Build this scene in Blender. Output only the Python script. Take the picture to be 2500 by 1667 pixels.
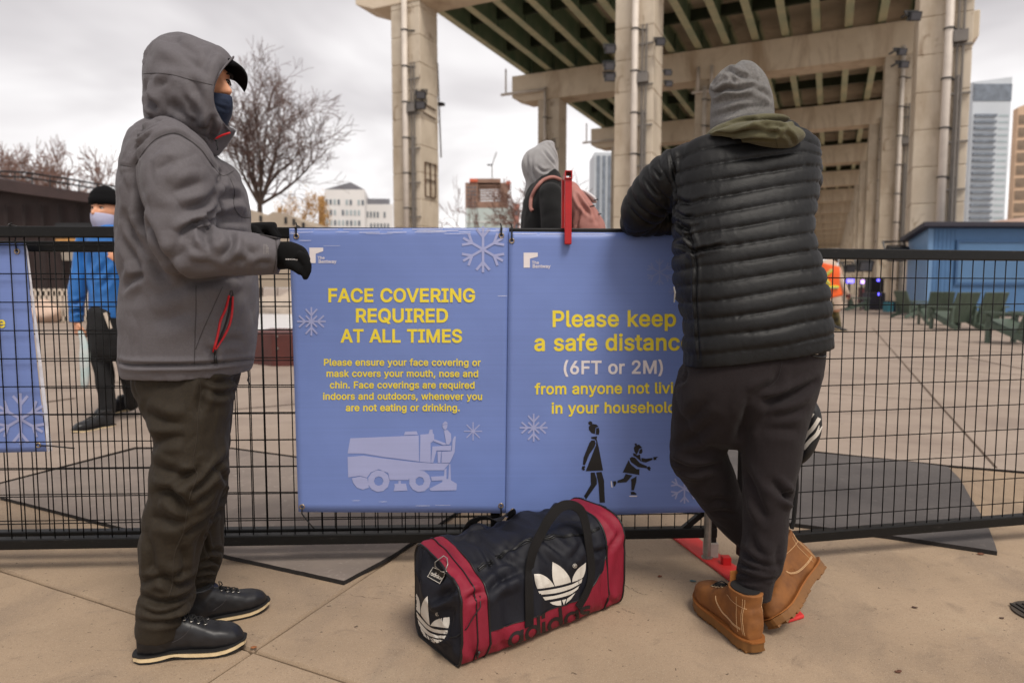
import bpy, bmesh, math, random, json
import numpy as np
from mathutils import Vector, Matrix, noise
from mathutils.bvhtree import BVHTree
from mathutils.geometry import delaunay_2d_cdt
for o in list(bpy.data.objects): bpy.data.objects.remove(o)
SC = bpy.context.scene
COL = SC.collection
R = math.radians
# ------------------------------------------------------------------ camera
PITCH = R(4.51); CAMZ = 1.03; FPX = 1667.0
cd = bpy.data.cameras.new('camera'); cam = bpy.data.objects.new('camera', cd); COL.objects.link(cam)
cd.lens = 24.0; cd.sensor_width = 36.0; cd.clip_start = 0.05; cd.clip_end = 5000
cam.location = (0, 0, CAMZ); cam.rotation_euler = (R(90) - PITCH, 0, 0)
cd.dof.use_dof = True; cd.dof.focus_distance = 2.1; cd.dof.aperture_fstop = 2.8
SC.camera = cam
# ------------------------------------------------------------------ sky and sun
SUN_EL, SUN_AZ = R(58), R(150)          # high behind the camera, a little to the right
w = bpy.data.worlds.new('World'); SC.world = w; w.use_nodes = True
nt = w.node_tree; N = nt.nodes; LK = nt.links
for n in list(N): N.remove(n)
def nd(t, **k):
    n = N.new(t)
    for a, b in k.items(): setattr(n, a, b)
    return n
out = nd('ShaderNodeOutputWorld'); bg = nd('ShaderNodeBackground'); bg.inputs[1].default_value = 0.1
sky = nd('ShaderNodeTexSky', sky_type='NISHITA'); sky.sun_disc = False
sky.sun_elevation = SUN_EL; sky.sun_rotation = SUN_AZ; sky.dust_density = 3
tc = nd('ShaderNodeTexCoord'); sep = nd('ShaderNodeSeparateXYZ'); LK.new(tc.outputs['Generated'], sep.inputs[0])
def mth(op, a, b=None, clamp=False):
    n = nd('ShaderNodeMath', operation=op); n.use_clamp = clamp
    for i, x in enumerate((a, b)):
        if x is None: continue
        if isinstance(x, (int, float)): n.inputs[i].default_value = x
        else: LK.new(x, n.inputs[i])
    return n.outputs[0]
zc = mth('MAXIMUM', sep.outputs[2], 0.0)
den = mth('ADD', zc, 0.22)
cx_ = mth('DIVIDE', sep.outputs[0], den); cy_ = mth('DIVIDE', sep.outputs[1], den)
cmb = nd('ShaderNodeCombineXYZ'); LK.new(cx_, cmb.inputs[0]); LK.new(cy_, cmb.inputs[1])
n1 = nd('ShaderNodeTexNoise'); n1.inputs['Scale'].default_value = 1.15; n1.inputs['Detail'].default_value = 4; n1.inputs['Roughness'].default_value = .5
n1.inputs['Distortion'].default_value = .35
LK.new(cmb.outputs[0], n1.inputs['Vector'])
n2 = nd('ShaderNodeTexNoise'); n2.inputs['Scale'].default_value = .42; n2.inputs['Detail'].default_value = 2
LK.new(cmb.outputs[0], n2.inputs['Vector'])
nn = mth('ADD', mth('MULTIPLY', n1.outputs[0], .55), mth('MULTIPLY', n2.outputs[0], .45))
# thin cloud near the horizon is brighter than the thick cloud overhead
nn = mth('ADD', nn, mth('MULTIPLY', mth('SUBTRACT', .36, zc), .30))
rmp = nd('ShaderNodeValToRGB'); LK.new(nn, rmp.inputs[0])
rmp.color_ramp.elements[0].position = .38; rmp.color_ramp.elements[0].color = (.44, .412, .418, 1)
rmp.color_ramp.elements[1].position = .61; rmp.color_ramp.elements[1].color = (1.0, .975, .965, 1)
e = rmp.color_ramp.elements.new(.49); e.color = (.68, .648, .648, 1)
sc8 = nd('ShaderNodeVectorMath', operation='SCALE'); sc8.inputs['Scale'].default_value = 7.3
LK.new(rmp.outputs[0], sc8.inputs[0])
mx = nd('ShaderNodeMix', data_type='RGBA'); mx.inputs[0].default_value = .94
LK.new(sky.outputs[0], mx.inputs[6]); LK.new(sc8.outputs[0], mx.inputs[7])
LK.new(mx.outputs[2], bg.inputs[0]); LK.new(bg.outputs[0], out.inputs[0])
ld = bpy.data.lights.new('sun', 'SUN'); ld.energy = 1.5; ld.angle = R(20); ld.color = (1, .93, .84)
sun = bpy.data.objects.new('sun', ld); COL.objects.link(sun)
_d = Vector((math.sin(SUN_AZ) * math.cos(SUN_EL), math.cos(SUN_AZ) * math.cos(SUN_EL), math.sin(SUN_EL)))
sun.rotation_euler = _d.to_track_quat('Z', 'Y').to_euler()
VS = SC.view_settings; VS.view_transform = 'Standard'; VS.look = 'None'; VS.exposure = 0.78; VS.gamma = 1; VS.use_curve_mapping = False
SC.cycles.max_bounces = 6; SC.cycles.diffuse_bounces = 4
# ------------------------------------------------------------------ helpers
def at(u, v, Y):
    """point at world depth Y seen at photo pixel (u, v) of the 2500 px wide photograph: used to measure the place"""
    a = (u - 1250) / FPX; b = (833.5 - v) / FPX
    dy = math.cos(PITCH) + b * math.sin(PITCH); dz = b * math.cos(PITCH) - math.sin(PITCH)
    t = Y / dy
    return Vector((a * t, Y, CAMZ + dz * t))
def ray(u, v):
    a = (u - 1250) / FPX; b = (833.5 - v) / FPX
    return Vector((a, math.cos(PITCH) + b * math.sin(PITCH), b * math.cos(PITCH) - math.sin(PITCH))).normalized()
def gnd(u, v, z=0.0):
    d = ray(u, v); t = (z - CAMZ) / d.z
    return Vector((0, 0, CAMZ)) + d * t
CAM = Vector((0, 0, CAMZ))
def lin(r, g, b):
    f = lambda c: (c / 255 / 12.92) if c <= 10 else ((c / 255 + .055) / 1.055) ** 2.4
    return (f(r), f(g), f(b), 1)
MATS = {}
def mat(name, col, rough=.6, var=.12, vscale=6, bump=0, bscale=80, spec=.5, metal=0, sheen=0, detail=4, col2=None, stretch=None, bdist=.002):
    """principled surface with noise colour variation and noise bump"""
    if name in MATS: return MATS[name]
    m = bpy.data.materials.new(name); m.use_nodes = True; t = m.node_tree; p = t.nodes['Principled BSDF']
    p.inputs['Roughness'].default_value = rough; p.inputs['Metallic'].default_value = metal
    p.inputs['Specular IOR Level'].default_value = spec
    if sheen: p.inputs['Sheen Weight'].default_value = sheen; p.inputs['Sheen Roughness'].default_value = .5
    c = t.nodes.new('ShaderNodeTexCoord'); src = c.outputs['Object']
    if stretch:
        mp = t.nodes.new('ShaderNodeMapping'); mp.inputs['Scale'].default_value = stretch; t.links.new(src, mp.inputs[0]); src = mp.outputs[0]
    if var or col2:
        n = t.nodes.new('ShaderNodeTexNoise'); n.inputs['Scale'].default_value = vscale; n.inputs['Detail'].default_value = detail
        n.inputs['Roughness'].default_value = .6
        t.links.new(src, n.inputs['Vector'])
        r = t.nodes.new('ShaderNodeValToRGB'); t.links.new(n.outputs[0], r.inputs[0])
        a = [x * (1 - var) for x in col[:3]]; b = [min(1, x * (1 + var)) for x in col[:3]]
        if col2: b = col2[:3]
        r.color_ramp.elements[0].position = .32; r.color_ramp.elements[0].color = (*a, 1)
        r.color_ramp.elements[1].position = .68; r.color_ramp.elements[1].color = (*b, 1)
        t.links.new(r.outputs[0], p.inputs['Base Color'])
    else: p.inputs['Base Color'].default_value = col
    if bump:
        n2 = t.nodes.new('ShaderNodeTexNoise'); n2.inputs['Scale'].default_value = bscale; n2.inputs['Detail'].default_value = 3
        t.links.new(src, n2.inputs['Vector'])
        bp = t.nodes.new('ShaderNodeBump'); bp.inputs['Strength'].default_value = bump; bp.inputs['Distance'].default_value = bdist
        t.links.new(n2.outputs[0], bp.inputs['Height']); t.links.new(bp.outputs[0], p.inputs['Normal'])
    MATS[name] = m
    return m
def weave(m, scale=(900, 900, 900), strength=.25, dist=.0006):
    """adds a fine woven/ribbed bump on top of a mat()"""
    t = m.node_tree; p = t.nodes['Principled BSDF']
    c = t.nodes.new('ShaderNodeTexCoord'); mp = t.nodes.new('ShaderNodeMapping'); mp.inputs['Scale'].default_value = scale
    t.links.new(c.outputs['Object'], mp.inputs[0])
    wv = t.nodes.new('ShaderNodeTexWave'); wv.inputs['Scale'].default_value = 1; wv.inputs['Distortion'].default_value = 1.2; wv.inputs['Detail'].default_value = 1
    wv.bands_direction = 'DIAGONAL'
    t.links.new(mp.outputs[0], wv.inputs[0])
    bp = t.nodes.new('ShaderNodeBump'); bp.inputs['Strength'].default_value = strength; bp.inputs['Distance'].default_value = dist
    t.links.new(wv.outputs['Fac'], bp.inputs['Height'])
    if p.inputs['Normal'].links: t.links.new(p.inputs['Normal'].links[0].from_socket, bp.inputs['Normal'])
    t.links.new(bp.outputs[0], p.inputs['Normal'])
    return m
def creased(m, scale=9, dist=.005, strength=.5, stretch=(1, 1, 1), detail=2.5):
    """adds sharp little cloth creases to the surface normal"""
    t = m.node_tree; p = t.nodes['Principled BSDF']
    c = t.nodes.new('ShaderNodeTexCoord'); mp = t.nodes.new('ShaderNodeMapping'); mp.inputs['Scale'].default_value = stretch
    t.links.new(c.outputs['Object'], mp.inputs[0])
    n = t.nodes.new('ShaderNodeTexNoise'); n.noise_type = 'RIDGED_MULTIFRACTAL'; n.inputs['Scale'].default_value = scale; n.inputs['Detail'].default_value = detail
    n.inputs['Roughness'].default_value = .45; n.inputs['Distortion'].default_value = .5
    t.links.new(mp.outputs[0], n.inputs['Vector'])
    bp = t.nodes.new('ShaderNodeBump'); bp.inputs['Strength'].default_value = strength; bp.inputs['Distance'].default_value = dist
    t.links.new(n.outputs[0], bp.inputs['Height'])
    if p.inputs['Normal'].links: t.links.new(p.inputs['Normal'].links[0].from_socket, bp.inputs['Normal'])
    t.links.new(bp.outputs[0], p.inputs['Normal'])
    return m
# ---- objects
def thing(name, label, cat, loc=(0, 0, 0), group=None):
    o = bpy.data.objects.new(name, None); o.empty_display_size = .1; COL.objects.link(o); o.location = loc
    o['label'] = label; o['category'] = cat
    if group: o['group'] = group
    return o
def tag(o, label, cat, group=None):
    o['label'] = label; o['category'] = cat
    if group: o['group'] = group
    return o
def link(name, me, m, parent=None, smooth=False, kind=None):
    o = bpy.data.objects.new(name, me); COL.objects.link(o)
    if m is not None:
        me.materials.clear()
        for x in (m if isinstance(m, (list, tuple)) else [m]): me.materials.append(x)
    if parent is not None:
        o.parent = parent
        M = Matrix.Identity(4); q = parent
        chain = []
        while q is not None: chain.append(q); q = q.parent
        for q in reversed(chain): M = M @ q.matrix_parent_inverse @ q.matrix_basis
        o.matrix_parent_inverse = M.inverted()
    if smooth:
        me.polygons.foreach_set('use_smooth', [True] * len(me.polygons)); me.update()
    if kind: o['kind'] = kind
    return o
def mesh(V, F):
    me = bpy.data.meshes.new('m'); me.from_pydata([tuple(v) for v in V], [], F); me.update(); return me
class MB:
    def __init__(s): s.V = []; s.F = []; s.MI = []; s.mi = 0
    def add(s, V, F):
        k = len(s.V); s.V += [tuple(v) for v in V]; s.F += [tuple(i + k for i in f) for f in F]; s.MI += [s.mi] * len(F); return s
    def box(s, c, d, ax=None):
        """box of centre c, full size d, on axes ax"""
        c = Vector(c); ax = ax or (Vector((1, 0, 0)), Vector((0, 1, 0)), Vector((0, 0, 1)))
        V = []
        for i in (-.5, .5):
            for j in (-.5, .5):
                for k in (-.5, .5): V.append(c + ax[0] * d[0] * i + ax[1] * d[1] * j + ax[2] * d[2] * k)
        return s.add(V, [(0, 1, 3, 2), (4, 6, 7, 5), (0, 4, 5, 1), (2, 3, 7, 6), (0, 2, 6, 4), (1, 5, 7, 3)])
    def bar(s, a, b, w, h, up=(0, 0, 1)):
        a = Vector(a); b = Vector(b); x = (b - a); L = x.length; x.normalize(); up = Vector(up)
        y = up.cross(x)
        if y.length < 1e-4: y = Vector((0, 1, 0)).cross(x)
        y.normalize(); z = x.cross(y)
        return s.box((a + b) / 2, (L, w, h), (x, y, z))
    def tube(s, pts, r, n=6, closed=False, cap=True):
        pts = [Vector(p) for p in pts]; m = len(pts)
        rs = r if isinstance(r, (list, tuple)) else [r] * m
        prev = None; V = []
        for i in range(m):
            if closed: t = pts[(i + 1) % m] - pts[i - 1]
            else: t = pts[min(i + 1, m - 1)] - pts[max(i - 1, 0)]
            if t.length < 1e-9: t = Vector((0, 0, 1))
            t.normalize()
            if prev is None:
                a = Vector((0, 0, 1)) if abs(t.z) < .9 else Vector((1, 0, 0))
                x = a.cross(t).normalized()
            else:
                x = prev - t * prev.dot(t)
                if x.length < 1e-6: x = Vector((1, 0, 0)).cross(t)
                x.normalize()
            prev = x; y = t.cross(x)
            for k in range(n):
                an = 2 * math.pi * k / n
                V.append(pts[i] + (x * math.cos(an) + y * math.sin(an)) * rs[i])
        F = []
        for i in range(m if closed else m - 1):
            j = (i + 1) % m
            for k in range(n):
                k2 = (k + 1) % n
                F.append((i * n + k, i * n + k2, j * n + k2, j * n + k))
        if cap and not closed:
            F.append(tuple(reversed(range(n)))); F.append(tuple((m - 1) * n + k for k in range(n)))
        return s.add(V, F)
    def prism(s, poly, vec):
        """extrude polygon (3d points) by vec"""
        n = len(poly); poly = [Vector(p) for p in poly]; vec = Vector(vec)
        V = poly + [p + vec for p in poly]
        F = [tuple(range(n)), tuple(reversed(range(n, 2 * n)))] + [(i, i + n, (i + 1) % n + n, (i + 1) % n) for i in range(n)]
        return s.add(V, F)
    def sphere(s, c, r, nu=16, nv=10):
        c = Vector(c); r = r if isinstance(r, (tuple, list)) else (r, r, r); V = []
        for i in range(nv + 1):
            th = math.pi * i / nv
            for j in range(nu):
                ph = 2 * math.pi * j / nu
                V.append((c.x + r[0] * math.sin(th) * math.cos(ph), c.y + r[1] * math.sin(th) * math.sin(ph), c.z + r[2] * math.cos(th)))
        F = [(i * nu + j, (i + 1) * nu + j, (i + 1) * nu + (j + 1) % nu, i * nu + (j + 1) % nu) for i in range(nv) for j in range(nu)]
        return s.add(V, F)
    def build(s, name, m, parent=None, smooth=False, kind=None, bevel=0, fix=True):
        me = mesh(s.V, s.F)
        if fix or bevel:
            b = bmesh.new(); b.from_mesh(me)
            if fix: bmesh.ops.recalc_face_normals(b, faces=b.faces)
            if bevel:
                es = [e for e in b.edges if len(e.link_faces) == 2 and e.calc_face_angle(0) > .6]
                bmesh.ops.bevel(b, geom=es, offset=bevel, segments=2, profile=.5, affect='EDGES', clamp_overlap=True)
            b.to_mesh(me); b.free()
        o = link(name, me, m, parent, smooth, kind)
        if isinstance(m, (list, tuple)) and not bevel: me.polygons.foreach_set('material_index', s.MI)
        return o
# ---- soft bodies: lofted tubes measured on the photograph, merged into one surface
def catmull(P, n):
    P = np.asarray(P, float); m = len(P)
    if m == 2: t = np.linspace(0, 1, n + 1)[:, None]; return P[0] * (1 - t) + P[1] * t
    out = []
    for i in range(m - 1):
        p0 = P[max(i - 1, 0)]; p1 = P[i]; p2 = P[i + 1]; p3 = P[min(i + 2, m - 1)]
        for k in range(n):
            t = k / n
            out.append(.5 * (2 * p1 + (p2 - p0) * t + (2 * p0 - 5 * p1 + 4 * p2 - p3) * t * t + (-p0 + 3 * p1 - 3 * p2 + p3) * t ** 3))
    out.append(P[-1]); return np.array(out)
UPI = Vector((0, math.sin(PITCH), math.cos(PITCH)))
def proj(P):
    """world points (n,3) -> photo pixels"""
    q = P - np.array([0, 0, CAMZ]); c, n_ = math.cos(PITCH), math.sin(PITCH)
    f = q[:, 1] * c - q[:, 2] * n_; up = q[:, 1] * n_ + q[:, 2] * c
    return 1250 + FPX * q[:, 0] / f, 833.5 - FPX * up / f
def rings(pts):
    """pts: (u, v, depth, half width px, half thickness m[, tilt deg]) -> arrays centre, e1, e2 whose outline spans the measured width"""
    C = [at(p[0], p[1], p[2]) for p in pts]; out = []
    th = np.linspace(0, 2 * math.pi, 40, endpoint=False); ct, st = np.cos(th), np.sin(th)
    ct2 = np.sign(ct) * np.abs(ct) ** .9; st2 = np.sign(st) * np.abs(st) ** .9
    for i, p in enumerate(pts):
        a = pts[max(i - 1, 0)]; b = pts[min(i + 1, len(pts) - 1)]
        tu, tv = b[0] - a[0], b[1] - a[1]; L = math.hypot(tu, tv) or 1
        nu, nv = tv / L, -tu / L
        if len(p) > 5: nu, nv = math.cos(R(p[5])), -math.sin(R(p[5]))
        e1 = (Vector((nu, 0, 0)) - UPI * nv).normalized()
        ax = C[min(i + 1, len(pts) - 1)] - C[max(i - 1, 0)]
        e2 = np.array(ax.cross(e1).normalized() * p[4]); h = np.array(e1); c = np.array(C[i]); r = p[3] * p[2] / FPX
        goal = p[0] * nu + p[1] * nv; r0 = r
        for _ in range(6):
            P = c + ct2[:, None] * h * r + st2[:, None] * e2
            u, v = proj(P); q = u * nu + v * nv; lo, hi = q.min(), q.max()
            c = c + h * ((goal - (lo + hi) / 2) * p[2] / FPX)
            k = 2 * p[3] / (hi - lo); r = max(r * (1 + (k - 1) * 1.3) if k < 1 else r * k, .45 * r0)
            if r <= .451 * r0: e2 = e2 * .94
        out.append((*c, *(h * r), *e2))
    return np.array(out)
def loft(A, sub=5, nseg=28, ex=2.0, cap=(1, 1)):
    """A rows: centre3 e1_3 e2_3; closed tube with domed (1) or flat (0) ends"""
    A = catmull(A, sub)
    def dome(a, nxt):
        d = (a[:3] - nxt[:3]); d = d / (np.linalg.norm(d) + 1e-9)
        h = min(np.linalg.norm(a[3:6]), np.linalg.norm(a[6:9])) * .75
        r = []
        for t in (30, 55, 75):
            b = a.copy(); b[:3] += d * h * math.sin(R(t)); b[3:] *= math.cos(R(t)); r.append(b)
        return r
    L = list(A)
    if cap[0]: L = dome(A[0], A[1])[::-1] + L
    if cap[1]: L = L + dome(A[-1], A[-2])
    A = np.array(L); n = len(A)
    th = np.linspace(0, 2 * math.pi, nseg, endpoint=False); c = np.cos(th); s = np.sin(th)
    cc = np.sign(c) * np.abs(c) ** (2 / ex); ss = np.sign(s) * np.abs(s) ** (2 / ex)
    V = (A[:, None, :3] + cc[None, :, None] * A[:, None, 3:6] + ss[None, :, None] * A[:, None, 6:9]).reshape(-1, 3)
    F = [(i * nseg + k, i * nseg + (k + 1) % nseg, (i + 1) * nseg + (k + 1) % nseg, (i + 1) * nseg + k) for i in range(n - 1) for k in range(nseg)]
    F += [tuple(reversed(range(nseg))), tuple((n - 1) * nseg + k for k in range(nseg))]
    return V.tolist(), F
def shrink(A, f): A = A.copy(); A[:, 3:] *= f; return A
def union(parts, voxel, it=3):
    b = MB()
    for V, F in parts: b.add(V, F)
    me = mesh(b.V, b.F)
    bm = bmesh.new(); bm.from_mesh(me); bmesh.ops.recalc_face_normals(bm, faces=bm.faces); bm.to_mesh(me); bm.free()
    o = bpy.data.objects.new('tmp', me); COL.objects.link(o)
    md = o.modifiers.new('r', 'REMESH'); md.mode = 'VOXEL'; md.voxel_size = voxel; md.adaptivity = 0
    dg = bpy.context.evaluated_depsgraph_get(); dg.update()
    me2 = bpy.data.meshes.new_from_object(o.evaluated_get(dg))
    bpy.data.objects.remove(o); bpy.data.meshes.remove(me)
    smooth_me(me2, it)
    return me2
def getv(me):
    a = np.empty(len(me.vertices) * 3); me.vertices.foreach_get('co', a); return a.reshape(-1, 3)
def setv(me, a): me.vertices.foreach_set('co', np.ascontiguousarray(a, dtype=float).ravel()); me.update()
def getn(me):
    a = np.empty(len(me.vertices) * 3); me.vertex_normals.foreach_get('vector', a); return a.reshape(-1, 3)
def smooth_me(me, it, lam=.5):
    if not it: return
    e = np.empty(len(me.edges) * 2, dtype=np.int64); me.edges.foreach_get('vertices', e); e = e.reshape(-1, 2)
    v = getv(me); n = len(v); deg = np.bincount(e.ravel(), minlength=n)[:, None].astype(float); deg[deg == 0] = 1
    for k in range(it):
        for l in (lam, -lam * 1.04) if it > 4 else (lam,):
            s = np.empty_like(v)
            for c in range(3): s[:, c] = np.bincount(e[:, 0], v[e[:, 1], c], n) + np.bincount(e[:, 1], v[e[:, 0], c], n)
            v = v + l * (s / deg - v)
    setv(me, v)
def bvh(me):
    return BVHTree.FromPolygons([v.co.copy() for v in me.vertices], [tuple(p.vertices) for p in me.polygons])
def hit(tree, u, v):
    h = tree.ray_cast(CAM, ray(u, v)); return h[0], h[1]
def folds(me, L):
    """press fold lines into a cloth surface. L: (photo polyline, width m, depth m[, lip])"""
    tree = bvh(me); v = getv(me); n = getn(me); D = np.zeros(len(v))
    for f in L:
        pl, wd, dp = f[0], f[1] * .85, f[2] * 1.45; lip = f[3] if len(f) > 3 else .6
        P = []; Nn = []
        pl2 = catmull(pl, 5) if len(pl) > 2 else catmull(pl, 8)
        for u, vv in pl2:
            h, nn_ = hit(tree, u, vv)
            if h is not None: P.append(np.array(h)); Nn.append(np.array(nn_))
        if len(P) < 2: continue
        P = np.array(P); Nn = np.array(Nn); best = np.full(len(v), 9.); tt = np.zeros(len(v)); nd_ = np.zeros(len(v))
        lo = P.min(0) - wd * 5; hi = P.max(0) + wd * 5
        idx = np.where(((v > lo) & (v < hi)).all(1))[0]
        q = v[idx]; b_ = np.full(len(idx), 9.); t_ = np.zeros(len(idx)); k_ = np.zeros(len(idx), int)
        for i in range(len(P) - 1):
            a = P[i]; d = P[i + 1] - a; L2 = d @ d + 1e-12
            if L2 > .01: continue
            t = np.clip(((q - a) @ d) / L2, 0, 1)
            dd = np.linalg.norm(q - (a + t[:, None] * d), axis=1); m = dd < b_
            b_[m] = dd[m]; t_[m] = (i + t[m]) / (len(P) - 1); k_[m] = i
        tap = np.clip(np.sin(np.clip(t_, 0.03, .97) * math.pi), 0, 1) ** .6
        face = np.clip((n[idx] * Nn[k_]).sum(1) * 1.5 + .2, 0, 1)
        g = -np.exp(-(b_ / wd) ** 1.35) + lip * np.exp(-((b_ - 2.1 * wd) / (1.2 * wd)) ** 2)
        D[idx] += dp * g * tap * face
    setv(me, v + n * D[:, None])
def rough_noise(me, amp, scale, stretch=(1, 1, 1), seed=0):
    v = getv(me); n = getn(me); D = np.empty(len(v))
    for i, p in enumerate(v * np.array(stretch) * scale + seed): D[i] = noise.noise(p)
    setv(me, v + n * (D * amp)[:, None])
def crumple(me, amp, scale, stretch=(1, 1, 1), seed=0, power=1.6):
    """fine sharp-edged creases of cloth that has been worn"""
    v = getv(me); n = getn(me); D = np.empty(len(v)); S = np.array(stretch) * scale
    for i, p in enumerate(v * S + seed):
        q = Vector(p); q = q + Vector((noise.noise(q * .5 + Vector((7, 3, 1))), noise.noise(q * .5 + Vector((1, 9, 4))), 0)) * .8
        D[i] = max(0, 1 - 2.2 * abs(noise.noise(q))) ** power * (.5 + .9 * max(-.5, noise.noise(q * .35 + Vector((4, 4, 4)))))
    setv(me, v - n * (D * amp)[:, None])
# ---- flat shapes: polygons with holes
def cdt(V, L):
    """constrained triangulation of points V whose first points are the loops L; keeps what lies inside"""
    E = []; k = 0
    for l in L: n = len(l); E += [(k + i, k + (i + 1) % n) for i in range(n)]; k += n
    r = delaunay_2d_cdt(V, E, [], 0, 1e-5); P = [(p.x, p.y) for p in r[0]]; F = []
    for f in r[2]:
        c = (sum(P[i][0] for i in f) / len(f), sum(P[i][1] for i in f) / len(f))
        if winding(c, L[0]) and not any(inside(c, h) for h in L[1:]): F.append(tuple(f))
    return P, F
def tri(loops): return cdt([Vector((float(x), float(y))) for l in loops for x, y in l], loops)
def area(l): return sum(l[i - 1][0] * l[i][1] - l[i][0] * l[i - 1][1] for i in range(len(l))) / 2
def winding(p, l):
    w_ = 0
    for i in range(len(l)):
        a = l[i - 1]; b = l[i]; k = (b[0] - a[0]) * (p[1] - a[1]) - (p[0] - a[0]) * (b[1] - a[1])
        if a[1] <= p[1] < b[1] and k > 0: w_ += 1
        elif b[1] <= p[1] < a[1] and k < 0: w_ -= 1
    return w_
def inside(p, l):
    c = False
    for i in range(len(l)):
        a = l[i - 1]; b = l[i]
        if (a[1] > p[1]) != (b[1] > p[1]) and p[0] < (b[0] - a[0]) * (p[1] - a[1]) / (b[1] - a[1]) + a[0]: c = not c
    return c
def embolden(l, o):
    n = len(l); out = []
    for i in range(n):
        a = l[i - 1]; b = l[i]; c = l[(i + 1) % n]
        d1 = (b[0] - a[0], b[1] - a[1]); d2 = (c[0] - b[0], c[1] - b[1])
        L1 = math.hypot(*d1) or 1; L2 = math.hypot(*d2) or 1
        n1 = (d1[1] / L1, -d1[0] / L1); n2 = (d2[1] / L2, -d2[0] / L2)
        m = (n1[0] + n2[0], n1[1] + n2[1]); q = m[0] * m[0] + m[1] * m[1]
        k = 2 / max(q, .8)
        out.append((b[0] + m[0] * o * k, b[1] + m[1] * o * k))
    return out
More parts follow.
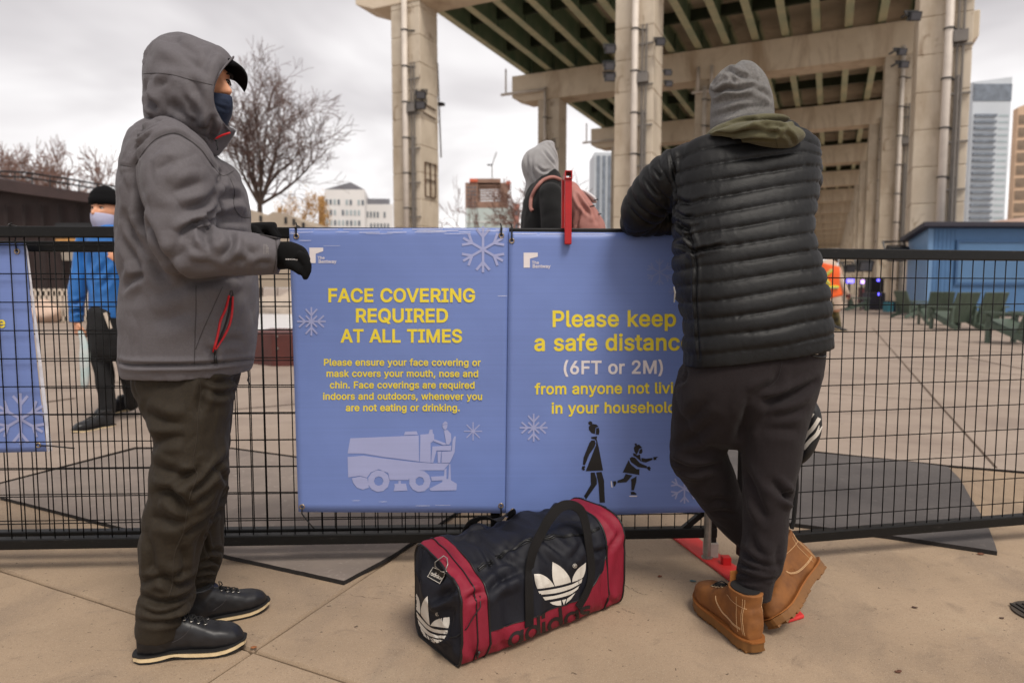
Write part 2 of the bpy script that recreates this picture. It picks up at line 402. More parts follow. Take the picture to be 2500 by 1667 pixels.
# ------------------------------------------------------------------ lettering: outlines of an open sans-serif, thousandths of an em
GLYPH = {
    '(': (273, [[89,207,101,324,132,441,177,539,236,539,191,428,161,313,151,207,160,115,188,16,236,-96,177,-96,156,-59,124,16,111,55,95,131,90,169]]),
    ')': (273, [[37,-96,86,18,113,116,122,207,112,313,82,428,37,539,97,539,142,441,173,323,184,207,183,168,171,92,149,15,117,-59,97,-96]]),
    ',': (188, [[38,-119,68,71,137,71,84,-119]]),
    '.': (188, [[83,-3,73,1,55,18,50,41,55,64,73,81,95,87,118,81,135,64,140,53,140,29,128,9,118,1,107,-3]]),
    '2': (453, [[64,0,64,47,282,282,311,327,320,371,319,389,315,405,308,419,287,441,273,449,224,460,188,454,172,447,148,427,132,398,128,381,127,362,66,362,68,391,75,418,86,442,102,464,121,482,143,496,168,507,225,516,254,513,281,507,306,497,328,482,346,465,361,445,372,423,379,398,381,372,371,318,336,259,267,180,153,60,153,57,389,57,389,0]]),
    '6': (453, [[226,-7,196,-4,168,3,142,15,119,31,100,51,84,74,73,101,66,130,65,187,80,239,137,340,252,509,322,509,151,261,145,261,165,288,196,307,235,314,265,312,316,295,337,280,355,262,370,240,380,215,387,187,389,157,387,127,379,98,368,73,352,50,333,30,310,14,284,3,257,-4], [226,48,263,55,293,73,314,101,322,119,326,137,326,178,322,196,304,228,293,241,263,259,245,264,207,264,174,252,148,229,138,214,126,179,126,138,138,102,148,86,160,73,190,55,207,50]]),
    'A': (480, [[16,0,201,509,276,509,463,0,395,0,264,372,232,478,245,478,191,302,85,0], [110,142,110,199,370,199,370,142]]),
    'B': (456, [[60,0,60,509,241,509,274,507,304,501,329,491,350,477,367,461,381,442,390,421,396,398,397,353,387,320,356,286,315,267,315,262,331,260,363,245,378,234,391,220,411,184,416,161,418,136,416,111,410,88,400,67,386,48,368,31,344,18,317,8,284,2,247,0], [125,57,245,57,281,60,309,67,330,80,344,96,353,115,354,153,350,169,333,197,306,218,289,225,248,231,125,231], [125,285,238,285,288,296,314,314,330,340,335,355,336,372,333,393,326,412,313,429,294,442,270,449,240,452,125,452]]),
    'C': (510, [[235,-5,205,1,177,11,150,25,126,42,104,63,70,115,57,146,48,179,42,215,40,254,42,293,48,329,57,362,70,393,86,421,104,445,126,466,150,484,177,498,205,508,235,514,267,516,340,504,383,485,419,456,435,438,459,397,473,348,408,348,389,395,357,428,315,449,267,456,237,453,209,445,184,432,161,414,141,391,125,364,113,332,106,295,103,254,106,213,113,177,125,145,141,117,161,94,184,76,210,63,237,56,267,53,315,60,357,81,389,114,408,160,473,160,459,112,435,71,420,53,383,24,363,13,317,-2,293,-6]]),
    'D': (502, [[96,0,96,57,215,57,254,60,288,68,318,81,343,99,363,122,379,149,390,181,397,216,399,255,397,294,390,329,379,361,364,388,344,410,320,428,291,441,258,449,221,452,93,452,93,509,261,507,294,501,325,492,353,478,385,455,412,426,433,391,446,361,455,329,462,255,455,181,446,149,433,119,417,92,398,68,376,48,351,31,322,17,291,8,256,2], [125,509,125,0,60,0,60,509]]),
    'E': (419, [[60,0,60,509,372,509,372,452,125,452,125,286,355,286,355,229,125,229,125,57,375,57,375,0]]),
    'F': (410, [[60,0,60,509,369,509,369,452,125,452,125,278,346,278,346,221,125,221,125,0]]),
    'G': (520, [[269,-7,236,-5,205,1,176,11,149,25,125,43,104,64,85,88,69,116,47,179,42,215,40,254,42,293,47,329,69,393,85,421,103,445,125,466,149,484,175,498,203,508,233,514,265,516,316,510,340,504,384,483,421,453,436,436,460,395,474,349,408,349,387,393,356,427,315,448,265,456,236,453,209,445,183,432,160,414,141,392,125,364,113,332,106,295,103,254,106,213,113,177,125,145,141,117,161,95,184,76,210,63,238,56,269,53,296,55,322,61,345,71,365,85,382,102,396,123,407,147,413,173,415,202,434,199,283,199,283,256,478,256,478,200,475,160,466,124,451,91,431,62,406,38,377,19,344,5,308,-4]]),
    'I': (300, [[31,0,31,57,118,57,118,452,31,452,31,509,269,509,269,452,183,452,183,57,269,57,269,0]]),
    'K': (467, [[104,145,104,216,174,303,364,509,448,509,231,276,228,276], [60,0,60,509,125,509,125,0], [372,0,188,259,228,309,449,0]]),
    'L': (393, [[60,0,60,509,125,509,125,57,361,57,361,0]]),
    'M': (628, [[60,0,60,509,152,509,299,123,322,49,307,49,352,187,476,509,568,509,568,0,504,0,507,457,513,457,456,291,342,0,286,0,145,361,112,457,119,457,122,291,122,0]]),
    'N': (523, [[60,0,60,509,136,509,363,151,414,55,405,54,399,157,399,509,463,509,463,0,387,0,177,331,108,452,119,454,125,291,125,0]]),
    'O': (533, [[267,-7,235,-5,205,1,177,11,150,25,126,42,105,63,86,88,70,115,57,146,48,179,42,215,40,254,42,293,48,329,57,362,70,393,86,421,105,445,126,466,150,484,177,498,205,508,235,514,267,516,299,514,329,508,357,498,384,484,408,466,429,445,448,421,464,393,477,362,486,329,491,293,493,254,491,215,486,179,477,146,464,115,448,88,429,63,408,42,384,25,357,11,329,1,299,-5], [267,53,296,55,324,63,349,76,372,94,392,116,408,144,420,176,428,213,430,254,428,295,420,332,408,365,392,392,372,415,349,433,324,446,296,453,267,456,237,453,210,445,184,433,161,415,142,392,125,364,113,332,106,295,103,254,106,213,113,176,125,144,142,117,161,94,184,76,210,63,237,55]]),
    'P': (445, [[60,0,60,509,235,509,272,506,305,499,332,487,356,471,375,452,390,430,407,377,409,348,407,318,390,265,375,243,356,223,332,207,305,195,272,188,109,186,109,242,233,242,279,248,312,266,324,279,339,310,343,328,343,367,333,402,324,416,297,439,257,451,125,452,125,0]]),
    'Q': (533, [[245,159,313,159,468,-48,401,-48], [267,-7,235,-5,205,1,177,11,150,25,126,42,105,63,86,88,70,115,57,146,48,179,42,215,40,254,42,293,48,329,57,362,70,393,86,421,105,445,126,466,150,484,177,498,205,508,235,514,267,516,299,514,329,508,357,498,384,484,408,466,429,445,448,421,464,393,477,362,486,329,491,293,493,254,491,215,486,179,477,146,464,115,448,88,429,63,408,42,384,25,357,11,329,1,299,-5], [267,53,296,55,324,63,349,76,372,94,392,116,408,144,420,176,428,213,430,254,428,295,420,332,408,365,392,392,372,415,349,433,324,446,296,453,267,456,237,453,210,445,184,433,161,415,142,392,125,364,113,332,106,295,103,254,106,213,113,176,125,144,142,117,161,94,184,76,210,63,237,55]]),
    'R': (449, [[60,0,60,509,236,509,273,506,305,500,333,489,356,473,376,455,390,433,401,408,407,381,409,352,407,323,401,296,390,271,376,250,356,232,333,217,305,206,273,200,96,198,96,255,258,256,280,260,313,276,325,287,334,300,344,333,344,371,334,405,325,419,298,440,258,451,125,452,125,0], [353,0,230,229,303,229,428,0]]),
    'S': (447, [[224,-9,188,-7,156,-1,128,9,102,23,81,40,64,60,51,83,42,109,38,137,104,137,114,102,123,88,150,66,166,59,224,49,267,54,286,60,317,79,338,106,344,122,346,139,340,168,332,179,296,205,145,253,112,269,86,289,67,313,56,341,52,372,54,400,62,425,75,448,92,468,113,484,138,498,165,508,195,514,227,516,259,514,289,508,316,498,340,484,360,468,377,449,390,427,398,403,401,378,337,378,332,402,320,421,302,437,280,449,254,456,225,459,185,454,152,440,139,430,121,405,115,376,117,359,122,345,131,334,169,308,212,293,312,264,359,238,395,198,407,161,406,112,399,87,386,64,370,43,349,25,323,11,294,0,261,-7]]),
    'T': (449, [[32,452,32,509,417,509,417,452,257,452,257,0,193,0,193,452]]),
    'U': (517, [[259,-8,220,-6,186,2,154,15,126,33,103,55,85,80,71,108,63,140,60,173,60,509,124,509,124,178,126,155,132,133,141,113,153,95,169,80,187,68,208,59,232,53,285,53,309,59,331,68,349,80,364,95,377,113,391,155,393,178,393,509,457,509,457,173,454,140,446,108,433,80,414,55,391,33,363,15,332,2,297,-6]]),
    'V': (480, [[204,0,16,509,84,509,215,137,248,31,235,31,290,206,395,509,463,509,278,0]]),
    'a': (389, [[160,-9,115,-3,76,15,60,29,38,63,32,84,30,108,36,146,43,161,64,184,78,193,125,211,234,227,265,235,274,246,276,255,267,297,240,322,196,331,149,322,118,301,100,274,41,291,51,313,64,331,95,358,133,375,194,384,239,379,286,360,300,350,322,320,330,301,335,278,337,251,337,0,277,0,277,52,272,52,252,25,215,1], [170,45,211,51,242,68,263,93,274,122,276,190,259,182,134,159,103,139,93,118,92,105,102,72,130,52]]),
    'c': (396, [[207,-8,174,-5,144,3,117,16,93,35,72,58,56,85,44,116,37,150,34,187,37,225,44,260,56,291,72,318,93,341,117,360,144,374,174,382,207,384,260,377,305,356,340,322,362,277,303,262,290,289,270,311,242,325,207,330,184,328,163,321,145,310,130,296,108,258,98,212,96,187,102,139,108,117,118,97,130,80,145,66,163,55,184,49,207,46,243,52,271,66,292,89,304,117,363,102,341,56,306,21,261,-1]]),
    'd': (424, [[165,-6,137,3,111,16,89,34,70,57,55,84,43,116,36,151,34,189,36,227,43,261,55,293,70,320,89,342,112,361,137,374,165,382,218,383,253,373,287,346,306,319,311,319,311,509,372,509,372,0,313,0,313,59,307,59,287,31,252,4,236,-3,217,-7], [205,47,226,49,246,55,263,65,278,78,290,95,306,138,312,189,306,241,300,263,278,299,263,312,246,322,227,328,205,330,182,328,162,322,130,298,118,281,108,261,98,215,96,189,102,139,118,97,130,80,145,66,162,55,182,49]]),
    'e': (404, [[212,-8,177,-5,145,3,117,16,92,35,72,58,56,85,44,116,37,150,34,187,36,224,44,258,55,290,71,317,91,340,115,359,142,373,172,382,205,384,266,374,303,355,334,324,347,305,365,256,370,227,371,169,75,169,75,221,338,221,310,202,304,248,298,269,277,301,263,314,246,323,227,328,205,330,183,328,164,323,146,313,131,301,109,270,97,231,96,178,102,127,110,106,121,88,135,73,151,61,169,53,212,46,254,53,285,73,306,105,365,91,358,72,335,39,302,14,283,4,261,-3]]),
    'f': (254, [[228,379,228,327,6,327,6,379], [81,0,82,452,87,470,96,486,120,510,135,519,187,530,222,527,243,521,227,468,215,472,195,474,164,468,154,460,147,449,143,435,142,0]]),
    'g': (425, [[207,-151,156,-146,134,-140,82,-110,51,-69,101,-41,122,-66,154,-88,207,-97,236,-95,261,-87,282,-75,298,-58,308,-34,311,-6,311,68,306,68,287,41,252,16,217,6,165,7,138,14,113,27,90,43,71,65,55,90,43,120,36,154,34,191,36,229,43,263,55,293,71,320,90,342,112,361,138,374,166,382,218,383,253,373,288,346,308,319,313,319,313,379,372,379,372,-9,370,-40,363,-67,350,-90,334,-109,314,-124,291,-136,265,-144,237,-149], [205,59,227,61,246,66,264,75,278,87,300,121,307,142,311,166,311,219,300,264,291,283,279,299,264,312,247,322,227,328,205,330,182,328,163,322,145,312,130,298,118,282,102,241,96,193,102,144,118,104,131,88,145,76,163,66,183,61]]),
    'h': (410, [[114,0,53,0,53,509,114,509,114,287,102,287,116,319,132,344,152,362,175,374,200,382,252,383,295,369,313,356,328,340,341,321,350,298,355,271,357,240,357,0,296,0,296,235,293,263,286,286,273,304,256,318,235,326,210,329,192,328,161,317,147,308,126,283,115,248]]),
    'i': (167, [[53,0,53,379,114,379,114,0], [73,444,54,455,43,472,41,483,47,504,63,518,84,524,105,518,121,504,126,483,125,472,114,455,95,444]]),
    'k': (381, [[110,137,110,212,121,212,284,379,360,379,184,199,177,199], [53,0,53,509,114,509,114,0], [294,0,148,186,191,229,372,0]]),
    'l': (189, [[112,0,91,8,74,20,62,37,55,59,53,84,53,509,114,509,114,99,120,62,135,53,170,54,181,3,162,-1]]),
    'm': (610, [[53,0,53,379,112,379,112,295,108,295,122,331,132,346,172,376,219,386,245,383,268,375,287,361,303,342,314,320,321,295,312,295,326,329,337,343,381,375,437,386,458,385,497,372,514,361,529,346,541,328,550,307,555,283,557,255,557,0,496,0,496,254,493,279,485,298,473,313,456,323,438,329,402,329,387,326,374,320,345,290,335,247,335,0,274,0,274,260,272,280,265,297,253,311,238,322,220,328,199,330,158,320,145,312,126,289,119,274,115,257,114,0]]),
    'n': (410, [[114,0,53,0,53,379,112,379,112,287,102,287,116,319,132,344,152,362,175,374,200,382,252,383,295,369,313,356,328,340,341,321,350,298,355,271,357,240,357,0,296,0,296,235,293,263,286,286,273,304,256,318,235,326,210,329,192,328,161,317,147,308,126,283,115,248]]),
    'o': (415, [[207,-8,174,-5,144,3,117,16,93,35,72,58,56,85,44,116,37,150,34,187,37,225,44,260,56,291,72,318,93,341,117,360,144,374,174,382,207,384,241,382,271,374,299,360,323,341,343,318,359,291,371,260,379,225,381,187,379,150,371,116,359,85,343,58,323,35,299,16,271,3,241,-5], [207,46,231,49,252,55,270,66,285,80,298,97,314,139,319,187,314,236,298,278,285,296,270,310,252,321,231,328,207,330,184,328,163,321,145,310,130,296,108,258,98,212,96,187,102,139,108,117,118,97,130,80,145,66,163,55,184,49]]),
    'p': (424, [[53,-143,53,379,112,379,112,319,118,319,137,346,171,373,207,383,259,382,287,374,313,361,335,342,354,320,370,293,381,261,388,227,390,189,388,151,381,116,370,84,355,57,336,34,313,16,288,3,260,-6,208,-7,189,-3,173,4,138,31,118,59,114,59,114,-143], [220,47,242,49,262,55,279,66,294,80,306,97,316,117,323,139,328,189,323,239,307,281,295,298,280,311,262,322,243,328,220,330,198,328,178,322,161,312,147,299,134,282,118,241,113,189,114,162,125,115,135,95,147,78,162,65,179,55,198,49]]),
    'q': (424, [[372,-143,311,-143,311,59,306,59,287,31,252,4,236,-3,217,-7,165,-6,137,3,111,16,89,34,70,57,55,84,43,116,36,151,34,189,36,227,43,261,55,293,70,320,89,342,112,361,137,374,165,382,218,383,253,373,287,346,307,319,313,319,313,379,372,379], [205,47,226,49,246,55,263,65,278,78,290,95,306,138,312,189,306,241,300,263,278,299,263,312,246,322,227,328,205,330,182,328,162,322,130,298,118,281,108,261,98,215,96,189,102,139,118,97,130,80,145,66,162,55,182,49]]),
    'r': (259, [[53,0,53,379,112,379,112,321,115,321,124,339,152,367,171,377,191,383,243,384,243,322,207,326,174,321,159,315,135,296,126,284,115,254,114,0]]),
    's': (365, [[157,-7,112,3,93,12,76,24,50,54,41,73,36,94,94,107,101,87,111,72,124,60,141,52,160,47,181,45,206,47,227,53,244,62,258,74,265,88,268,103,262,126,254,136,243,144,212,155,149,170,118,180,92,192,72,208,58,227,50,249,47,274,49,295,55,314,65,332,95,360,137,378,161,383,212,383,234,379,271,363,299,339,324,290,268,277,254,304,243,316,228,325,210,331,187,333,166,331,147,326,131,317,119,305,111,292,110,264,115,253,124,243,172,223,261,200,287,187,306,171,320,153,328,131,331,107,329,85,323,65,312,47,298,31,260,6,236,-2,210,-7]]),
    't': (227, [[204,379,204,327,6,327,6,379], [65,471,126,471,127,83,130,70,136,61,144,55,156,51,185,51,202,54,213,2,192,-3,168,-4,138,-1,113,7,92,21,77,41,68,64,65,93]]),
    'u': (410, [[182,-5,135,2,115,11,97,23,82,39,69,59,60,82,54,109,53,379,114,379,114,144,116,117,124,94,137,75,154,61,175,53,200,50,218,51,249,62,263,71,283,97,295,132,296,379,357,379,357,0,298,0,298,92,307,92,294,60,277,35,257,17,234,5,209,-3]]),
    'v': (389, [[163,0,17,379,84,379,165,155,206,21,184,21,224,155,305,379,371,379,226,0]]),
    'w': (567, [[138,0,23,379,87,379,154,137,175,41,165,41,206,214,252,379,316,379,382,136,402,41,391,41,434,214,480,379,545,379,429,0,368,0,277,338,291,338,248,172,199,0]]),
    'y': (389, [[47,-139,61,-86,104,-89,130,-74,151,-36,163,-1,17,379,84,379,165,155,206,21,184,21,202,87,224,155,305,379,371,379,204,-58,177,-107,139,-136,91,-145]]),
}
GL = {}
for _c, (_a, _l) in GLYPH.items():
    GL[_c] = (_a / 1000, [[(x / 1000, y / 1000) for x, y in zip(q[0::2], q[1::2])] for q in _l])
def text_loops(s, bold=.02, track=0):
    """list of (outer, holes) in em units and the total width"""
    x = 0; out = []
    for ch in s:
        if ch == ' ': x += .22 + track; continue
        adv, L = GL[ch]
        if area(max(L, key=lambda l: abs(area(l)))) < 0: L = [l[::-1] for l in L]
        L = [embolden(l, bold) for l in L]
        outer = [l for l in L if area(l) > 0]; hol = [l for l in L if area(l) <= 0]
        for o in outer:
            hs = [h for h in hol if inside(h[0], o)]
            out.append(([(x + a, b) for a, b in o], [[(x + a, b) for a, b in h] for h in hs]))
        x += adv + track
    return out, x - track
# ------------------------------------------------------------------ ground and paving
def concrete(name, a, b, scale=3, bump=.35, bscale=60, rough=.85, stain=None):
    m = mat(name, a, rough, 0, scale, bump, bscale, spec=.3, col2=b, detail=8)
    t = m.node_tree; p = t.nodes['Principled BSDF']
    cur = p.inputs['Base Color'].links[0].from_socket
    c = t.nodes.new('ShaderNodeTexCoord')
    def over(cur, scale, lo, hi, col, det=5, st=(1, 1, 1), op=1):
        mp = t.nodes.new('ShaderNodeMapping'); mp.inputs['Scale'].default_value = st; t.links.new(c.outputs['Object'], mp.inputs[0])
        n = t.nodes.new('ShaderNodeTexNoise'); n.inputs['Scale'].default_value = scale; n.inputs['Detail'].default_value = det; n.inputs['Roughness'].default_value = .65
        n.inputs['Distortion'].default_value = .6
        t.links.new(mp.outputs[0], n.inputs['Vector'])
        r = t.nodes.new('ShaderNodeMapRange'); r.inputs['From Min'].default_value = lo; r.inputs['From Max'].default_value = hi; r.inputs['To Max'].default_value = op
        t.links.new(n.outputs[0], r.inputs[0])
        x = t.nodes.new('ShaderNodeMix'); x.data_type = 'RGBA'; t.links.new(r.outputs[0], x.inputs[0]); t.links.new(cur, x.inputs[6]); x.inputs[7].default_value = col
        return x.outputs[2]
    for st in (stain or []): cur = over(cur, *st)
    t.links.new(cur, p.inputs['Base Color'])
    return m
M_paving = concrete('paving_concrete', lin(149, 129, 107), lin(167, 145, 121), 2.2, .5, 90, stain=[
    (1.1, .48, .72, lin(116, 102, 90), 6, (1.4, 1, 1), .75), (9, .58, .72, lin(120, 104, 88), 4, (1, 1, 1), .5),
    (2.3, .58, .75, lin(184, 167, 141), 6, (1, 1, 1), .4), (5, .62, .70, lin(118, 104, 92), 7, (1, 5, 1), .35), (160, .56, .72, lin(118, 103, 88), 2, (1, 1, 1), .6), (420, .60, .70, lin(205, 190, 168), 1, (1, 1, 1), .5), (60, .69, .73, lin(60, 48, 40), 2, (1, 1, 1), .8)])
M_joint = mat('joint_dirt', lin(92, 78, 66), .95, .3, 40, .6, 120, spec=.2)
M_plaza = concrete('plaza_concrete', lin(142, 127, 115), lin(162, 147, 134), 1.2, .3, 50, stain=[
    (.8, .5, .75, lin(124, 110, 102), 6, (1, 2, 1), .8), (14, .62, .72, lin(115, 100, 92), 3, (1, 1, 1), .4)])
M_rub1 = concrete('mat_rubber_grey', lin(118, 108, 101), lin(138, 126, 117), 3, .5, 160, stain=[(30, .6, .7, lin(150, 140, 132), 2, (1, 1, 1), .5)])
M_rub2 = concrete('mat_rubber_dark', lin(78, 74, 73), lin(96, 91, 89), 2.5, .5, 160, stain=[(30, .62, .72, lin(110, 104, 100), 2, (1, 1, 1), .5)])
M_edge = mat('rubber_cut_edge', lin(34, 30, 28), .9, .3, 60, .5, 120)
gmb = MB(); gmb.add([(-1500, -40, -.03), (1500, -40, -.03), (1500, 3000, -.03), (-1500, 3000, -.03)], [(0, 1, 2, 3)])
g = gmb.build('ground', M_joint, kind='structure')
# slabs of the pavement, parted by two tooled joints
J1 = (gnd(0, 1390), gnd(611, 1586)); J2 = (gnd(500, 1667), gnd(957, 1361))
def clip(poly, a, b, sgn, off):
    a = Vector((a.x, a.y)); d = (Vector((b.x, b.y)) - a).normalized(); n = Vector((-d.y, d.x)) * sgn
    f = lambda p: (Vector(p) - a).dot(n) - off
    o = []
    for i in range(len(poly)):
        p, q = poly[i - 1], poly[i]; fp, fq = f(p), f(q)
        if fp * fq < 0: t = fp / (fp - fq); o.append((p[0] + (q[0] - p[0]) * t, p[1] + (q[1] - p[1]) * t))
        if fq >= 0: o.append(q)
    return o
sl = MB()
for s1 in (1, -1):
    for s2 in (1, -1):
        base = [(-9, -6), (9, -6), (9, 9), (-9, 9)]
        top = clip(clip(base, *J1, s1, .0105), *J2, s2, .0105); bot = clip(clip(base, *J1, s1, .0055), *J2, s2, .0055)
        if len(top) < 3: continue
        rj = random.Random(s1 * 3 + s2)
        def wear(a_, b_):
            A2, B2 = [], []
            for i in range(len(a_)):
                p, q = a_[i], a_[(i + 1) % len(a_)]; pb_, qb_ = b_[i], b_[(i + 1) % len(b_)]; m2 = 70 if min(abs(x) for x in (*p, *q)) < 8 else 1
                for j in range(m2):
                    t = j / m2; k_ = 0 if j == 0 else abs(rj.gauss(0, .0016)) + (rj.random() < .05) * rj.uniform(.002, .006)
                    P_ = Vector(p).lerp(Vector(q), t); Q_ = Vector(pb_).lerp(Vector(qb_), t); dv = (P_ - Q_); dv = dv.normalized() * k_ if dv.length > 1e-6 else dv
                    A2.append(tuple(P_ + dv)); B2.append(tuple(Q_ + dv * .3))
            return A2, B2
        if len(top) == len(bot): top, bot = wear(top, bot)
        n = len(top); V = [(x, y, 0) for x, y in top] + [(x, y, -.009) for x, y in bot] + [(x, y, -.03) for x, y in bot]
        if len(bot) == n:
            sl.add(V, [tuple(range(n))] + [(i, (i + 1) % n, n + (i + 1) % n, n + i) for i in range(n)] + [(n + i, n + (i + 1) % n, 2 * n + (i + 1) % n, 2 * n + i) for i in range(n)])
sl.build('pavement', M_paving, kind='structure')
ck = MB()
for pl in ([(1497, 1300), (1492, 1340), (1503, 1375), (1499, 1420), (1512, 1462)], [(1512, 1405), (1530, 1430), (1558, 1446), (1580, 1452)], [(1496, 1345), (1520, 1352), (1545, 1362)], [(1518, 1486), (1535, 1492), (1548, 1497)], [(2065, 1330), (2090, 1345), (2120, 1350)], [(860, 1438), (940, 1430), (1020, 1432)], [(745, 1455), (840, 1452), (930, 1460), (1015, 1455)]):
    rj = random.Random(int(pl[0][0])); P = []
    for u, v in catmull(pl, 9):
        q = gnd(u, v, .0006); P.append(q + Vector((rj.gauss(0, .0018), rj.gauss(0, .003), 0)))
    for i in range(len(P) - 1):
        w_ = .0009 * rj.uniform(.2, 1.3); ck.add([P[i] + Vector((-w_, 0, 0)), P[i] + Vector((w_, w_, 0)), P[i + 1] + Vector((w_, w_, 0)), P[i + 1] + Vector((-w_, 0, 0))], [(0, 1, 2, 3)])
ck.build('pavement_crack', M_joint, kind='structure', fix=False)
# the plaza beyond: a thin grey surfacing with a cut edge
pe = [(-500, 1290), (0, 1177), (330, 1091), (566, 1092), (722, 1113), (1100, 1140), (1500, 1082), (1983, 1100), (2316, 1135), (2500, 1150), (3100, 1200)]
pts = [gnd(u, v, .014) for u, v in pe]
top = [(p.x, p.y, .014) for p in pts]
V = top + [(p[0], p[1], -.02) for p in top] + [(60, 3, .014), (900, 60, .014), (900, 1500, .014), (-900, 1500, .014), (-900, 60, .014), (-60, 4, .014)]
n = len(top)
pm = MB(); pm.add(V, [tuple(list(range(n)) + [2 * n + i for i in range(6)])] + [(i, i + 1, n + i + 1, n + i) for i in range(n - 1)])
pm.MI = [0] + [1] * (n - 1)
pm.build('plaza', [M_plaza, M_edge], kind='structure')
def slab(name, poly, z0, z1, m, label, cat='mat', group=None):
    b = MB(); rj = random.Random(len(poly)); P = []
    for i in range(len(poly)):
        p, q = gnd(*poly[i], z1), gnd(*poly[(i + 1) % len(poly)], z1); m2 = max(1, int((q - p).length / .03)); P += [p.lerp(q, j / m2) + Vector((rj.gauss(0, .0005), rj.gauss(0, .0005), 0)) for j in range(m2)]
    b.prism([(p.x, p.y, z0) for p in P], (0, 0, z1 - z0))
    b.MI = [0, 0] + [1] * len(P)
    o = b.build(name, [m, M_edge]); return tag(o, label, cat, group)
slab('rubber_mat', [(-300, 1143), (0, 1212), (350, 1300), (563, 1357), (840, 1417), (957, 1354), (1106, 1254), (1262, 1148), (1100, 1144), (722, 1117), (566, 1096), (332, 1096), (0, 1181), (-300, 1243)][1:-1] , .001, .0165, M_rub1,
     'grey rubber ground mat whose pointed corner sticks out under the fence beside the sports bag', 'ground mat', 'rubber mats along the fence')
slab('rubber_mat', [(1500, 1221), (1700, 1247), (1932, 1276), (2149, 1303), (2242, 1316), (2435, 1345), (2418, 1296), (2400, 1262), (2369, 1213), (2345, 1170), (2316, 1139), (2218, 1126), (1983, 1104), (1700, 1094), (1500, 1086)], .001, .0175, M_rub2,
     'dark charcoal rubber ground mat with a frayed right edge beyond the right fence panel', 'ground mat', 'rubber mats along the fence')
# joints seen in the plaza
def seam(pl, wd, z=.0185):
    b = MB(); P = [gnd(u, v, z) for u, v in pl]
    for a, c in zip(P, P[1:]):
        d = (c - a); d.z = 0; d.normalize(); nrm = Vector((-d.y, d.x, 0)) * wd
        b.add([a - nrm, c - nrm, c + nrm, a + nrm], [(0, 1, 2, 3)])
    return b
sb = MB()
for pl, wd in (([(1993, 957), (2286, 978), (2433, 1141)], .006), ([(2286, 978), (2240, 925), (2130, 800)], .008), ([(2218, 898), (2500, 915)], .012), ([(112, 981), (184, 971)], .02), ([(560, 1000), (730, 985)], .01), ([(2040, 835), (2500, 862)], .02), ([(2350, 870), (2520, 905)], .012), ([(230, 930), (330, 935)], .012)):
    k = seam(pl, wd); sb.add(k.V, k.F)
sb.build('plaza_joint', M_joint, kind='structure')
ib = MB(); ib.add([(p.x, p.y, .03) for p in (gnd(560, 812), gnd(1100, 812), gnd(1000, 763), gnd(420, 763))], [(0, 1, 2, 3)])
ib.build('ice_rink', mat('ice', lin(222, 222, 224), .35, .04, 2), kind='structure')
# ------------------------------------------------------------------ elevated expressway
A24 = R(24.9); tS = Vector((math.cos(A24), -math.sin(A24), 0)); lS = Vector((math.sin(A24), math.cos(A24), 0)); zS = Vector((0, 0, 1))
B0 = Vector((-6.24, 40.5, 0)); LB = 21.4; NB = 14
def vp(s, l, z): return B0 + tS * s + lS * l + zS * z
AXV = (tS, lS, zS)
M_pier = concrete('pier_concrete', lin(190, 177, 158), lin(208, 195, 176), .8, .4, 9, stain=[
    (.35, .5, .7, lin(150, 130, 106), 6, (1, 1, .35), .7), (1.3, .60, .68, lin(128, 106, 84), 5, (1, 1, .6), .7), (2.2, .62, .7, lin(186, 172, 150), 5, (1, 1, .2), .6)])
M_beam = concrete('beam_concrete', lin(212, 196, 173), lin(226, 211, 189), .5, .3, 8, stain=[(.5, .5, .7, lin(168, 144, 118), 5, (1, 1, .3), .8)])
M_steel = mat('girder_paint', lin(150, 164, 138), .6, .2, .6, .2, 6, col2=lin(92, 124, 100), detail=6)
M_flange = mat('flange_paint', lin(226, 220, 184), .65, .1, .5, .2, 6, col2=lin(172, 184, 156), detail=6)
M_green = mat('cross_beam_paint', lin(46, 56, 40), .6, .25, .8)
M_deck = concrete('deck_concrete', lin(222, 204, 184), lin(232, 216, 196), .4, .3, 5, stain=[(.5, .52, .7, lin(184, 164, 144), 5, (1, 1, 1), .8)])
M_pvc = mat('white_pipe', lin(205, 194, 182), .5, .08, 2)
M_blk = mat('black_metal', lin(26, 26, 28), .45, .2, 20, .2, 200)
M_cond = mat('grey_conduit', lin(120, 114, 108), .5, .1, 3, metal=.3)
via = thing('expressway', 'tall concrete and green steel elevated expressway on rows of square piers receding to the right', 'viaduct', B0)
CW = 1.9; CZ = 16.8
def column_mesh():
    b = MB(); h = CZ; z = 0; st = 1.5
    b.box(vp(0, 0, h / 2), (CW - .07, CW - .07, h), AXV)
    while z < h - .05:
        z2 = min(z + st - .03, h - .003); b.box(vp(0, 0, (z + z2) / 2), (CW, CW, z2 - z), AXV); z += st
    return b
colm = column_mesh().build('column', M_pier, via, bevel=.03)
capb = MB(); c0 = 1.0
prof = [(-2.6, 17.25), (-1.4, CZ), (30.2, CZ), (31.0, 17.4), (31.0, 19.05), (-2.6, 19.05)]
capb.prism([vp(s, -c0, z) for s, z in prof], lS * 2 * c0)
capm = capb.build('cap_beam', M_beam, via, bevel=.04)
